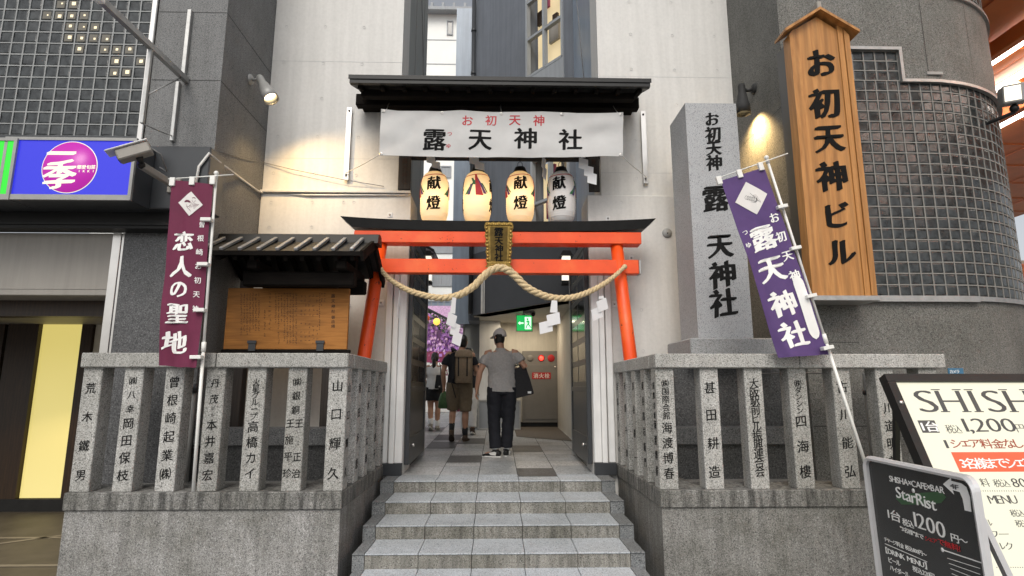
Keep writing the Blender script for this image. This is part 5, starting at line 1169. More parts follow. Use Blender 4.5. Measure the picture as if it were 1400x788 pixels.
def tx2(cl, fn, w, h):
    U = lambda x: x * w; V = lambda y: h * (1 - y)
    lettering('lettering', 'white', cl, [(c, U(a), V(b), s_ * w, 1.0) for c, a, b, s_ in (('露', .47, .365, .55), ('天', .43, .535, .58), ('神', .42, .72, .56), ('社', .42, .885, .56))], fn, 0.0012, 0.035, 0.04, 0.09, 1)
    lettering('small_lettering', 'white', cl, [('つ', U(.13), V(.315), .13 * w, 1), ('ゆ', U(.11), V(.385), .13 * w, 1)] + [(c, U(.84 + .0 * i), V(.27 + .105 * i), .23 * w, 1.0) for i, c in enumerate('お初天神')], fn, 0.0012, 0.022, 0.03, 0.09, 1)
    em = emblem(cl, fn, U(.5), V(.14), .36 * w, 2); seg = []
    random.seed(4)
    for i in range(5):
        x, y_ = -.35 + .1 * i, .12 - .06 * i; seg.append(([(x, y_), (x + .12, y_ + .1), (x + .2, y_ - .02), (x + .14, y_ - .14), (x + .02, y_ - .1), (x, y_)], .014))
    for i in range(6): seg.append(([(.0 + .05 * i, .3 - .1 * i), (.1 + .06 * i, .12 - .1 * i), (.3 + .02 * i, .1 - .07 * i)], .013))
    for i in range(4): seg.append(([(-.1 + .07 * i, -.2 - .04 * i), (.1 + .05 * i, -.3 + .02 * i), (.34 - .02 * i, .0 - .02 * i)], .013))
    strokes(em, fn, U(.5), V(.14), .36 * w * 1.05, seg, 'signtext')
    m = MB(); n = 30; vs = []
    for j in range(n + 1):
        t_ = j / n; v = .585 + .335 * t_; hw_ = .105 * min(1, 3.2 * math.sqrt(max(0, t_ * (1 - t_))) + 0.0)
        for u in range(6): vs.append(fn(U(.86 - hw_ + 2 * hw_ * u / 5), V(v), 0.004))
    m.add(vs, [(6 * j + u, 6 * j + u + 1, 6 * j + u + 7, 6 * j + u + 6) for j in range(n) for u in range(5)]); m.build('white_bar', 'white', cl, fix=False)
flag((1047, 213), (1194, 668), 4.84, [(986, 247), (1045, 229), (1066, 489), (1136, 485)], 'purple', 'purple banner flag with white characters, its pole leaning over the right fence', tx2,
     ((978, 245), (1077, 210)), dict(top=[(983, 247), (1011, 238), (1040, 228)], rot=-12, side=(.83, .70, .554, .40), dir=-1, slope=-.15), 8.0, 0)

# ================================================================ SIGNBOARDS at the right
# large cream menu board leaning back
T0 = PY(1207, 513, 3.75); q = PX(1258, 634, T0.x)
lean = math.atan2(T0.y - q.y, T0.z - q.z)
sgn = thing('menu_board', (T0.x + 0.5, q.y, 0), 'large cream menu board in a black frame leaning back at the right edge', 'menu board')
dn = (q - T0).normalized(); BHt = T0.z / -dn.z if dn.z < 0 else 1.7; BWd = 1.12
nrm = Vector((0, dn.z, -dn.y)).normalized(); nrm = nrm if nrm.y < 0 else -nrm
def bfn(u, v, d): return T0 + Vector((u, 0, 0)) + dn * v + nrm * d      # u right, v down the board
def bpoly(mb, u0, u1, v0, v1, d0, d1, mi=0): mb.prism([(u0, v0), (u1, v0), (u1, v1), (u0, v1)], bfn, d0, d1, mi)
s3 = pxs(1300, 540, 3.7); fw = 0.052
m = MB(); bpoly(m, 0, BWd, 0, fw, -0.05, 0.02); bpoly(m, 0, BWd, BHt - 0.35, BHt - 0.35 + fw, -0.05, 0.02); bpoly(m, 0, fw, fw + 0.002, BHt - 0.352, -0.05, 0.02); bpoly(m, BWd - fw, BWd, fw + 0.002, BHt - 0.352, -0.05, 0.02); m.build('frame', 'black', sgn)
m = MB(); bpoly(m, fw + 0.002, BWd - fw - 0.002, fw + 0.002, BHt - 0.354, -0.03, 0.0); fc = m.build('lit_face', 'cream_sign', sgn)
for u in (0.06, BWd - 0.12): 
    m = MB(); bpoly(m, u, u + 0.05, BHt - 0.29, BHt - 0.012, -0.04, 0.0); m.build('leg', 'black', sgn)
m = MB()
for u in (0.08, BWd - 0.1): m = MB(); m.bar(bfn(u, 0.1, -0.06), (T0.x + u, T0.y + 0.25, 0.02), 0.03, 0.03); m.build('rear_leg', 'black', sgn)
m = MB(); m.lathe([(0.0005, 0.008), (0.012, 0.007), (0.014, 0)], bfn(0.03, 0.2, 0.02), 12, 0, nrm); m.build('screw', 'steel', sgn)
def buv(px, py):       # photo pixel -> board coordinates
    r = Vector(_ray(px, py)); o = Vector((0, 0, EYE)); tt = (T0 - o).dot(nrm) / r.dot(nrm); p = o + r * tt - T0; return p.x, p.dot(dn)
bf = lambda u, v, d: bfn(u, -v, d + 0.0)
def brow(txt, px, py, hpx, bold=0.0, gap=0.06, sx=1.0):
    u, v = buv(px, py); u2, v2 = buv(px, py + hpx); return row_text(txt, u, -v, (v2 - v), bold, gap, sx)
def rect(mb, p0, p1, d, mi=0):
    (u0, v0), (u1, v1) = buv(*p0), buv(*p1); bpoly(mb, u0, u1, v0, v1, 0.0005, d, mi)
def bfit(txt, px0, px1, py, hpx, gap=0.05):
    """text fitted between two photo columns on the board"""
    u0, v = buv(px0, py); u1, v1 = buv(px1, py); h = buv(px0, py + hpx / 2)[1] - buv(px0, py - hpx / 2)[1]
    it = row_text(txt, 0, 0, h, 0, gap); L = it[-1][1] + glyph(it[-1][0], 0.0)[2] * h / 2; k = (u1 - u0) / L
    return [(c, u0 + a * k, -v, s_, k) for c, a, b, s_, _ in it]
cap = (buv(1300, 564)[1] - buv(1300, 532)[1]) / 0.72; serifs = MB(); its = []
for ch, pa, pb in (('S', 1252, 1279), ('H', 1283, 1317), ('I', 1328, 1334), ('S', 1345, 1371), ('H', 1376, 1410), ('A', 1416, 1450)):
    (ua, vv), (ub, _) = buv(pa, 548), buv(pb, 548); k = (ub - ua) / (glyph(ch, 0.0)[2] * cap); its.append((ch, (ua + ub) / 2, -vv, cap, k))
lettering('heading', 'signtext', fc, its, bf, 0.001, 0.022, thin=0.02)
for (c, a, b, s_, k) in its:      # slab serifs on the heading
    if c in 'HI':
        hw_ = glyph(c, 0.0)[2] * cap * k / 2 - 0.012
        for xo in ((-hw_, hw_) if c == 'H' else (0,)):
            for zo in (-.335, .34): bpoly(serifs, a + xo - .13 * cap, a + xo + .13 * cap, -b - zo * cap - .014 * cap, -b - zo * cap + .014 * cap, 0.0005, 0.0016)
serifs.build('heading_serif', 'signtext', fc)
m = MB(); rect(m, (1254, 575), (1285, 592), 0.001); m.build('price_tag', 'signtext', fc)
lettering('price_tag_lettering', 'white', fc, bfit('1台', 1260, 1282, 583.5, 15, .2), lambda u, v, d: bf(u, v, d + 0.001), 0.0008, 0.025)
lettering('price_lettering', 'signtext', fc, bfit('税込', 1293, 1314, 587, 13, 0) + bfit('1,200', 1317, 1387, 581, 27, .03) + bfit('円', 1389, 1401, 586, 13) + bfit('料', 1340, 1352, 660, 13) + bfit('税込', 1358, 1380, 661, 12, 0) + bfit('800', 1383, 1412, 660, 18) + bfit('MENU', 1351, 1390, 683, 17, .03) + bfit('税込', 1381, 1400, 702, 11, 0) + bfit('ビール', 1333, 1356, 715, 11) + bfit('税込', 1388, 1408, 716, 11, 0) + bfit('サワー', 1337, 1379, 731, 12) + bfit('ミルク', 1352, 1385, 747, 12), bf, 0.001, 0.016, thin=0.014)
lettering('share_lettering', 'brownp', fc, bfit('シェア料金なし', 1300, 1398, 607, 14, 0), bf, 0.001, 0.014)
m = MB(); rect(m, (1300, 618.5), (1440, 645), 0.001)
o = m.build('orange_band', 'orangep', fc); lettering('band_lettering', 'white', fc, bfit('3名様までシェア', 1313, 1414, 634, 16, 0), lambda u, v, d: bf(u, v, d + 0.001), 0.0008, 0.022)
m = MB()
for i in range(30):
    for (px, py) in ((1340 + i * 3.2, 671.5), (1362 + i * 3.2, 776)): rect(m, (px, py - .6), (px + 1.6, py + .6), 0.0012)
rect(m, (1293, 602), (1294.2, 613), 0.0012); rect(m, (1366, 762), (1371, 763.3), 0.0012); m.build('dotted_rule', 'signtext', fc)

# small black poster stand, side-on to the street
PL = PY(1185, 622, 2.75); topz = PL.z
rr_ = _ray(1338, 652); tt = (topz - EYE) / rr_[2]; PR = Vector((rr_[0] * tt, rr_[1] * tt, topz))
dr = (PR - PL); SW = dr.length; dr.normalize(); up = Vector((0, 0, 1)); nn = dr.cross(up).normalized()
if nn.dot(Vector((0, 0, EYE)) - PL) < 0: nn = -nn
bk = R(-1.5); upv = (up * math.cos(bk) - nn * math.sin(bk)).normalized(); nv = (nn * math.cos(bk) + up * math.sin(bk)).normalized()
SHt = topz - 0.12
pstand = thing('poster_stand', ((PL.x + PR.x) / 2, (PL.y + PR.y) / 2, 0), 'black poster stand with rounded aluminium frame standing before the cream menu board', 'poster stand')
def sfn(u, v, d): return PL + dr * u - upv * v + nv * d
def rrect(x0, x1, y0, y1, r, n=6):
    o = []
    for (cx, cy, a0) in ((x1 - r, y0 + r, -90), (x1 - r, y1 - r, 0), (x0 + r, y1 - r, 90), (x0 + r, y0 + r, 180)):
        for i in range(n + 1): a = R(a0 + 90 * i / n); o.append((cx + r * math.cos(a), cy + r * math.sin(a)))
    return o
m = MB(); ou = rrect(0, SW, 0, SHt, 0.05); inn = rrect(0.02, SW - 0.02, 0.02, SHt - 0.02, 0.03); n = len(ou)
vs = [sfn(*p, 0.0) for p in ou] + [sfn(*p, 0.018) for p in ou] + [sfn(p[0] * .985 + SW * .0075, p[1] * .985 + SHt * .0075, 0.028) for p in ou] + [sfn(*p, 0.022) for p in inn] + [sfn(*p, 0.010) for p in inn] + [sfn(*p, 0.0) for p in inn]
fs = [(k * n + i, k * n + (i + 1) % n, (k + 1) * n + (i + 1) % n, (k + 1) * n + i) for k in range(5) for i in range(n)] + [(5 * n + i, 5 * n + (i + 1) % n, (i + 1) % n, i) for i in range(n)]
m.add(vs, fs, 0, False); m.build('frame', 'alu', pstand)
m = MB(); m.prism(rrect(0.0215, SW - 0.0215, 0.0215, SHt - 0.0215, 0.028), sfn, -0.004, 0.009); po = m.build('poster', 'chalk', pstand)
m = MB()
for u in (0.05, SW - 0.05): m.bar(sfn(u, SHt - 0.01, -0.012), (sfn(u, SHt, -0.012).x, sfn(u, SHt, -0.012).y, 0.01), 0.03, 0.02); m.bar(sfn(u, 0.15, -0.02), Vector((sfn(u, SHt, 0).x, sfn(u, SHt, 0).y, 0.01)) - nn * 0.42, 0.025, 0.02)
m.build('leg', 'alu', pstand)
def suv(px, py):
    r = Vector(_ray(px, py)); o = Vector((0, 0, EYE)); tt = (PL - o).dot(nv) / r.dot(nv); p = o + r * tt - PL; return p.dot(dr), -p.dot(upv)
sf = lambda u, v, d: sfn(u, -v, 0.009 + d)
def srow(txt, p0, p1, hpx, bold=0.0, gap=0.05, fit=True):
    """characters between two photo pixels"""
    (u0, v0), (u1, v1) = suv(*p0), suv(*p1); h = suv(p0[0], p0[1] + hpx)[1] - v0
    it = row_text(txt, 0, 0, h, bold, gap); L = max(a + 0 for _, a, _, _, _ in it) + h * .4; k = (u1 - u0) / L
    return [(c, u0 + a * k, -(v0 + (v1 - v0) * (a / L)), s_, sx * k if fit else sx) for c, a, b, s_, sx in it]
lettering('lettering', 'white', po, srow('SHISHA×CAFE×BAR', (1219, 654), (1296, 671), 11, .01) + srow('1台', (1217, 702), (1234, 708), 15, .01, .16) + srow('税込', (1237, 713), (1252, 718), 10) + srow('円～', (1304, 735), (1326, 741), 12) + srow('"3名様"まで', (1234, 722), (1266, 735), 7) + srow('チャージ料金 税込800円～', (1212, 737), (1270, 759), 6.5) + srow('【DRINK MENU】', (1214, 752), (1273, 775), 9, .01) + srow('ビール', (1218, 765), (1234, 771), 8) + srow('税込220円', (1251, 777), (1281, 789), 8) + srow('ハイボール', (1220, 776), (1246, 787), 8), sf, 0.0008, 0.008)
lettering('price_number', 'white', po, srow('1200', (1253, 709), (1301, 728), 29, .0, .06), sf, 0.0008, 0.03, thin=0.02)
lettering('shop_name', 'white', po, srow('StarRist', (1228, 672), (1288, 692), 21, .02, .03), sf, 0.0008, 0.012, 0, 0.1)
lettering('red_lettering', 'red', po, srow('シェア', (1268, 736), (1285, 741), 7) + srow('で無料!', (1286, 740), (1320, 752), 9, .01), sf, 0.0008, 0.015)
def spoly(mb, pts, d0, d1, mi=0): mb.prism([suv(*p) for p in pts], lambda u, v, d: sfn(u, v, d), 0.0095 + d0, 0.0095 + d1, mi)
m = MB(); spoly(m, [(1293, 662), (1304, 653), (1304, 657.5), (1318, 661), (1325, 666), (1330, 680), (1332, 700), (1323, 698), (1320, 682), (1316, 673), (1306, 670), (1308, 676)], 0, 0.001); m.build('arrow', 'white', po)
lettering('floor_number', 'signtext', po, srow('4F', (1303, 663.5), (1318, 668), 9), lambda u, v, d: sf(u, v, d + .002), 0.0006, 0.01)
m = MB(); spoly(m, [(1292, 751), (1346, 769), (1346, 770.5), (1292, 752.6)], 0, .0008); spoly(m, [(1213, 743), (1271, 768), (1271, 768.8), (1213, 743.8)], 0, .0008)
c_ = suv(1292, 752); m.lathe([(0.0005, 0.001), (0.008, 0.001), (0.008, 0)], sfn(c_[0], c_[1], 0.0095), 14, 0, nv)
for k in range(4): spoly(m, [(1299 + k * 2, 763 + k * 7), (1344, 777 + k * 8), (1344, 777.8 + k * 8), (1299 + k * 2, 763.7 + k * 7)], 0, .0008)
m.build('rule', 'white', po)
m = MB(); spoly(m, [(1228, 682), (1234, 676), (1262, 674), (1290, 672), (1297, 680), (1290, 688), (1260, 690), (1236, 690)], -0.0003, .0002); m.build('green_smudge', 'chalkgreen', po)
m = MB(); c2 = suv(1252, 671); m.lathe([(0.0005, 0.0012), (0.009, 0.0012), (0.009, 0)], sfn(c2[0], c2[1], 0.0095), 14, 0, nv); m.build('star_dot', 'white', po)

# ================================================================ ALLEY BUILDINGS behind the gate
t = thing('alley_building', (-2.5, 8.2, 0), 'grey green panelled building side left of the alley, beyond the white wall', 'building')
m = MB(); m.box(-4.5, -1.24, 7.31, 9.2, 0, 9.2); m.build('side_wall', 'greypan', t)
m = MB()
for y in (7.9, 8.75): m.box(-1.238, -1.232, y, y + 0.02, 3.4, 9.1)
m.bar((-1.233, 7.9, 9), (-1.233, 9.1, 6.0), 0.012, 0.012, 0, (1, 0, 0)); m.build('panel_joint', 'cable', t)
m = MB(); m.box(-1.24, -1.16, 9.02, 9.14, 0.75, 3.9); m.build('corner_post', 'charcoal', t)

E0 = Vector((-0.47, 11.35, 0)); E1 = Vector((1.29, 9.05, 0)); ed = (E1 - E0).normalized(); en = Vector((ed.y, -ed.x, 0)); en = en if en.y < 0 else -en
def dfn(s, z, d): return E0 + ed * s + en * d + Vector((0, 0, z))
def duv(px, py): r = Vector(_ray(px, py)); o = Vector((0, 0, EYE)); k = (E0 - o).dot(en) / r.dot(en); p = o + r * k; return (p - E0).dot(ed), p.z
SD = (E1 - E0).length
gb = thing('office_building', (0.5, 11, 0), 'blue grey building with a slanting wall and lit windows, beyond the gate', 'building')
def dbox(mb, s0, s1, z0, z1, d0, d1, mi=0): mb.prism([(s0, z0), (s1, z0), (s1, z1), (s0, z1)], dfn, d0, d1, mi)
zs_ = 3.07
w1 = (duv(720, 100)[0], duv(771, 70)[0], duv(720, 105)[1]); w2 = (duv(727, 330)[0], duv(781, 330)[0], duv(745, 338)[1], 5.72)
m = MB(); dbox(m, -0.0, w1[0], 4.3, 10.4, -0.3, 0); dbox(m, w1[0], SD, 5.75, w1[2] - 0.55, -0.3, 0) ; dbox(m, w1[1], SD, w1[2] - 0.55, 10.4, -0.3, 0); dbox(m, w1[0], w2[0], 4.3, 5.75, -0.3, 0); dbox(m, w2[1], SD, 4.3, 5.75, -0.3, 0)
m.box(E0.x - 0.12, E0.x + 0.1, E0.y + 0.25, E0.y + 3, 3.0, 10.4); m.build('wall', 'blgrey', gb)
m = MB(); m.box(PY(624, 50, 12.2).x, E0.x - 0.122, 12.2, 13, 3.0, 10.4); m.build('side_wing', 'bluep', gb)
m = MB(); dbox(m, w1[0], w1[1], w1[2] - 0.55, w1[2] - 0.05, -0.3, 0.02); m.build('sill_panel', 'ltgrey', gb)
m = MB(); m.box(1.285, 3.5, 7.31, 9.03, 3.2, 9.2); m.build('side_panel', 'bluep', gb)
m = MB(); m.tube([(1.282, 7.9, 6), (1.282, 8.9, 9.1)], 0.008, 6); m.build('side_wire', 'cable', gb)
m = MB(); dbox(m, -0.02, SD, zs_, 4.3, -0.3, 0.05); m.build('slate_band', 'slate', gb)
m = MB(); dbox(m, 0.35, 0.38, zs_, 4.1, 0.052, 0.08); dbox(m, 0.42, 0.435, zs_, 4.1, 0.052, 0.07); build_each(m, 'white_pipe', 'wirew', gb)
def window(s0, s1, z0, z1, rows, lit):
    fr = MB(); f = 0.05
    zz = [z0 + (z1 - z0) * i / rows for i in range(rows + 1)]
    for s in (s0, (s0 + s1) / 2 - f / 2, s1 - f): dbox(fr, s, s + f, z0, z1, -0.06, 0.03)
    for z in zz: dbox(fr, s0 + f, s1 - f, z - f / 2, z + f / 2, -0.055, 0.025)
    w = fr.build('window', 'ltgrey', gb)
    g = MB(); dbox(g, s0 + f, s1 - f, z0 + f / 2, z1 - f / 2, -0.26, -0.25); g.build('lit_interior', 'roomlit', w)
    g = MB(); random.seed(int(z0 * 10))
    for _ in range(9):
        a = random.uniform(s0 + f, s1 - 0.3); b = random.uniform(z0 + 0.05, z1 - 0.4); dbox(g, a, a + random.uniform(.06, .28), b, b + random.uniform(.1, .5), -0.24, -0.19, random.choice((0, 1, 2)))
    g.build('furniture', ['brown', 'taupe', 'pinkw'], w)
window(w1[0], w1[1], w1[2] - 0.05, w1[2] + 3.05, 4, True)
window(w2[0], w2[1], w2[2], w2[3], 2, False)
m = MB(); m.tube([dfn(0.0, 3.1, 0.08), dfn(0.0, 10.3, 0.08)], 0.045, 12)
for z in (6.2, 7.2, 8.2, 9.2, 10.2): m.tube([dfn(0, z, 0.08), dfn(0, z + 0.06, 0.08)], 0.056, 12)
m.build('downpipe', 'charcoal', gb)
# ground floor recess: ceiling, back wall, column, side wall
YBK = 12.6
m = MB(); m.add([E0 + Vector((0, 0, zs_)), E1 + Vector((0, 0, zs_)), Vector((1.29, YBK, zs_)), Vector((E0.x, YBK, zs_))], [(0, 1, 2, 3)])
m.add([E0 + Vector((0, 0, zs_ + 0.1)), E1 + Vector((0, 0, zs_ + 0.1)), Vector((1.29, YBK, zs_ + 0.1)), Vector((E0.x, YBK, zs_ + 0.1))], [(0, 1, 2, 3)]); m.build('recess_ceiling', 'cream', gb, fix=False)
m = MB(); m.box(-0.75, 1.5, YBK, YBK + 0.2, 0, zs_ + 0.1); m.box(1.292, 1.5, 7.31, YBK, 0.0, 3.19); m.build('recess_wall', 'cream', gb)
cx0, cx1 = PY(655, 500, 12.2).x, PY(684, 500, 12.2).x
m = MB(); m.box(cx0, cx1, 12.2, YBK - 0.003, 0, zs_ - 0.003, 0, 0.006); m.build('column', 'jamb', gb)
m = MB(); m.box(PY(635, 500, 12.3).x, cx0 - 0.004, 12.3, YBK + 0.1, 0, zs_ - 0.003); m.build('grey_pier', 'greypan', gb)
m = MB(); m.box(cx1 + 0.003, 1.29, YBK - 0.02, YBK - 0.002, zpath(YBK) - 0.1, zpath(YBK) + 0.1); m.build('skirting', 'black', gb)
m = MB(); x_ = PY(771, 500, YBK - 0.03).x; m.box(x_ - 0.02, x_ + 0.11, YBK - 0.05, YBK - 0.022, zpath(YBK), 2.2); m.build('brown_door', 'brown', gb)
L = bpy.data.lights.new('recess_fill', 'AREA'); L.energy = 11; L.color = (1, 0.84, 0.62); L.shape = 'RECTANGLE'; L.size = 0.9; L.size_y = 0.25  # added to brighten the recess; no source in view
o = bpy.data.objects.new('recess_fill', L); COL.objects.link(o); o.location = (0.55, 11.9, zs_ - 0.045)
m = MB(); m.lathe([(0.0005, -.02), (.09, -.018), (.11, 0)], (0.55, 11.9, zs_ - .002), 20); m.build('added_ceiling_light', 'lampw', gb)  # made-up fixture for the added recess light
m = MB(); yy0, yy1 = 9.9, 12.55; m.add([(0.35, yy0 + 0.75, zpath(yy0 + .75) + 0.006), (1.27, yy0, zpath(yy0) + 0.006), (1.27, yy1, zpath(yy1) + 0.006), (0.35, yy1, zpath(yy1) + 0.006)], [(0, 1, 2, 3)])
fm_ = m.build('floor_mat', 'carpet'); tag(fm_, 'dark brown floor mat lying before the grey hydrant cabinet', 'mat')
# exit signs
def exit_sign(px, py, wpx, Yp, lab, rz=0):
    s = pxs(px, py, Yp); p = PY(px, py, Yp); w = wpx * s; t = thing('exit_sign', p, lab, 'exit sign')
    rm = Matrix.Rotation(R(rz), 3, 'Z')
    def e(u, v, d): return p + rm @ Vector((u, -d, v))
    def bx(mb, u0, u1, v0, v1, d0, d1): mb.prism([(u0, v0), (u1, v0), (u1, v1), (u0, v1)], e, d0, d1)
    m = MB(); bx(m, -w / 2 - .01, w / 2 + .01, -w / 2 - .01, w / 2 + .01, -0.05, -0.001); bx(m, -0.02, 0.02, w / 2 + .01, zs_ - p.z, -0.03, -0.015); m.build('housing', 'greypan', t)
    m = MB(); bx(m, -w / 2, w / 2, -w / 2, w / 2, 0, 0.004); m.build('lit_face', 'exitg', t)
    m = MB(); bx(m, 0.02 * w, 0.44 * w, -0.4 * w, 0.4 * w, 0.0045, 0.006)                      # doorway
    m.prism([(-.42 * w, 0), (-.28 * w, .13 * w), (-.28 * w, .05 * w), (-.06 * w, .05 * w), (-.06 * w, -.05 * w), (-.28 * w, -.05 * w), (-.28 * w, -.13 * w)], e, 0.0045, 0.006); m.build('pictogram', 'exitw', t)
    m = MB()          # running figure
    def limb(a, b, r): q = Vector((b[0] - a[0], b[1] - a[1])).normalized(); n_ = (-q.y * r, q.x * r); m.prism([((a[0] - n_[0]) * w, (a[1] - n_[1]) * w), ((b[0] - n_[0]) * w, (b[1] - n_[1]) * w), ((b[0] + n_[0]) * w, (b[1] + n_[1]) * w), ((a[0] + n_[0]) * w, (a[1] + n_[1]) * w)], e, 0.0065, 0.008)
    m.lathe([(0.0005, 0.008), (.06 * w, 0.008), (.06 * w, 0.006)], e(.2 * w, .26 * w, 0), 12, 0, rm @ Vector((0, -1, 0)))
    limb((.22, .18), (.25, -.06), .05); limb((.25, -.06), (.14, -.18), .035); limb((.14, -.18), (.10, -.34), .03); limb((.25, -.06), (.35, -.2), .035); limb((.35, -.2), (.42, -.3), .03); limb((.22, .16), (.1, .06), .025); limb((.22, .16), (.36, .04), .025)
    m.build('running_figure', 'exitg', t)
exit_sign(717, 442, 21, 11.0, 'green lit exit sign with a running figure hanging from the recess ceiling')
exit_sign(789, 443, 12, 9.6, 'small green lit exit sign seen edge-on by the right gate door', 35)
# dome camera under the soffit
p = PZ(728, 431, zs_ - 0.05); t = thing('dome_camera', (p.x, 10.6, zs_), 'small dark dome camera on the ceiling right of the green exit sign', 'camera')
m = MB(); c = Vector((PY(728, 430, 10.6).x, 10.6, zs_ - 0.045)); m.ball(c, 0.055, 14); m.obox(c + Vector((-.1, 0, 0.02)), (0.16, 0.05, 0.05), None, 0, 0.01); m.build('housing', 'greymet', t)
m = MB(); m.ball(c + Vector((0.01, -0.03, -0.02)), 0.04, 12); m.build('lens', 'black', t)
# hydrant cabinet
Yc = YBK - 0.07; a = PY(714, 480, Yc); b = PY(769, 578, Yc)
t = thing('hydrant_cabinet', ((a.x + b.x) / 2, Yc, zpath(YBK)), 'grey fire hydrant cabinet with a red sign and glowing red lamp on the cream wall', 'hydrant cabinet')
zsp = PY(740, 498, Yc).z; m = MB(); m.box(a.x, b.x, Yc, YBK - 0.003, b.z, a.z, 0, 0.008); m.build('case', 'cab', t)
m = MB(); m.box(a.x + 0.05, b.x - 0.09, Yc - 0.012, Yc - 0.001, b.z + 0.07, zsp - 0.015, 0, 0.004); m.build('door', 'cab', t)
def disc(px, py, rpx, mat, nm, h=0.02):
    p = PY(px, py, Yc); r = rpx * pxs(px, py, Yc); m = MB(); m.lathe([(0.0005, h), (r * .7, h * .9), (r, h * .3), (r, 0)], (p.x, Yc - 0.001, p.z), 20, 0, Vector((0, -1, 0))); m.build(nm, mat, t)
disc(740, 490, 3.0, 'redlamp', 'indicator_lamp', 0.04); disc(740, 490, 4.6, 'red', 'lamp_ring', 0.012); disc(753.5, 490, 5.0, 'red', 'alarm_button'); disc(725, 490, 4.5, 'cab', 'speaker'); disc(759, 502, 1.6, 'steel', 'knob')
q0 = PY(727.5, 509.5, Yc - .015); q1 = PY(753, 518.5, Yc - .015); m = MB(); m.box(q0.x, q1.x, Yc - 0.018, Yc - 0.0125, q1.z, q0.z); pl_ = m.build('red_sign', 'red', t)
sz = 7 * pxs(740, 514, Yc); lettering('lettering', 'white', pl_, [(c, q0.x + (q1.x - q0.x) * (.2 + .3 * i), (q0.z + q1.z) / 2, sz, 1) for i, c in enumerate('消火栓')], lambda u, v, d: Vector((u, Yc - 0.018 - d, v)), 0.001, 0.02)
# pale box counter
a = PY(653, 547, 11.9); b = PY(712, 587, 11.9); t = thing('storage_box', ((a.x + b.x) / 2, 12, zpath(12)), 'pale grey framed storage box standing against the white column', 'box')
m = MB(); m.box(a.x + 0.03, b.x - 0.03, 11.92, 12.15, zpath(12) + 0.03, a.z - 0.03); m.build('body', 'ltgrey', t)
m = MB()
for (x0, x1, z0, z1) in ((a.x, a.x + .035, zpath(12), a.z), (b.x - .035, b.x, zpath(12), a.z), (a.x + .036, b.x - .036, zpath(12), zpath(12) + .035), (a.x + .036, b.x - .036, a.z - .035, a.z)): m.box(x0, x1, 11.9, 12.17, z0, z1, 0, 0.004)
m.build('frame', 'galv', t)
# andon wall lamps in the alley
for (px, lab) in ((584, 'white box lamp with black caps on the left alley wall, seen under the torii'), (774, 'white box lamp with black caps on the right alley wall, seen under the torii')):
    Yp = 9.3 if px < 600 else 8.9; p = PY(px, 368, Yp); s = pxs(px, 368, Yp); t = thing('box_lamp', p, lab, 'lamp', 'box lamps on the alley walls')
    m = MB(); m.box(p.x - 5.5 * s, p.x + 5.5 * s, Yp - .07, Yp + .07, p.z - 17 * s, p.z + 17 * s, 0, 0.006); m.build('lamp_box', 'lampw', t)
    m = MB(); m.box(p.x - 7 * s, p.x + 7 * s, Yp - .09, Yp + .09, p.z - 22 * s, p.z - 17.2 * s, 0, 0.004); m.prism([(p.x - 9 * s, p.z + 17.2 * s), (p.x + 9 * s, p.z + 17.2 * s), (p.x + 5 * s, p.z + 24 * s), (p.x - 5 * s, p.z + 24 * s)], lambda u, v, w: Vector((u, w, v)), Yp - .1, Yp + .1)
    xw = -1.16 if px < 600 else 1.283; m.bar((p.x, Yp, p.z - 20 * s), (xw, Yp, p.z - 20 * s), 0.04, 0.03); m.build('cap', 'black', t)
# little tiled eave on the alley's left
p = PY(586, 342, 9.6); t = thing('small_eave', p, 'small black roof eave jutting over the alley behind the torii\'s left side', 'eave')
m = MB(); m.prism([(p.x - 0.2, p.z + 0.12), (p.x + 0.13, p.z - 0.07), (p.x + 0.13, p.z - 0.11), (p.x - 0.2, p.z + 0.04)], lambda u, v, w: Vector((u, w, v)), 9.25, 10.2); m.build('roof', 'black', t)
m = MB(); m.bar((p.x + 0.1, 9.5, p.z - 0.12), (p.x + 0.1, 9.5, p.z - 0.2), 0.02, 0.02); m.bar((-1.24, 9.5, p.z + 0.02), (p.x + 0.1, 9.5, p.z - 0.1), 0.03, 0.03); m.build('bracket', 'black', t)
# far white building
YFW = 24.0; t = thing('far_building', (-2.4, YFW, 0), 'far white rendered building with dark windows closing the alley', 'building')
zt = PY(605, 20, YFW).z; xa, xb = PY(560, 200, YFW).x, PY(641, 200, YFW).x
m = MB(); m.box(xa, xb, YFW, YFW + 3, 0, zt); m.box(xa - 9, xa - 0.01, YFW - 6, YFW + 3, 0, 9); m.build('wall', 'farwhite', t)
m = MB(); m.box(xa - 0.2, xb + 0.2, YFW - 0.35, YFW + 3.2, zt + 0.002, zt + 0.14); m.box(xa - .1, xb + .1, YFW - .45, YFW - .36, zt - .05, zt + .1); m.build('eave', 'ltgrey', t)
m = MB()
for i in range(6): m.box(xa + 0.3 + i * 0.5, xa + 0.4 + i * 0.5, YFW - 0.3, YFW + 0.2, zt + 0.145, zt + 0.4)
m.build('snow_stop', 'ltgrey', t)
m = MB()
for py in (55, 88): z = PY(605, py, YFW).z; m.box(xa, xb, YFW - 0.012, YFW - 0.001, z - 0.02, z + 0.02)
m.build('string_line', 'ltgrey', t)
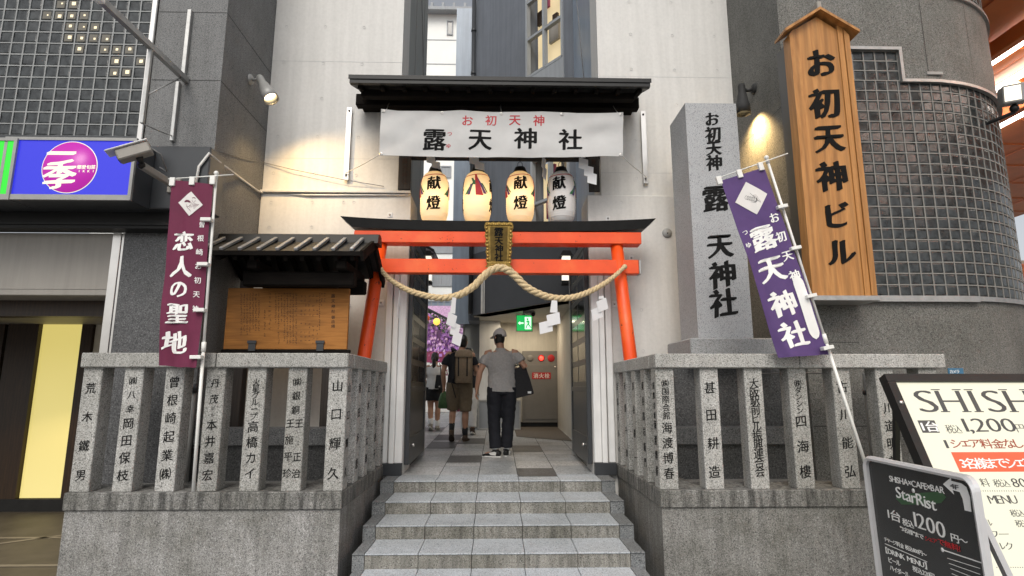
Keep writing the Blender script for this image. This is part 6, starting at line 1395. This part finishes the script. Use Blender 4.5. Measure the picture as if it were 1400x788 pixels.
for (x0, x1, y0, y1, n) in ((612, 618.5, 30, 48, 1), (590, 616, 228, 243, 2), (588, 626, 333, 346, 3), (592, 625, 374, 391, 3), (581, 616, 412, 434, 4), (590, 606, 280, 300, 2)):
    a = PY(x0, y0, YFW); b = PY(x1, y1, YFW); m = MB(); w = (b.x - a.x) / n
    for i in range(n + 1): x = a.x + w * i; m.box(x - .025, x + .025, YFW - .05, YFW - 0.002, b.z, a.z)
    for z in (a.z, b.z): m.box(a.x - .025, b.x + .025, YFW - .055, YFW - .003, z - .025, z + .025)
    w_ = m.build('window', 'ltgrey', t); m = MB(); m.box(a.x, b.x, YFW - 0.02, YFW - 0.002, b.z, a.z); m.build('pane', 'bluep' if y0 > 400 else ('glass' if n == 1 else 'ltgrey'), w_)
# festival flower stall in the alley
YST = 17.5; t = thing('flower_stall', (-1.9, YST, zpath(YST)), 'festival stall hung with purple wisteria and green leaves at the alley\'s end', 'stall')
a = PY(574, 412, YST); b = PY(634, 492, YST)
m = MB(); m.box(a.x - 1, b.x, YST + 0.3, YST + 0.4, b.z, a.z - 0.1); m.build('back_panel', 'wist2', t)
m = MB(); m.bar(PY(577, 419, YST - .1), PY(634, 448, YST - .1), 0.1, 0.07); m.box(a.x - .5, b.x, YST - .05, YST + .2, b.z - .02, b.z + .05); m.bar((b.x, YST, zpath(YST)), (b.x, YST, a.z - .6), .06, .06); m.build('frame', 'charcoal', t)
m = MB(); random.seed(21)
for i in range(520):
    u = random.random(); x = a.x + (b.x - a.x) * u; top = a.z - 0.15 - 0.75 * u; ln = (top - b.z) * random.random() ** 0.8; z = top - ln
    for k in range(2):
        c = Vector((x + random.gauss(0, .03), YST + random.uniform(-.1, .25), z + random.gauss(0, .04))); r_ = random.uniform(.02, .05); th = random.random() * 6.28; n1 = Vector((math.cos(th), math.sin(th) * .5, random.uniform(-.5, .5))) * r_; n2 = Vector((random.uniform(-.3, .3), .3, 1)) * r_
        m.add([c - n1 - n2, c + n1 - n2, c + n1 + n2, c - n1 + n2], [(0, 1, 2, 3)], 0 if random.random() < .62 else 1)
m.build('wisteria', ['wist', 'wist2'], t, fix=False)
m = MB()
for i in range(260):
    u = random.random() ** 1.4 * .75; x = a.x + (b.x - a.x) * u; c = Vector((x, YST + random.uniform(-.2, .1), a.z - 0.1 - 0.75 * u - random.random() * .45)); r_ = random.uniform(.025, .06); th = random.random() * 6.28
    n1 = Vector((math.cos(th), .4 * math.sin(th), math.sin(th))) * r_; n2 = Vector((-math.sin(th), .4, math.cos(th))) * r_ * .5; m.add([c - n1, c - n2, c + n1, c + n2], [(0, 1, 2, 3)])
m.build('leaves', 'leaf', t, fix=False)
m = MB(); m.box(a.x - .5, b.x - .35, YST - .08, YST - .055, PY(600, 496, YST).z, PY(600, 481, YST).z); m.box(a.x - .5, b.x + .3, YST + .3, YST + .35, zpath(YST), PY(600, 505, YST).z); m.build('cloth_band', 'pinkw', t)
m = MB(); 
for i in range(120): c = Vector((random.uniform(a.x - .2, b.x - .3), YST - random.uniform(.0, .3), PY(600, 507, YST).z + random.uniform(-.12, .16))); r_ = random.uniform(.02, .05); m.ball(c, r_, 6)
m.build('white_blossom', 'whitetee', t)
m = MB(); m.box(a.x - .4, b.x - .2, YST - .3, YST + .25, zpath(YST), PY(600, 514, YST).z, 0, .01); m.build('counter', 'whitetee', t)
for (px, py, r_, mt, lab) in ((597, 440, 4.8, 'yellowl', 'round glowing yellow paper lamp among the wisteria'), (583, 435, 4.5, 'orangep', 'round orange paper lamp at the left end of the wisteria'), (616, 450, 4.0, 'wist2', 'round pale pink paper lamp among the wisteria')):
    p = PY(px, py, YST - .35); s = pxs(px, py, YST - .35); q = thing('round_lamp', p, lab, 'lamp'); m = MB()
    m.lathe([(0.02, -r_ * s)] + [(r_ * s * math.cos(R(-80 + 10 * i)) * (1 + .02 * (i % 2)), r_ * s * math.sin(R(-80 + 10 * i))) for i in range(17)] + [(0.02, r_ * s)], p, 18); m.build('shade', mt, q)
    m = MB(); m.lathe([(.03, 0), (.035, .03), (.02, .03)], (p.x, p.y, p.z + r_ * s - .01), 12); m.tube([(p.x, p.y, p.z + r_ * s + .02), (p.x, p.y, p.z + r_ * s + .2)], .006, 6); m.build('cap', 'black', q)

# ================================================================ PEOPLE
def solid(mb, name, mat, parent, vox, smooth=6, wr=0.0, seed=0.0):
    """fuse overlapping lofts into one continuous skin"""
    tmp = mb.build(name, mat, None, fix=False)
    r = tmp.modifiers.new('r', 'REMESH'); r.mode = 'VOXEL'; r.voxel_size = vox; r.use_smooth_shade = True
    s = tmp.modifiers.new('s', 'SMOOTH'); s.iterations = smooth; s.factor = 0.5
    dg = bpy.context.evaluated_depsgraph_get(); me = bpy.data.meshes.new_from_object(tmp.evaluated_get(dg)); old = tmp.data
    if wr:
        ns = [v.normal.copy() for v in me.vertices]
        for v, n_ in zip(me.vertices, ns):
            c = v.co; f = noise.noise(Vector((c.x * 7 + seed, c.y * 7, c.z * 13 + c.x * 9))) + .6 * noise.noise(Vector((c.x * 17, c.y * 17 + seed, c.z * 24)))
            v.co = c + n_ * wr * f
    for p in me.polygons: p.use_smooth = True
    tmp.modifiers.clear(); tmp.data = me; bpy.data.meshes.remove(old); me.name = name; tmp.name = name
    off = Vector((0, 0, 0)); q = parent
    while q is not None: off += q.location; q = q.parent
    me.transform(Matrix.Translation(-off)); tmp.parent = parent; return tmp
def hand(mb, w, d, side, T, s=1.0, curl=.5):
    """w wrist, d pointing direction, side: thumb direction"""
    d = Vector(d).normalized(); sdv = Vector(side); sdv = (sdv - d * sdv.dot(d)).normalized(); nr = d.cross(sdv)
    k = w + d * .085 * s
    mb.tube([T(w - d * .01), T(w + d * .03 * s), T(k)], [(.020, .024), (.017 * s, .038 * s), (.014 * s, .040 * s)], 10, ell=None)
    mb.tube([T(w + d * .02), T(k)], [.018 * s, .017 * s], 8)
    for i, (o, L) in enumerate(((.030, .072), (.010, .080), (-.011, .075), (-.031, .058))):
        a = k + sdv * o * s - d * .02; b = a + d * (.02 + L * .45) * s; c = b + (d * (1 - curl * .6) + nr * curl).normalized() * L * .35 * s; e = c + (d * (1 - curl) + nr * curl * 1.2).normalized() * L * .3 * s
        mb.tube([T(a), T(b), T(c), T(e)], [.0105 * s, .010 * s, .009 * s, .0075 * s], 8)
    a = w + d * .03 * s + sdv * .022 * s; b = a + (d * .7 + sdv * .75).normalized() * .038 * s; c = b + (d * .95 + sdv * .25).normalized() * .03 * s
    mb.tube([T(a - sdv * .015), T(a), T(b), T(c)], [.015 * s, .0135 * s, .011 * s, .009 * s], 8)
def person(cfg, label):
    P = Vector(cfg['at']); h = cfg['h'] / 1.75; ry = Matrix.Rotation(R(cfg.get('turn', 0)), 3, 'Z')
    root = thing('person', P, label, 'person')
    T = lambda v: P + ry @ (Vector(v) * h)
    J = cfg['j']; V = lambda k: Vector(J[k])
    hip, chest, neck, head = V('hip'), V('chest'), V('neck'), V('head'); wd = cfg.get('wd', 1.0)
    xr = ry @ Vector((1, 0, 0))
    b = MB()
    b.tube([T(hip + Vector((0, 0, -.08))), T(hip + Vector((0, 0, .06))), T((hip + chest) / 2), T(chest), T(chest + Vector((0, 0, .14))), T(neck + Vector((0, 0, -.02)))], [(.15 * wd, .105), (.155 * wd, .105), (.135 * wd, .095), (.165 * wd, .11), (.17 * wd, .09), (.06, .06)], 18, ell=xr)
    b.tube([T(neck + Vector((0, 0, -.05))), T(neck + (head - neck) * .5)], [.058, .054], 12)
    # head: skull, jaw, face, ears, nose
    hd = Matrix.Rotation(R(cfg.get('hturn', 0)), 3, 'Z'); H = lambda v: T(head + hd @ Vector(v))
    b.ball(T(head + Vector((0, -.008, .02))), (.074 * h, .090 * h, .098 * h), 18)
    b.tube([H((0, .012, -.0)), H((0, .03, -.055)), H((0, .046, -.10))], [(.066, .078), (.058, .062), (.032, .034)], 14, ell=ry @ hd @ Vector((1, 0, 0)))
    b.tube([H((0, .088, .012)), H((0, .108, -.022)), H((0, .092, -.03))], [.009, .013, .012], 8)
    for s_ in (-1, 1): b.tube([H((s_ * .074, -.008, .022)), H((s_ * .084, -.016, .0)), H((s_ * .076, -.006, -.026))], [(.010, .016), (.010, .020), (.008, .010)], 8)
    for s_, nm in ((-1, 'l'), (1, 'r')):
        sh, el, wr = V(nm + 'sh'), V(nm + 'el'), V(nm + 'wr'); hv = V(nm + 'hand') if nm + 'hand' in J else (wr - el).normalized()
        b.tube([T(sh + Vector((-s_ * .05, 0, .0))), T(sh), T((sh + el) / 2), T(el), T(el + (wr - el) * .3), T(wr), T(wr + hv * .02)], [.062, .056, .048, .040, .043, .027, .026], 12)
        hand(b, wr, hv, J.get(nm + 'thumb', (0, 1, 0)), T, 1.0, cfg.get('curl', .5))
        hj, kn, an = V(nm + 'hip'), V(nm + 'kn'), V(nm + 'an'); fd = V(nm + 'foot').normalized()
        b.tube([T(hj + Vector((0, 0, .06))), T(hj), T((hj + kn) / 2), T(kn), T(kn + (an - kn) * .3 + Vector((0, -.015, 0))), T(an + (kn - an) * .12), T(an)], [.085, .09, .074, .056, .058, .038, .038], 14)
        b.tube([T(an), T(an + Vector((0, 0, -.05)) - fd * .02), T(an + Vector((0, 0, -.055)) + fd * .10), T(an + Vector((0, 0, -.06)) + fd * .16)], [.04, .038, .036, .024], 10)
    solid(b, 'body', 'skin', root, .0075, 5)
    # hair
    hr = MB()
    if cfg.get('cap'): hr.tube([T(head + Vector((0, -.012, .03))), T(head + Vector((0, -.03, -.035))), T(head + Vector((0, -.045, -.075)))], [(.079, .094), (.074, .075), (.058, .045)], 18, ell=xr)
    else:
        hr.ball(T(head + Vector((0, -.018, .035))), (.083 * h, .095 * h, .098 * h), 18); hr.tube([T(head + Vector((0, -.03, .02))), T(head + Vector((0, -.04, -.045))), T(head + Vector((0, -.05, -.085)))], [(.082, .08), (.074, .062), (.05, .035)], 16, ell=xr)
        if cfg.get('pony'): hr.tube([T(head + Vector((0, -.10, .0))), T(head + Vector((0, -.135, -.04))), T(head + Vector((.005, -.135, -.15))), T(head + Vector((-.008, -.12, -.27))), T(head + Vector((.004, -.115, -.31)))], [.026, .04, .042, .028, .008], 12)
    solid(hr, 'hair', 'hair', root, .008, 4, .004, 2)
    if cfg.get('cap'):
        c = MB(); pr = [(.088 * math.cos(R(a)), .105 * math.cos(R(a)), .105 * math.sin(R(a))) for a in range(-8, 91, 7)]
        c.tube([H((0, -.008, .035 + z)) for _, _, z in pr], [(x * h + 0.0, y * h) for x, y, _ in pr], 28, ell=ry @ hd @ Vector((1, 0, 0)))
        c.ball(H((0, -.008, .142)), .010 * h, 8); co = c.build('cap', 'capgrey', root)
        c = MB(); vs = []; n = 14
        for lay in (0, -.007):
            for i in range(n + 1):
                a = R(-62 + 124 * i / n); vs += [H((.086 * math.sin(a), .094 * math.cos(a), .034 + lay)), H((.082 * math.sin(a), (.094 + .075 * math.cos(a * 1.2)) * max(.55, math.cos(a * .8)) + .01, .022 + lay - .012 * math.cos(a)))]
        fs = []
        for lay in (0, 1):
            o_ = lay * 2 * (n + 1)
            for i in range(n): fs.append((o_ + 2 * i, o_ + 2 * i + 1, o_ + 2 * i + 3, o_ + 2 * i + 2))
        for i in range(n): fs.append((2 * i + 1, 2 * i + 3, 2 * (n + 1) + 2 * i + 3, 2 * (n + 1) + 2 * i + 1))
        c.add(vs, fs, 0, True); c.build('cap_bill', 'capgrey', co)
        c = MB(); c.ball(T(head + Vector((0, -.108, .028))), (.034 * h, .02 * h, .022 * h), 12); c.build('cap_opening', 'hair', co)
    # shirt
    s = MB(); hem = cfg.get('hem', .87); fl_ = cfg.get('shirtw', 1.0)
    hz = Vector((hip.x, hip.y, hem))
    s.tube([T(hz), T(hz + Vector((0, 0, .1))), T((hip + chest) / 2 + Vector((0, 0, .02))), T(chest), T(chest + Vector((0, 0, .13))), T(neck + Vector((0, -.005, -.045))), T(neck + Vector((0, -.005, -.012)))], [(.190 * wd * fl_, .135), (.182 * wd * fl_, .132), (.172 * wd * fl_, .122), (.192 * wd, .135), (.185 * wd, .112), (.085, .08), (.066, .066)], 22, ell=xr)
    for s_, nm in ((-1, 'l'), (1, 'r')):
        sh, el = V(nm + 'sh'), V(nm + 'el'); d = (el - sh); k = cfg.get('sleeve', .62)
        s.tube([T(sh + Vector((-s_ * .10, 0, -.045))), T(sh + Vector((-s_ * .02, 0, -.016))), T(sh + d * .3), T(sh + d * k)], [.060, .064, .070, .073], 14)
    solid(s, 'shirt', cfg['shirt'], root, .010, 5, .007, cfg['at'][0] * 7)
    # trousers / shorts
    t_ = MB(); pl_ = cfg.get('pleg', 1.0); pw = cfg.get('pw', 1.0)
    t_.tube([T(Vector((hip.x, hip.y, hip.z + .10))), T(hip + Vector((0, 0, .02))), T(hip + Vector((0, 0, -.10)))], [(.155 * wd, .112), (.168 * wd, .122), (.165 * wd, .118)], 20, ell=xr)
    for s_, nm in ((-1, 'l'), (1, 'r')):
        hj, kn, an = V(nm + 'hip'), V(nm + 'kn'), V(nm + 'an'); full = [hj + Vector((0, 0, .05)), hj + (kn - hj) * .2, hj + (kn - hj) * .6, kn, kn + (an - kn) * .3, kn + (an - kn) * .65, an + Vector((0, 0, .03))]
        rr = [.098, .104, .094, .084, .080, .078, .080]; n = max(2, round(pl_ * 6) + 1) if pl_ < 1 else 7
        t_.tube([T(q) for q in full[:n]], [r_ * pw for r_ in rr[:n]], 16)
    solid(t_, cfg.get('ptype', 'trousers'), cfg['pants'], root, .010, 4, .007, 4 + cfg['at'][1])
    for s_, nm in ((-1, 'l'), (1, 'r')):
        kn, an = V(nm + 'kn'), V(nm + 'an'); fd = V(nm + 'foot').normalized(); g = an + Vector((0, 0, -.052)); tip = Vector((fd.x, fd.y, 0)).normalized() if fd.length else fd
        if cfg.get('sock'):
            q = MB(); q.tube([T(an + (kn - an) * cfg.get('sockh', .22)), T(an + (kn - an) * .1), T(an + Vector((0, 0, -.03)))], [.050 if cfg.get('sockh', .22) > .25 else .045, .044, .044], 12); q.build('sock', cfg['sock'], root)
        q = MB(); xs_ = ry @ Vector((0, 0, 1)).cross(fd).normalized()
        q.tube([T(g - fd * .075 + Vector((0, 0, .008))), T(g - fd * .06 + Vector((0, 0, .012))), T(g + Vector((0, 0, .012))), T(g + fd * .08 + Vector((0, 0, -.006))), T(g + fd * .16 + Vector((0, 0, -.018))), T(g + fd * .195 + Vector((0, 0, -.022)))], [(.030, .030), (.040, .042), (.044, .046), (.046, .034), (.042, .026), (.02, .014)], 14, ell=xs_)
        q.tube([T(an + Vector((0, 0, .02))), T(g + Vector((0, 0, .0)))], [.047, .044], 12)
        sh_ = solid(q, 'shoe', cfg['shoe'], root, .0075, 3)
        q = MB(); n = 16; ol = []
        for i in range(n): a = 2 * math.pi * i / n; ol.append((.06 + .142 * math.cos(a), .047 * math.sin(a) * (1 + .12 * math.cos(a))))
        up_ = fd.cross(Vector((0, 0, 1)).cross(fd).normalized()) * 1.0; lat = Vector((0, 0, 1)).cross(fd).normalized(); upn = fd.cross(lat).normalized(); upn = upn if upn.z > 0 else -upn
        q.prism(ol, lambda u, v, w: T(g + fd * u + lat * v + upn * w), -.046, -.020); q.build('sole', cfg.get('sole', 'shoew'), sh_)
        if cfg.get('patch'):
            q = MB()
            for sd_ in (-1, 1): q.prism([(-.02, -.02), (.05, -.015), (.08, .012), (.0, .03), (-.03, .02)], lambda u, v, w: T(g + fd * u + lat * (sd_ * (.044 + w)) + upn * (v + .008)), -.006, .004)
            q.ball(T(g + fd * .15 + Vector((0, 0, -.012))), (.035 * h, .035 * h, .022 * h), 10); q.build('shoe_panel', 'shoew', sh_)
    return root, T
def at(px, Yp): p = PY(px, 600, Yp); return (p.x, Yp, zpath(Yp))
P1 = dict(at=at(686, 8.15), h=1.77, turn=4, hturn=38, shirt='greytee', pants='navy', shoe='black', cap=True, sock='socks', patch=True, hem=.86, shirtw=1.05, pw=1.06, wd=1.05, j=dict(
    hip=(0.0, 0, .93), chest=(-.01, .01, 1.24), neck=(-.02, .015, 1.47), head=(-.035, .035, 1.60), lsh=(-.195, 0, 1.385), rsh=(.185, 0, 1.39), lel=(-.305, -.03, 1.13), lwr=(-.345, .0, .91), lhand=(-.05, .08, -1), lthumb=(.3, 1, 0),
    rel=(.315, -.05, 1.20), rwr=(.24, .17, 1.16), rhand=(-.4, 1, -.1), rthumb=(0, 0, 1), lhip=(-.10, 0, .88), lkn=(-.105, .015, .47), lan=(-.085, -.01, .085), lfoot=(-.85, .45, 0), rhip=(.10, 0, .88), rkn=(.09, .05, .47), ran=(.07, .08, .085), rfoot=(.25, 1, 0)))
p1, T1 = person(P1, 'man in grey T-shirt, grey cap and black trousers, seen from behind')
t = thing('tote_bag', T1((.24, .02, 1.0)), 'black tote bag hooked under the arm of the man in grey T-shirt', 'bag')
m = MB(); a0 = Vector((.235, .03, .80)); tl_ = Matrix.Rotation(R(-8), 3, 'Y')
q = [(-.12, -.045, 0), (.15, -.045, 0), (.15, .045, 0), (-.12, .045, 0)]
vs = []
for k, (zz, s_) in enumerate(((0.0, 1.0), (.02, 1.06), (.2, 1.03), (.385, .92), (.40, .85))):
    for x, y, _ in q: vs.append(T1(Vector((.305, .0, .80)) + Matrix.Rotation(R(-14), 3, 'Y') @ Vector((x * s_ - .02, y * s_, zz))))
fs = [(3, 2, 1, 0)] + [(k * 4 + i, k * 4 + (i + 1) % 4, k * 4 + 4 + (i + 1) % 4, k * 4 + 4 + i) for k in range(4) for i in range(4)] + [(16, 17, 18, 19)]
m.add(vs, fs); m.build('bag_body', 'blackcl', t)
m = MB(); B_ = lambda x, y, z: T1(Vector((.285, 0, .80)) + Matrix.Rotation(R(-14), 3, 'Y') @ Vector((x, y, z)))
for y in (-.03, .03): m.tube([B_(-.06, y, .39), B_(-.05, y, .43), T1((.265, .02 + y, 1.235)), B_(.06, y, .43), B_(.07, y, .39)], .009, 8)
m.build('strap', 'blackcl', t)
m = MB(); m.obox(B_(.10, -.05, .03), (.05, .004, .03), None); m.build('tag', 'socks', t)

P2 = dict(at=at(627, 9.95), h=1.80, turn=-6, hturn=-10, shirt='navy', pants='khaki', ptype='shorts', pleg=.50, shoe='shoeb', sock='blackcl', sockh=.34, hem=.92, wd=1.12, pw=1.22, sole='shoeb', curl=.75, j=dict(
    hip=(0.0, 0, .95), chest=(.0, .03, 1.26), neck=(.02, .06, 1.48), head=(.035, .09, 1.61), lsh=(-.20, .02, 1.40), rsh=(.20, .02, 1.40), lel=(-.27, -.03, 1.12), lwr=(-.27, .04, .88), lhand=(0, .1, -1), lthumb=(.3, 1, 0),
    rel=(.27, .06, 1.13), rwr=(.22, .26, 1.08), rhand=(-.3, 1, .2), rthumb=(0, 0, 1), lhip=(-.10, 0, .90), lkn=(-.115, .07, .50), lan=(-.10, -.10, .17), lfoot=(-.1, .86, -.5), rhip=(.10, 0, .90), rkn=(.10, .03, .48), ran=(.10, .03, .085), rfoot=(.1, 1, 0)))
p2, T2 = person(P2, 'man in navy T-shirt and khaki shorts carrying a beige and black backpack, walking away')
t = thing('backpack', T2((.08, -.2, 1.2)), 'beige and black rolltop backpack on the back of the man in navy', 'backpack')
bc = Vector((.10, -.20, 1.20)); m = MB()
vs = []; zz = [(-.27, .86, .8), (-.25, 1, 1), (0, 1.03, 1.05), (.14, 1.0, 1), (.2, .9, .8)]
for z, sx, sy in zz:
    for i in range(16):
        a = 2 * math.pi * i / 16; ca, sa = math.cos(a), math.sin(a); e = .5
        vs.append(T2(bc + Vector((.14 * sx * math.copysign(abs(ca) ** e, ca), .085 * sy * math.copysign(abs(sa) ** e, sa), z))))
fs = [tuple(reversed(range(16)))] + [(k * 16 + i, k * 16 + (i + 1) % 16, k * 16 + 16 + (i + 1) % 16, k * 16 + 16 + i) for k in range(4) for i in range(16)] + [tuple(range(64, 80))]
m.add(vs, fs, 0, True); m.build('pack_body', 'beige', t)
m = MB(); vs = []
for z, sx, sy in ((.13, 1.06, 1.12), (.17, 1.05, 1.1), (.24, .95, .95), (.27, .6, .6)):
    for i in range(16):
        a = 2 * math.pi * i / 16; ca, sa = math.cos(a), math.sin(a); e = .55; vs.append(T2(bc + Vector((.14 * sx * math.copysign(abs(ca) ** e, ca), .085 * sy * math.copysign(abs(sa) ** e, sa), z))))
m.add(vs, [tuple(reversed(range(16)))] + [(k * 16 + i, k * 16 + (i + 1) % 16, k * 16 + 16 + (i + 1) % 16, k * 16 + 16 + i) for k in range(3) for i in range(16)] + [tuple(range(48, 64))], 0, True); m.build('flap', 'beige', t)
m = MB()
for s_ in (-1, 1):
    m.tube([T2((.08 + s_ * .1, -.14, 1.44)), T2((s_ * .125, -.04, 1.505)), T2((s_ * .13, .09, 1.47)), T2((s_ * .14, .15, 1.3)), T2((s_ * .15, .06, 1.1)), T2((.08 + s_ * .12, -.12, 1.0))], [(.028, .01)] * 6, 8)
    m.bar(T2(bc + Vector((s_ * .07, -.096, .14))), T2(bc + Vector((s_ * .07, -.093, -.16))), .022, .006, 0, (0, 1, 0))
m.bar(T2(bc + Vector((-.17, -.04, -.2))), T2(bc + Vector((-.15, -.05, .16))), .05, .09, 0, (0, 1, 0)); m.bar(T2((-.12, -.15, 1.0)), T2((-.03, -.16, .70)), .016, .006, 0, (0, 1, 0))
m.build('strap', 'blackcl', t)
t = thing('carrier_bag', T2((-.27, .05, .7)), 'dark green and black bag hanging from the left hand of the man in navy', 'bag')
m = MB(); c = Vector((-.255, .06, .66)); m.tube([T2(c + Vector((0, 0, .14))), T2(c + Vector((0, 0, .10))), T2(c), T2(c + Vector((0, 0, -.12))), T2(c + Vector((0, 0, -.14)))], [(.03, .04), (.07, .06), (.10, .07), (.11, .07), (.08, .05)], 14, ell=(1, 0, 0)); m.build('bag_body', 'leaf', t)
m = MB()
for o_ in (-.03, .03): m.tube([T2(c + Vector((o_, 0, .13))), T2((-.268, .05, .80)), T2(c + Vector((o_, .03, .13)))], .007, 6)
m.build('handle', 'blackcl', t)

P3 = dict(at=at(592, 11.85), h=1.57, turn=-4, hturn=10, shirt='whitetee', pants='blackcl', ptype='shorts', pleg=.30, shoe='taupe', sock='socks', sockh=.36, hem=.90, wd=.88, pw=1.10, pony=True, j=dict(
    hip=(0.0, 0, .95), chest=(.0, .01, 1.25), neck=(.0, .02, 1.46), head=(.0, .04, 1.60), lsh=(-.165, 0, 1.385), rsh=(.165, 0, 1.385), lel=(-.225, -.03, 1.13), lwr=(-.20, .06, .93), lhand=(.05, .25, -1), lthumb=(.3, 1, 0),
    rel=(.225, -.03, 1.13), rwr=(.215, .05, .92), rhand=(0, .1, -1), rthumb=(-.3, 1, 0), lhip=(-.085, 0, .90), lkn=(-.075, .03, .49), lan=(-.04, -.12, .13), lfoot=(.0, .85, -.55), rhip=(.085, 0, .90), rkn=(.085, .06, .49), ran=(.075, .05, .085), rfoot=(.1, 1, 0)))
p3, T3 = person(P3, 'girl with a ponytail in white T-shirt, black shorts and white socks walking away at left')
t = thing('shoulder_bag', T3((.16, -.13, 1.0)), 'black shoulder bag behind the hip of the girl in white T-shirt', 'bag')
m = MB(); m.obox(T3((.15, -.155, 1.06)), (.17, .075, .27), Matrix.Rotation(R(6), 3, 'Y'), 0, .018, 2); m.build('bag_body', 'blackcl', t)
m = MB(); m.tube([T3((.17, -.15, 1.18)), T3((.15, -.09, 1.40)), T3((.11, .0, 1.475)), T3((.13, .1, 1.36)), T3((.19, .12, 1.15)), T3((.2, -.1, 1.10))], .008, 8); m.build('strap', 'blackcl', t)
m = MB(); m.obox(T3((.15, -.196, .96)), (.03, .006, .025), None, 0, .002); m.build('buckle', 'steel', t)

P4 = dict(at=at(640, 11.0), h=1.62, turn=0, shirt='blackcl', pants='whitetee', shoe='shoeb', hem=.92, wd=.92, pw=.95, j=dict(
    hip=(0.0, 0, .95), chest=(.0, .01, 1.25), neck=(.0, .02, 1.46), head=(.0, .04, 1.60), lsh=(-.17, 0, 1.385), rsh=(.17, 0, 1.385), lel=(-.2, -.03, 1.13), lwr=(-.18, .08, .93), lhand=(.05, .25, -1), lthumb=(.3, 1, 0),
    rel=(.2, -.03, 1.13), rwr=(.18, .08, .92), rhand=(0, .2, -1), rthumb=(-.3, 1, 0), lhip=(-.085, 0, .90), lkn=(-.085, .06, .49), lan=(-.08, .06, .085), lfoot=(.0, 1, 0), rhip=(.085, 0, .90), rkn=(.085, .02, .49), ran=(.085, -.05, .12), rfoot=(.1, .95, -.3)))
person(P4, 'person in white trousers walking ahead, mostly hidden by the man with the backpack')
